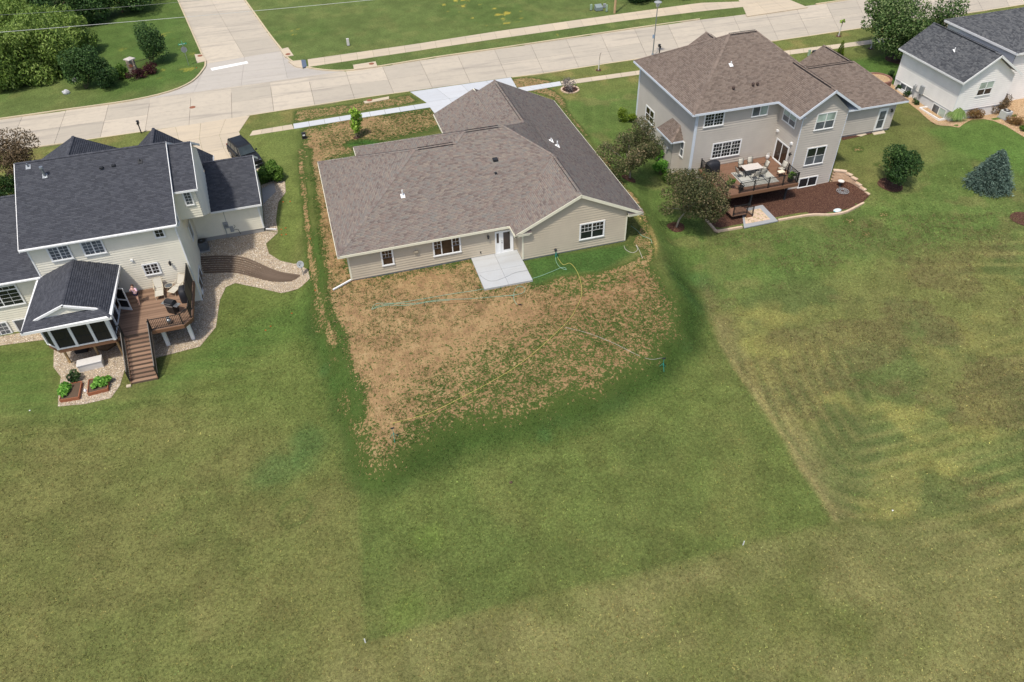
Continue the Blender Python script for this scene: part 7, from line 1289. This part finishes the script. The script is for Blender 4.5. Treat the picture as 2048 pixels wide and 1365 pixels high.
# ------------------------------------------------------------------ person on the deck
def person():
    P0 = Vector((-15.35, 51.35, 0.3)); t = thing('person', 'person in pink top and dark shorts shading the face with both hands', 'person', P0, None, R(-20))
    skin = plain('skin', C(222, 178, 152), 0.6, var=0.05); J = {}; E = []; Rr = {}
    def j(n, p, r): J[n] = Vector(p); Rr[n] = r
    # local frame: faces -y
    j('pel', (0, 0, .92), .13); j('waist', (0, 0.0, 1.08), .115); j('chest', (0, 0, 1.26), .135); j('neck', (0, -0.01, 1.43), .055); j('head0', (0, -0.03, 1.52), .075); j('head1', (0, -0.035, 1.6), .095); j('head2', (0, -0.02, 1.69), .07)
    E += [('pel', 'waist'), ('waist', 'chest'), ('chest', 'neck'), ('neck', 'head0'), ('head0', 'head1'), ('head1', 'head2')]
    for s, S in ((1, 'r'), (-1, 'l')):
        st = -0.16 if s > 0 else 0.1
        j(S + 'hip', (s * .09, 0, .88), .1); j(S + 'knee', (s * .095, st * .6 - .02, .49), .06); j(S + 'ank', (s * .1, st, .09), .04); j(S + 'toe', (s * .11, st - .17, .03), .03)
        E += [('pel', S + 'hip'), (S + 'hip', S + 'knee'), (S + 'knee', S + 'ank'), (S + 'ank', S + 'toe')]
        j(S + 'sh', (s * .17, 0, 1.36), .06); j(S + 'el', (s * .27, -.14, 1.18), .042); j(S + 'wr', (s * .1, -.22, 1.42), .028); j(S + 'palm', (s * .07, -.19, 1.5), .03); E += [('chest', S + 'sh'), (S + 'sh', S + 'el'), (S + 'el', S + 'wr'), (S + 'wr', S + 'palm')]
        for f in range(4): ln = (.055, .065, .07, .055)[f]; x = s * (.095 - .022 * f); j(S + 'f%d' % f, (x, -.185, 1.5 + ln * .6), .009); j(S + 'g%d' % f, (x * .9, -.165, 1.5 + ln * 1.2), .008); E += [(S + 'palm', S + 'f%d' % f), (S + 'f%d' % f, S + 'g%d' % f)]
        j(S + 'th', (s * .03, -.18, 1.5), .009); E.append((S + 'palm', S + 'th'))
    def skinmesh(names, edges, name, mat, grow=0.0, sub=2):
        ids = {n: i for i, n in enumerate(names)}; me = bpy.data.meshes.new(name); me.from_pydata([J[n][:] for n in names], [(ids[a], ids[b]) for a, b in edges if a in ids and b in ids], []); o = link(name, me); o.parent = t; me.materials.append(mat)
        m = o.modifiers.new('skin', 'SKIN'); sv = me.skin_vertices[0].data if me.skin_vertices else None
        if sv is None:
            bm = bmesh.new(); bm.from_mesh(me); bm.verts.layers.skin.verify(); bm.to_mesh(me); bm.free(); sv = me.skin_vertices[0].data
        for n, i in ids.items(): sv[i].radius = (Rr[n] + grow, (Rr[n] + grow) * (0.8 if n in ('pel', 'waist', 'chest') else 1)); sv[i].use_root = (i == 0)
        s_ = o.modifiers.new('sub', 'SUBSURF'); s_.levels = sub; s_.render_levels = sub; return o
    skinmesh(list(J), E, 'body', skin)
    skinmesh(['chest', 'waist', 'pel', 'neck', 'rsh', 'lsh', 'rel', 'lel'], [('chest', 'waist'), ('waist', 'pel'), ('chest', 'rsh'), ('chest', 'lsh'), ('rsh', 'rel'), ('lsh', 'lel')], 'shirt', plain('pink_shirt', C(226, 190, 206), 0.85), 0.022)
    J['rmid'] = J['rhip'].lerp(J['rknee'], .45); J['lmid'] = J['lhip'].lerp(J['lknee'], .45); Rr['rmid'] = Rr['lmid'] = .085
    skinmesh(['pel', 'rhip', 'lhip', 'rmid', 'lmid'], [('pel', 'rhip'), ('pel', 'lhip'), ('rhip', 'rmid'), ('lhip', 'lmid')], 'shorts', plain('navy_shorts', C(40, 36, 58), 0.85), 0.02)
    hm = plain('brown_hair', C(78, 56, 44), 0.6); V, F = _ball((0, 0.012, 1.635), (0.108, 0.118, 0.118), 14, 9); V = [(x, y if (y > -0.07 or z > 1.66) else -0.07, z if y > -0.03 else max(z, 1.655)) for x, y, z in V]; local(t, 'hair', MB().add(V, F), hm, smooth_=True); local(t, 'pony_tail', MB().tube([(0, 0.12, 1.62), (0, 0.16, 1.52), (0, 0.14, 1.42)], 0.035, 7, 0.012), hm, smooth_=True)
    em = M['dark']
    for s in (-1, 1): local(t, 'eye', MB().ball((s * .035, -0.122, 1.6), .012, 6, 4), em); local(t, 'ear', MB().ball((s * .098, -0.02, 1.59), (.012, .025, .033), 6, 4), skin)
    local(t, 'nose', MB().ball((0, -0.135, 1.575), (.014, .02, .02), 6, 4), skin); local(t, 'mouth', MB().ball((0, -0.118, 1.535), (.028, .01, .008), 6, 4), plain('lips', C(180, 110, 100)))
person()

# ------------------------------------------------------------------ vegetation
def LM(n, a, b, c, tr=0.25): M[n] = leafmat(n, C(*a), C(*b), C(*c), tr)
LM('lf_willow', (86, 112, 46), (120, 144, 66), (150, 170, 94)); LM('lf_dark', (46, 70, 38), (64, 94, 48), (92, 120, 64)); LM('lf_maple', (46, 72, 34), (78, 106, 52), (140, 156, 104)); LM('lf_crab', (60, 66, 40), (88, 94, 56), (152, 134, 104))
LM('lf_round', (30, 52, 26), (48, 78, 36), (84, 112, 58)); LM('lf_spruce', (58, 80, 70), (84, 106, 96), (122, 142, 128), 0.05); LM('lf_bush', (52, 82, 30), (82, 116, 42), (120, 150, 66)); LM('lf_barb', (44, 20, 26), (70, 32, 40), (96, 52, 56)); LM('lf_young', (96, 134, 40), (136, 172, 58), (170, 198, 90)); LM('lf_purple', (72, 60, 46), (98, 84, 60), (146, 126, 100)); LM('lf_grey', (84, 82, 78), (128, 120, 120), (160, 150, 150)); LM('lf_spirea', (110, 72, 52), (132, 104, 62), (150, 132, 80)); LM('lf_reed', (78, 112, 50), (122, 152, 84), (160, 182, 116)); LM('lf_veg', (60, 110, 36), (96, 150, 52), (140, 186, 84)); LM('lf_arb', (70, 96, 22), (104, 128, 36), (134, 152, 52)); LM('blade', (46, 72, 30), (66, 92, 40), (96, 112, 54), 0.15); LM('blade_dry', (74, 74, 44), (104, 98, 62), (146, 132, 92), 0.1); LM('blade_lush', (62, 92, 42), (80, 112, 50), (104, 130, 64), 0.15)
def leaves(centers, n, size, rn, shell=0.55, droop=0.0, aspect=1.6, up=0.35, jitter=1.0):
    """leaf quads in a set of ellipsoids [(cx, cy, cz, rx, ry, rz)], more on the outside"""
    E = np.array(centers, float); vol = E[:, 3] * E[:, 4] * E[:, 5]; k = rn.choice(len(E), n, p=vol ** 0.75 / (vol ** 0.75).sum())
    d = rn.normal(size=(n, 3)); d /= np.linalg.norm(d, axis=1)[:, None]; r = np.where(rn.random(n) < shell, rn.uniform(0.78, 1.06, n), rn.random(n) ** (1 / 3))
    P = E[k, :3] + d * r[:, None] * E[k, 3:]; nrm = d * 0.7 + rn.normal(size=(n, 3)) * 0.75 * jitter + np.array([0, 0, up]); nrm /= np.linalg.norm(nrm, axis=1)[:, None]
    t = rn.normal(size=(n, 3)); t[:, 2] -= droop * 3; t -= nrm * (t * nrm).sum(1)[:, None]; t /= np.linalg.norm(t, axis=1)[:, None] + 1e-9; b = np.cross(nrm, t)
    s = size * rn.uniform(0.6, 1.35, n)[:, None]; A = t * s * aspect * 0.5; B = b * s * 0.5
    V = np.stack([P - A, P + B - A * 0.1, P + A, P - B - A * 0.1], 1).reshape(-1, 3); F = np.arange(4 * n).reshape(n, 4); T = np.repeat(np.clip(rn.normal(0.5, 0.25, n) + 0.12 * rn.normal(size=len(E))[k], 0, 1), 4)
    return V, F, T
def crown_obj(root, name, V, F, T, mat):
    me = mesh_arr(name, V, F, M[mat], T); o = link(name, me); o.parent = root; return o
def clumps(c, r, n, rn, frac=0.42, flat=1.0):
    """random lobes filling an ellipsoid of centre c and radii r"""
    out = []
    for i in range(n):
        d = rn.normal(size=3); d /= np.linalg.norm(d); q = rn.uniform(0.4, 0.88); s = frac * rn.uniform(0.6, 1.35)
        out.append((c[0] + d[0] * r[0] * q, c[1] + d[1] * r[1] * q, c[2] + d[2] * r[2] * q * flat, r[0] * s, r[1] * s, r[2] * s))
    return out
def scale_at(p): return (p - CAM_P).dot(CF) / CAM_F
def height_over(base, px, py):
    d = ray(px, py); b = Vector(base[:2]); c = Vector(CAM_P[:2]); h = Vector(d[:2]); tt_ = (b - c).dot(h) / h.dot(h); return CAM_P + d * tt_
def tree(label, base, crown, rpx, mat, n=6000, size=0.12, lobes=14, name='tree', cat='tree', trunk_r=0.1, bark='bark', seed=1, shell=0.6, frac=0.42, zs=1.0, droop=0.0, trunk=True, aspect=1.6, group=None, up=0.35, base3=None):
    rn = np.random.default_rng(seed); b = base3 if base3 is not None else G(*base); t = thing(name, label, cat, b, group); q = height_over(b, *crown); q = Vector((q.x, q.y, q.z)) - b; s = scale_at(b + q)
    rx = rpx[0] * s; rz = rpx[1] * s * zs; c = (q.x, q.y, max(q.z, rz * 0.55 + 0.05)); cl = clumps(c, (rx, rx, rz), lobes, rn, frac); V, F, T = leaves(cl, n, size, rn, shell, droop, aspect, up)
    V[:, 2] = np.maximum(V[:, 2], 0.02); crown_obj(t, 'crown' if trunk else 'foliage', V, F, T, mat)
    if trunk:
        top = Vector(c); fork = Vector((c[0] * 0.6, c[1] * 0.6, max(0.25, c[2] - rz * 0.7))); local(t, 'trunk', MB().tube(smooth([(0, 0, -0.2), (fork.x * 0.3, fork.y * 0.3, fork.z * 0.5), fork[:], top[:]], 3), trunk_r, 9, trunk_r * 0.35), bark, smooth_=True)
        for i, e in enumerate(sorted(cl, key=lambda e: e[2])[:: max(1, len(cl) // 7)]):
            m = fork.lerp(Vector(e[:3]), 0.5) + UP * 0.1; local(t, 'branch', MB().tube([fork[:], m[:], e[:3]], trunk_r * 0.45, 6, trunk_r * 0.12), bark)
    else:
        st = MB()
        for i in range(6): a = i * 1.05; st.tube([(0.05 * math.cos(a), 0.05 * math.sin(a), -0.05), (c[0] + rx * 0.5 * math.cos(a), c[1] + rx * 0.5 * math.sin(a), c[2])], 0.02, 5, 0.008)
        tag(local(t, 'stems', st, 'bark'), kind='stuff')
    return t
# right of the middle house
tree('crab apple tree with brownish leaves beside the middle house roof', (1260, 357), (1258, 292), (64, 58), 'lf_crab', 13000, 0.095, 30, frac=0.3, shell=0.4, seed=2, bark='bark_grey'); tree('crab apple tree with brownish leaves before the right deck', (1352, 455), (1388, 388), (76, 58), 'lf_crab', 16000, 0.095, 34, frac=0.3, shell=0.4, seed=3, bark='bark_grey')
tree('round dark green tree on the lawn right of the taupe house', (1783, 371), (1802, 329), (38, 37), 'lf_round', 8000, 0.105, 20, seed=4, frac=0.45, trunk_r=0.06); tree('big dense maple at the top right', (1805, 116), (1818, 45), (90, 78), 'lf_maple', 24000, 0.16, 40, seed=5, frac=0.3, trunk_r=0.2)
tree('young pale green tree in the sown front yard', (713, 276), (708, 243), (15, 26), 'lf_young', 900, 0.17, 7, seed=6, trunk_r=0.035, bark='bark_grey', frac=0.5, shell=0.3); tree('brown leaved tree at the left edge behind the charcoal roof', (15, 372), (22, 302), (58, 46), 'lf_purple', 8000, 0.11, 22, seed=7, shell=0.4)
# top left wood
W = [((66, 163), (64, 105), (62, 60), 'lf_willow', 'bright green willow nearest the street at the left edge'), ((-10, 178), (-8, 120), (62, 62), 'lf_willow', 'bright green willow cut by the left picture edge'), ((112, 150), (112, 112), (44, 48), 'lf_willow', 'small bright willow behind the dark shrub'), ((60, 95), (62, 40), (64, 50), 'lf_willow', 'bright willow in the second row at the top left'), ((140, 110), (138, 62), (52, 44), 'lf_willow', 'bright willow beside the mown grass strip'), ((-10, 80), (-5, 10), (70, 55), 'lf_willow', 'bright willow at the top left corner'), ((105, 60), (110, 5), (60, 44), 'lf_dark', 'dark tree behind the willows at the top left'), ((178, 45), (180, 5), (46, 36), 'lf_dark', 'dark tree behind the willows beside the grass strip'), ((245, 25), (240, -12), (52, 34), 'lf_dark', 'dark tree at the top edge left of the side street'), ((300, -8), (300, -40), (48, 34), 'lf_dark', 'dark tree cut by the top edge near the side street'), ((0, 30), (5, -50), (75, 55), 'lf_dark', 'dark tree cut by the top left corner')]
for k, (b, c, r, m, lab) in enumerate(W): tree(lab, b, c, r, m, 11000 if m == 'lf_willow' else 7000, 0.17 if m == 'lf_willow' else 0.2, 20, seed=20 + k, droop=0.6 if m == 'lf_willow' else 0, aspect=2.2 if m == 'lf_willow' else 1.6, trunk_r=0.18, group='trees of the wood at the top left', frac=0.42)
for k, (b, c, r, lab) in enumerate((((1275, 2), (1285, -28), (45, 34), 'dark tree at the top edge behind the street lamp'), ((1375, -8), (1370, -38), (50, 34), 'dark tree cut by the top edge right of the street lamp'))): tree(lab, b, c, r, 'lf_dark', 6000, 0.19, 14, seed=40 + k, trunk_r=0.16)
# shrubs
SH = [((172, 178), (172, 138), (36, 42), 'lf_dark', 3800, 0.2, 'tall dark shrub beside the iron fence'), ((205, 177), (205, 150), (24, 26), 'lf_round', 1800, 0.18, 'low dark shrub against the tall dark shrub'), ((240, 158), (240, 143), (13, 13), 'lf_bush', 700, 0.16, 'small green shrub before the stone gate post'), ((274, 160), (274, 149), (16, 11), 'lf_barb', 900, 0.12, 'purple barberry at the foot of the gate post'), ((302, 148), (301, 137), (16, 11), 'lf_barb', 900, 0.12, 'purple barberry right of the gate post'), ((303, 130), (303, 88), (32, 44), 'lf_dark', 2600, 0.2, 'upright green shrub tree right of the gate post'),
      ((541, 362), (541, 342), (26, 23), 'lf_bush', 2600, 0.15, 'round light green bush below the parked car'), ((1246, 243), (1247, 232), (12, 16), 'lf_arb', 700, 0.12, 'small yellow green conifer at the taupe house corner'), ((1262, 245), (1263, 236), (10, 8), 'lf_arb', 400, 0.12, 'low bright green shrub at the taupe house corner'), ((1317, 325), (1316, 306), (15, 14), 'lf_veg', 900, 0.13, 'bright green shrub beside the bay, upper one'), ((1322, 350), (1322, 333), (17, 15), 'lf_veg', 1000, 0.13, 'bright green shrub beside the bay, lower one'), ((1340, 365), (1340, 352), (15, 12), 'lf_bush', 700, 0.13, 'green shrub between the bay and the near crab apple'),
      ((1142, 184), (1140, 170), (17, 15), 'lf_grey', 420, 0.12, 'sparse grey shrub in the stone ring'), ((1991, 222), (1991, 204), (24, 22), 'lf_purple', 1500, 0.13, 'dark purplish shrub against the white gable wall'), ((1949, 238), (1949, 230), (17, 11), 'lf_spirea', 1000, 0.1, 'russet shrub between the ornamental grass and the air conditioner'), ((2033, 248), (2032, 240), (16, 11), 'lf_spirea', 1000, 0.1, 'russet shrub right of the pale air conditioner'), ((2050, 262), (2050, 257), (10, 6), 'lf_bush', 500, 0.1, 'low green shrub at the right picture edge'), ((1782, 153), (1782, 148), (6, 7), 'lf_round', 350, 0.09, 'small shrub in the red block planter'),
      ((1797, 181), (1797, 176), (6, 6), 'lf_round', 300, 0.09, 'small clipped shrub along the white wall, farthest of three'), ((1814, 195), (1814, 189), (7, 7), 'lf_round', 320, 0.09, 'small clipped shrub along the white wall, middle of three'), ((1832, 209), (1832, 203), (7, 7), 'lf_round', 340, 0.09, 'small clipped shrub along the white wall, nearest of three'), ((0, 385), (5, 372), (40, 20), 'lf_round', 1800, 0.15, 'dark green shrub behind the left wing roof')]
for k, (b, c, r, m, n, s, lab) in enumerate(SH): tree(lab, b, c, r, m, int(n * 1.9), s * 0.7, 14, 'shrub', 'shrub', seed=60 + k, trunk=False, frac=0.42, shell=0.5)
tree('small round potted shrub above the vegetable beds', None, (147, 755), (13, 12), 'lf_round', 700, 0.08, 8, 'shrub', 'shrub', seed=90, trunk=False, frac=0.5, base3=POT_L + UP * 0.3)
for k, p in enumerate(POTS): tree(('leafy pot plant at the right railing corner', 'leafy pot plant at the left railing post')[k], None, ((1583, 352), (1459, 376))[k], (8, 8), 'lf_bush', 350, 0.12, 6, 'pot_plant', 'plant', seed=95 + k, trunk=False, frac=0.55, base3=p + UP * 0.36)
tree('few leaves on the wrapped young verge tree', None, (1684, 46), (5, 6), 'lf_young', 90, 0.14, 4, 'leaf_tuft', 'tree', seed=97, trunk=False, frac=0.6, base3=ST2 + UP * 1.7)
# narrow arborvitae, blue spruce, ornamental grass
def cone_tree(label, base, top, rpx, mat, n, size, seed, tiers=0, name='conifer'):
    rn = np.random.default_rng(seed); b = G(*base); t = thing(name, label, 'tree', b); h = height_over(b, *top).z - b.z; r = rpx * scale_at(b)
    f = rn.random(n) ** 0.75; z = (1 - f) if False else rn.random(n); z = 1 - np.sqrt(rn.random(n)); a = rn.uniform(0, 6.283, n); env = (1 - z) ** 0.75
    if tiers: ph = (z * tiers) % 1.0; env = env * (0.72 + 0.34 * (1 - ph)) * (1 + 0.1 * np.sin(a * 9 + np.floor(z * tiers) * 2.1))
    rad = r * env * np.where(rn.random(n) < 0.7, rn.normal(0.94, 0.1, n), rn.uniform(0.2, 0.9, n)); P = np.stack([rad * np.cos(a), rad * np.sin(a), z * h * 0.97 + 0.06 + (rn.random(n) - 0.5) * 0.08], 1)
    out = np.stack([np.cos(a), np.sin(a), np.full(n, -0.12 if tiers else 0.9)], 1) + rn.normal(size=(n, 3)) * 0.35; out /= np.linalg.norm(out, axis=1)[:, None]; side = np.cross(out, rn.normal(size=(n, 3))); side /= np.linalg.norm(side, axis=1)[:, None]; s = size * rn.uniform(0.7, 1.3, n)[:, None]
    V = np.stack([P - out * s * 0.4, P + side * s * 0.22, P + out * s * 0.8, P - side * s * 0.22], 1).reshape(-1, 3); T = np.repeat(np.clip(rn.normal(0.5, 0.28, n), 0, 1), 4); crown_obj(t, 'crown', V, np.arange(4 * n).reshape(n, 4), T, mat); local(t, 'trunk', MB().cyl((0, 0, -0.1), (0, 0, h * 0.9), r * 0.07 + 0.03, 0.01, 8), 'bark'); return t
cone_tree('blue green spruce on the right lawn', (1974, 374), (2001, 296), 42, 'lf_spruce', 20000, 0.15, 101, 8); cone_tree('narrow yellow green arborvitae behind the garage roof', (1679, 112), (1681, 80), 7, 'lf_arb', 1200, 0.13, 102)
def clump_grass(label, base, rpx, n, mat, hgt, seed, name='ornamental_grass'):
    rn = np.random.default_rng(seed); b = G(*base); t = thing(name, label, 'grass plant', b); r = rpx * scale_at(b); a = rn.uniform(0, 6.283, n); e = rn.uniform(0.25, 1.0, n); V = []; F = []
    for i in range(n):
        d = np.array([math.cos(a[i]), math.sin(a[i]), 0]); s = np.array([-d[1], d[0], 0]) * 0.012; p0 = d * 0.12 * rn.random(); p1 = d * r * e[i] * 0.5 + [0, 0, hgt * (1.05 - 0.3 * e[i])]; p2 = d * r * e[i] + [0, 0, hgt * (0.75 - 0.55 * e[i])]; k = len(V); V += [p0 - s, p0 + s, p1 + s * 1.3, p1 - s * 1.3, p2]; F += [(k, k + 1, k + 2), (k, k + 2, k + 3), (k + 3, k + 2, k + 4)]
    crown_obj(t, 'blades', np.array(V), np.array(F), np.repeat(rn.random(n), 5), mat)
clump_grass('arching ornamental grass at the corner of the white house', (1909, 243), 24, 1500, 'lf_reed', 1.5, 110)
# vegetables
def veg(label, c, rx, ry, n, seed):
    rn = np.random.default_rng(seed); t = thing('vegetable_plants', label, 'plants', c); k = 14; E = [(rn.uniform(-rx, rx), rn.uniform(-ry, ry), 0.22, 0.2, 0.2, 0.16) for _ in range(k)]; V, F, T = leaves(E, n, 0.17, rn, 0.6, 0, 1.2, 0.9); V[:, 2] = np.maximum(V[:, 2], 0.03); crown_obj(t, 'leaves', V, F, T, 'lf_veg')
q = G(133, 787); veg('leafy plants filling the left part of the left bed', Vector((q.x, q.y, VB1[1].z + 0.2)), 0.28, 0.55, 500, 1); q = G(201, 774); veg('broad leafed plants filling the right vegetable bed', Vector((q.x + 0.1, q.y + 0.1, VB2[1].z + 0.2)), 0.6, 0.38, 900, 2)
# ------------------------------------------------------------------ tufts of grass (uncountable)
def tufts(name, label, pts, mat, h, w, nb, seed):
    rn = np.random.default_rng(seed); n = len(pts); z = terrain(pts[:, 0], pts[:, 1], False); B = np.repeat(np.stack([pts[:, 0], pts[:, 1], z], 1), nb, 0); m = n * nb; B[:, :2] += rn.normal(size=(m, 2)) * w
    a = rn.uniform(0, 6.283, m); L = h * rn.uniform(0.5, 1.3, m) * np.repeat(rn.uniform(0.6, 1.3, n), nb); ln = rn.uniform(0.2, 0.9, m); d = np.stack([np.cos(a), np.sin(a), np.zeros(m)], 1); s = np.stack([-d[:, 1], d[:, 0], np.zeros(m)], 1) * (0.012 + 0.12 * L)[:, None]
    top = B + d * (L * ln)[:, None] + np.array([0, 0, 1]) * (L * np.sqrt(1 - (ln * 0.9) ** 2))[:, None]; V = np.stack([B - s * 0.6, B + s * 0.6, top], 1).reshape(-1, 3); me = mesh_arr(name, V, np.arange(3 * m).reshape(m, 3), M[mat], np.repeat(np.clip(np.repeat(rn.normal(0.5, 0.2, n), nb) + rn.normal(0, 0.15, m), 0, 1), 3)); return tag(link(name, me), label, 'grass', kind='stuff')
rn = np.random.default_rng(200); D_ = np.array(DIRT); q = rn.uniform(D_.min(0), D_.max(0), (40000, 2)); q = q[(polysd(q[:, 0], q[:, 1], DIRT) > -0.2) & ((q[:, 1] < 49.5) | (q[:, 0] < 0.3) | (q[:, 1] > 67))]; q = q[(q[:, 0] < 10.2) | (q[:, 0] > 14.3) | (q[:, 1] < 45.2) | (q[:, 1] > 50)]; dens = fbm(q[:, 0], q[:, 1], 2.5, 77, 3); q = q[dens + rn.normal(0, 0.07, len(q)) > 0.47][:13000]; tufts('seedling_tufts', 'scattered green seedling tufts on the sown soil', q, 'blade', 0.09, 0.065, 9, 201)
q = rn.uniform([-8, 24], [34, 52], (60000, 2)); m_ = polysd(q[:, 0], q[:, 1], MOUND); q = q[(m_ > -2.8) & (m_ < 0.5) & (q[:, 1] < 47)]; q = q[fbm(q[:, 0], q[:, 1], 2.0, 78, 3) + rn.normal(0, 0.12, len(q)) > 0.46][:9000]; tufts('long_grass', 'long dark grass on the slope around the sown lot', q, 'blade_lush', 0.08, 0.12, 6, 202)
q = rn.uniform([26, 8], [75, 50], (50000, 2)); RP = [p[:2] for p in PX([(1430, 470), (1410, 600), (1440, 690), (1560, 865), (1668, 1040), (2200, 960), (2300, 420), (1800, 430)])]; q = q[polysd(q[:, 0], q[:, 1], RP) > 0]; q = q[fbm(q[:, 0] * 0.8 - q[:, 1] * 0.3, q[:, 1] * 1.3 + q[:, 0] * 0.3, 4.5, 91, 5) + rn.normal(0, 0.03, len(q)) > 0.52][:9000]; tufts('dry_tufts', 'brown dry grass tufts on the right lawn', q, 'blade_dry', 0.11, 0.09, 7, 203)

# short clumps in the mown lawn, coloured like the ground they grow from
def lawn_tufts(n, seed):
    rn = np.random.default_rng(seed); v = rn.random(n); q = np.stack([rn.uniform(-30, 66, n), 9 + 43 * v ** 1.3], 1)
    keep = (polysd(q[:, 0], q[:, 1], DIRT) < -0.3) & (polysd(q[:, 0], q[:, 1], [p[:2] for p in pb1]) < -0.1) & (polysd(q[:, 0], q[:, 1], MULCH) < -0.3) & ~((q[:, 0] > -0.5) & (q[:, 0] < 24) & (q[:, 1] > 45)) & ~((q[:, 0] > 32) & (q[:, 0] < 47) & (q[:, 1] > 50)) & ~((q[:, 0] < -11) & (q[:, 1] > 43)); q = q[keep]; n = len(q)
    ix = np.clip(np.searchsorted(xs, q[:, 0]), 0, nx - 1); iy = np.clip(np.searchsorted(ys, q[:, 1]), 0, ny - 1); gc = col[iy * nx + ix] * rn.lognormal(0.0, 0.34, (n, 1)) * (1 + rn.normal(0, 0.05, (n, 3))); dry = rn.random(n) < 0.2; gc[dry] = gc[dry] * np.array([1.28, 1.12, 1.1])
    nb = 3; z = terrain(q[:, 0], q[:, 1], False); B = np.repeat(np.stack([q[:, 0], q[:, 1], z], 1), nb, 0); m = n * nb; B[:, :2] += rn.normal(size=(m, 2)) * 0.035; a = rn.uniform(0, 6.283, m); L = rn.uniform(0.035, 0.09, m); d = np.stack([np.cos(a), np.sin(a), np.zeros(m)], 1); s = np.stack([-d[:, 1], d[:, 0], np.zeros(m)], 1) * 0.028; top = B + d * (L * 0.8)[:, None] + np.array([0, 0, 1]) * (L * 0.7)[:, None]
    V = np.stack([B - s, B + s, top], 1).reshape(-1, 3); me = mesh_arr('lawn_clumps', V, np.arange(3 * m).reshape(m, 3), None); ca = me.attributes.new('gcol', 'FLOAT_COLOR', 'POINT'); ca.data.foreach_set('color', np.concatenate([np.repeat(gc, 3 * nb, 0), np.ones((3 * m, 1))], 1).astype(np.float32).ravel())
    t = NT('lawn_blades').set(0.9, 0.1); t.base(t.attr('gcol').outputs['Color']); me.materials.append(t.m); tag(link('lawn_clumps', me), 'fine clumps of mown grass all over the lawns', 'grass', kind='stuff')
lawn_tufts(120000, 300)

rn = np.random.default_rng(400); q = rn.uniform([-30, 9], [64, 52], (9000, 2)); q = q[(polysd(q[:, 0], q[:, 1], DIRT) < -0.5) & (polysd(q[:, 0], q[:, 1], [p[:2] for p in pb1]) < -0.1) & (polysd(q[:, 0], q[:, 1], MULCH) < -0.3) & ~((q[:, 0] > -0.5) & (q[:, 0] < 24) & (q[:, 1] > 45)) & ~((q[:, 0] > 32) & (q[:, 0] < 47) & (q[:, 1] > 50)) & ~((q[:, 0] < -11) & (q[:, 1] > 43))]; q = q[fbm(q[:, 0], q[:, 1], 8, 79, 3) + rn.normal(0, 0.1, len(q)) > 0.55]; tufts('lawn_weeds', 'small darker weeds dotted over the lawns', q, 'blade', 0.06, 0.07, 8, 401)
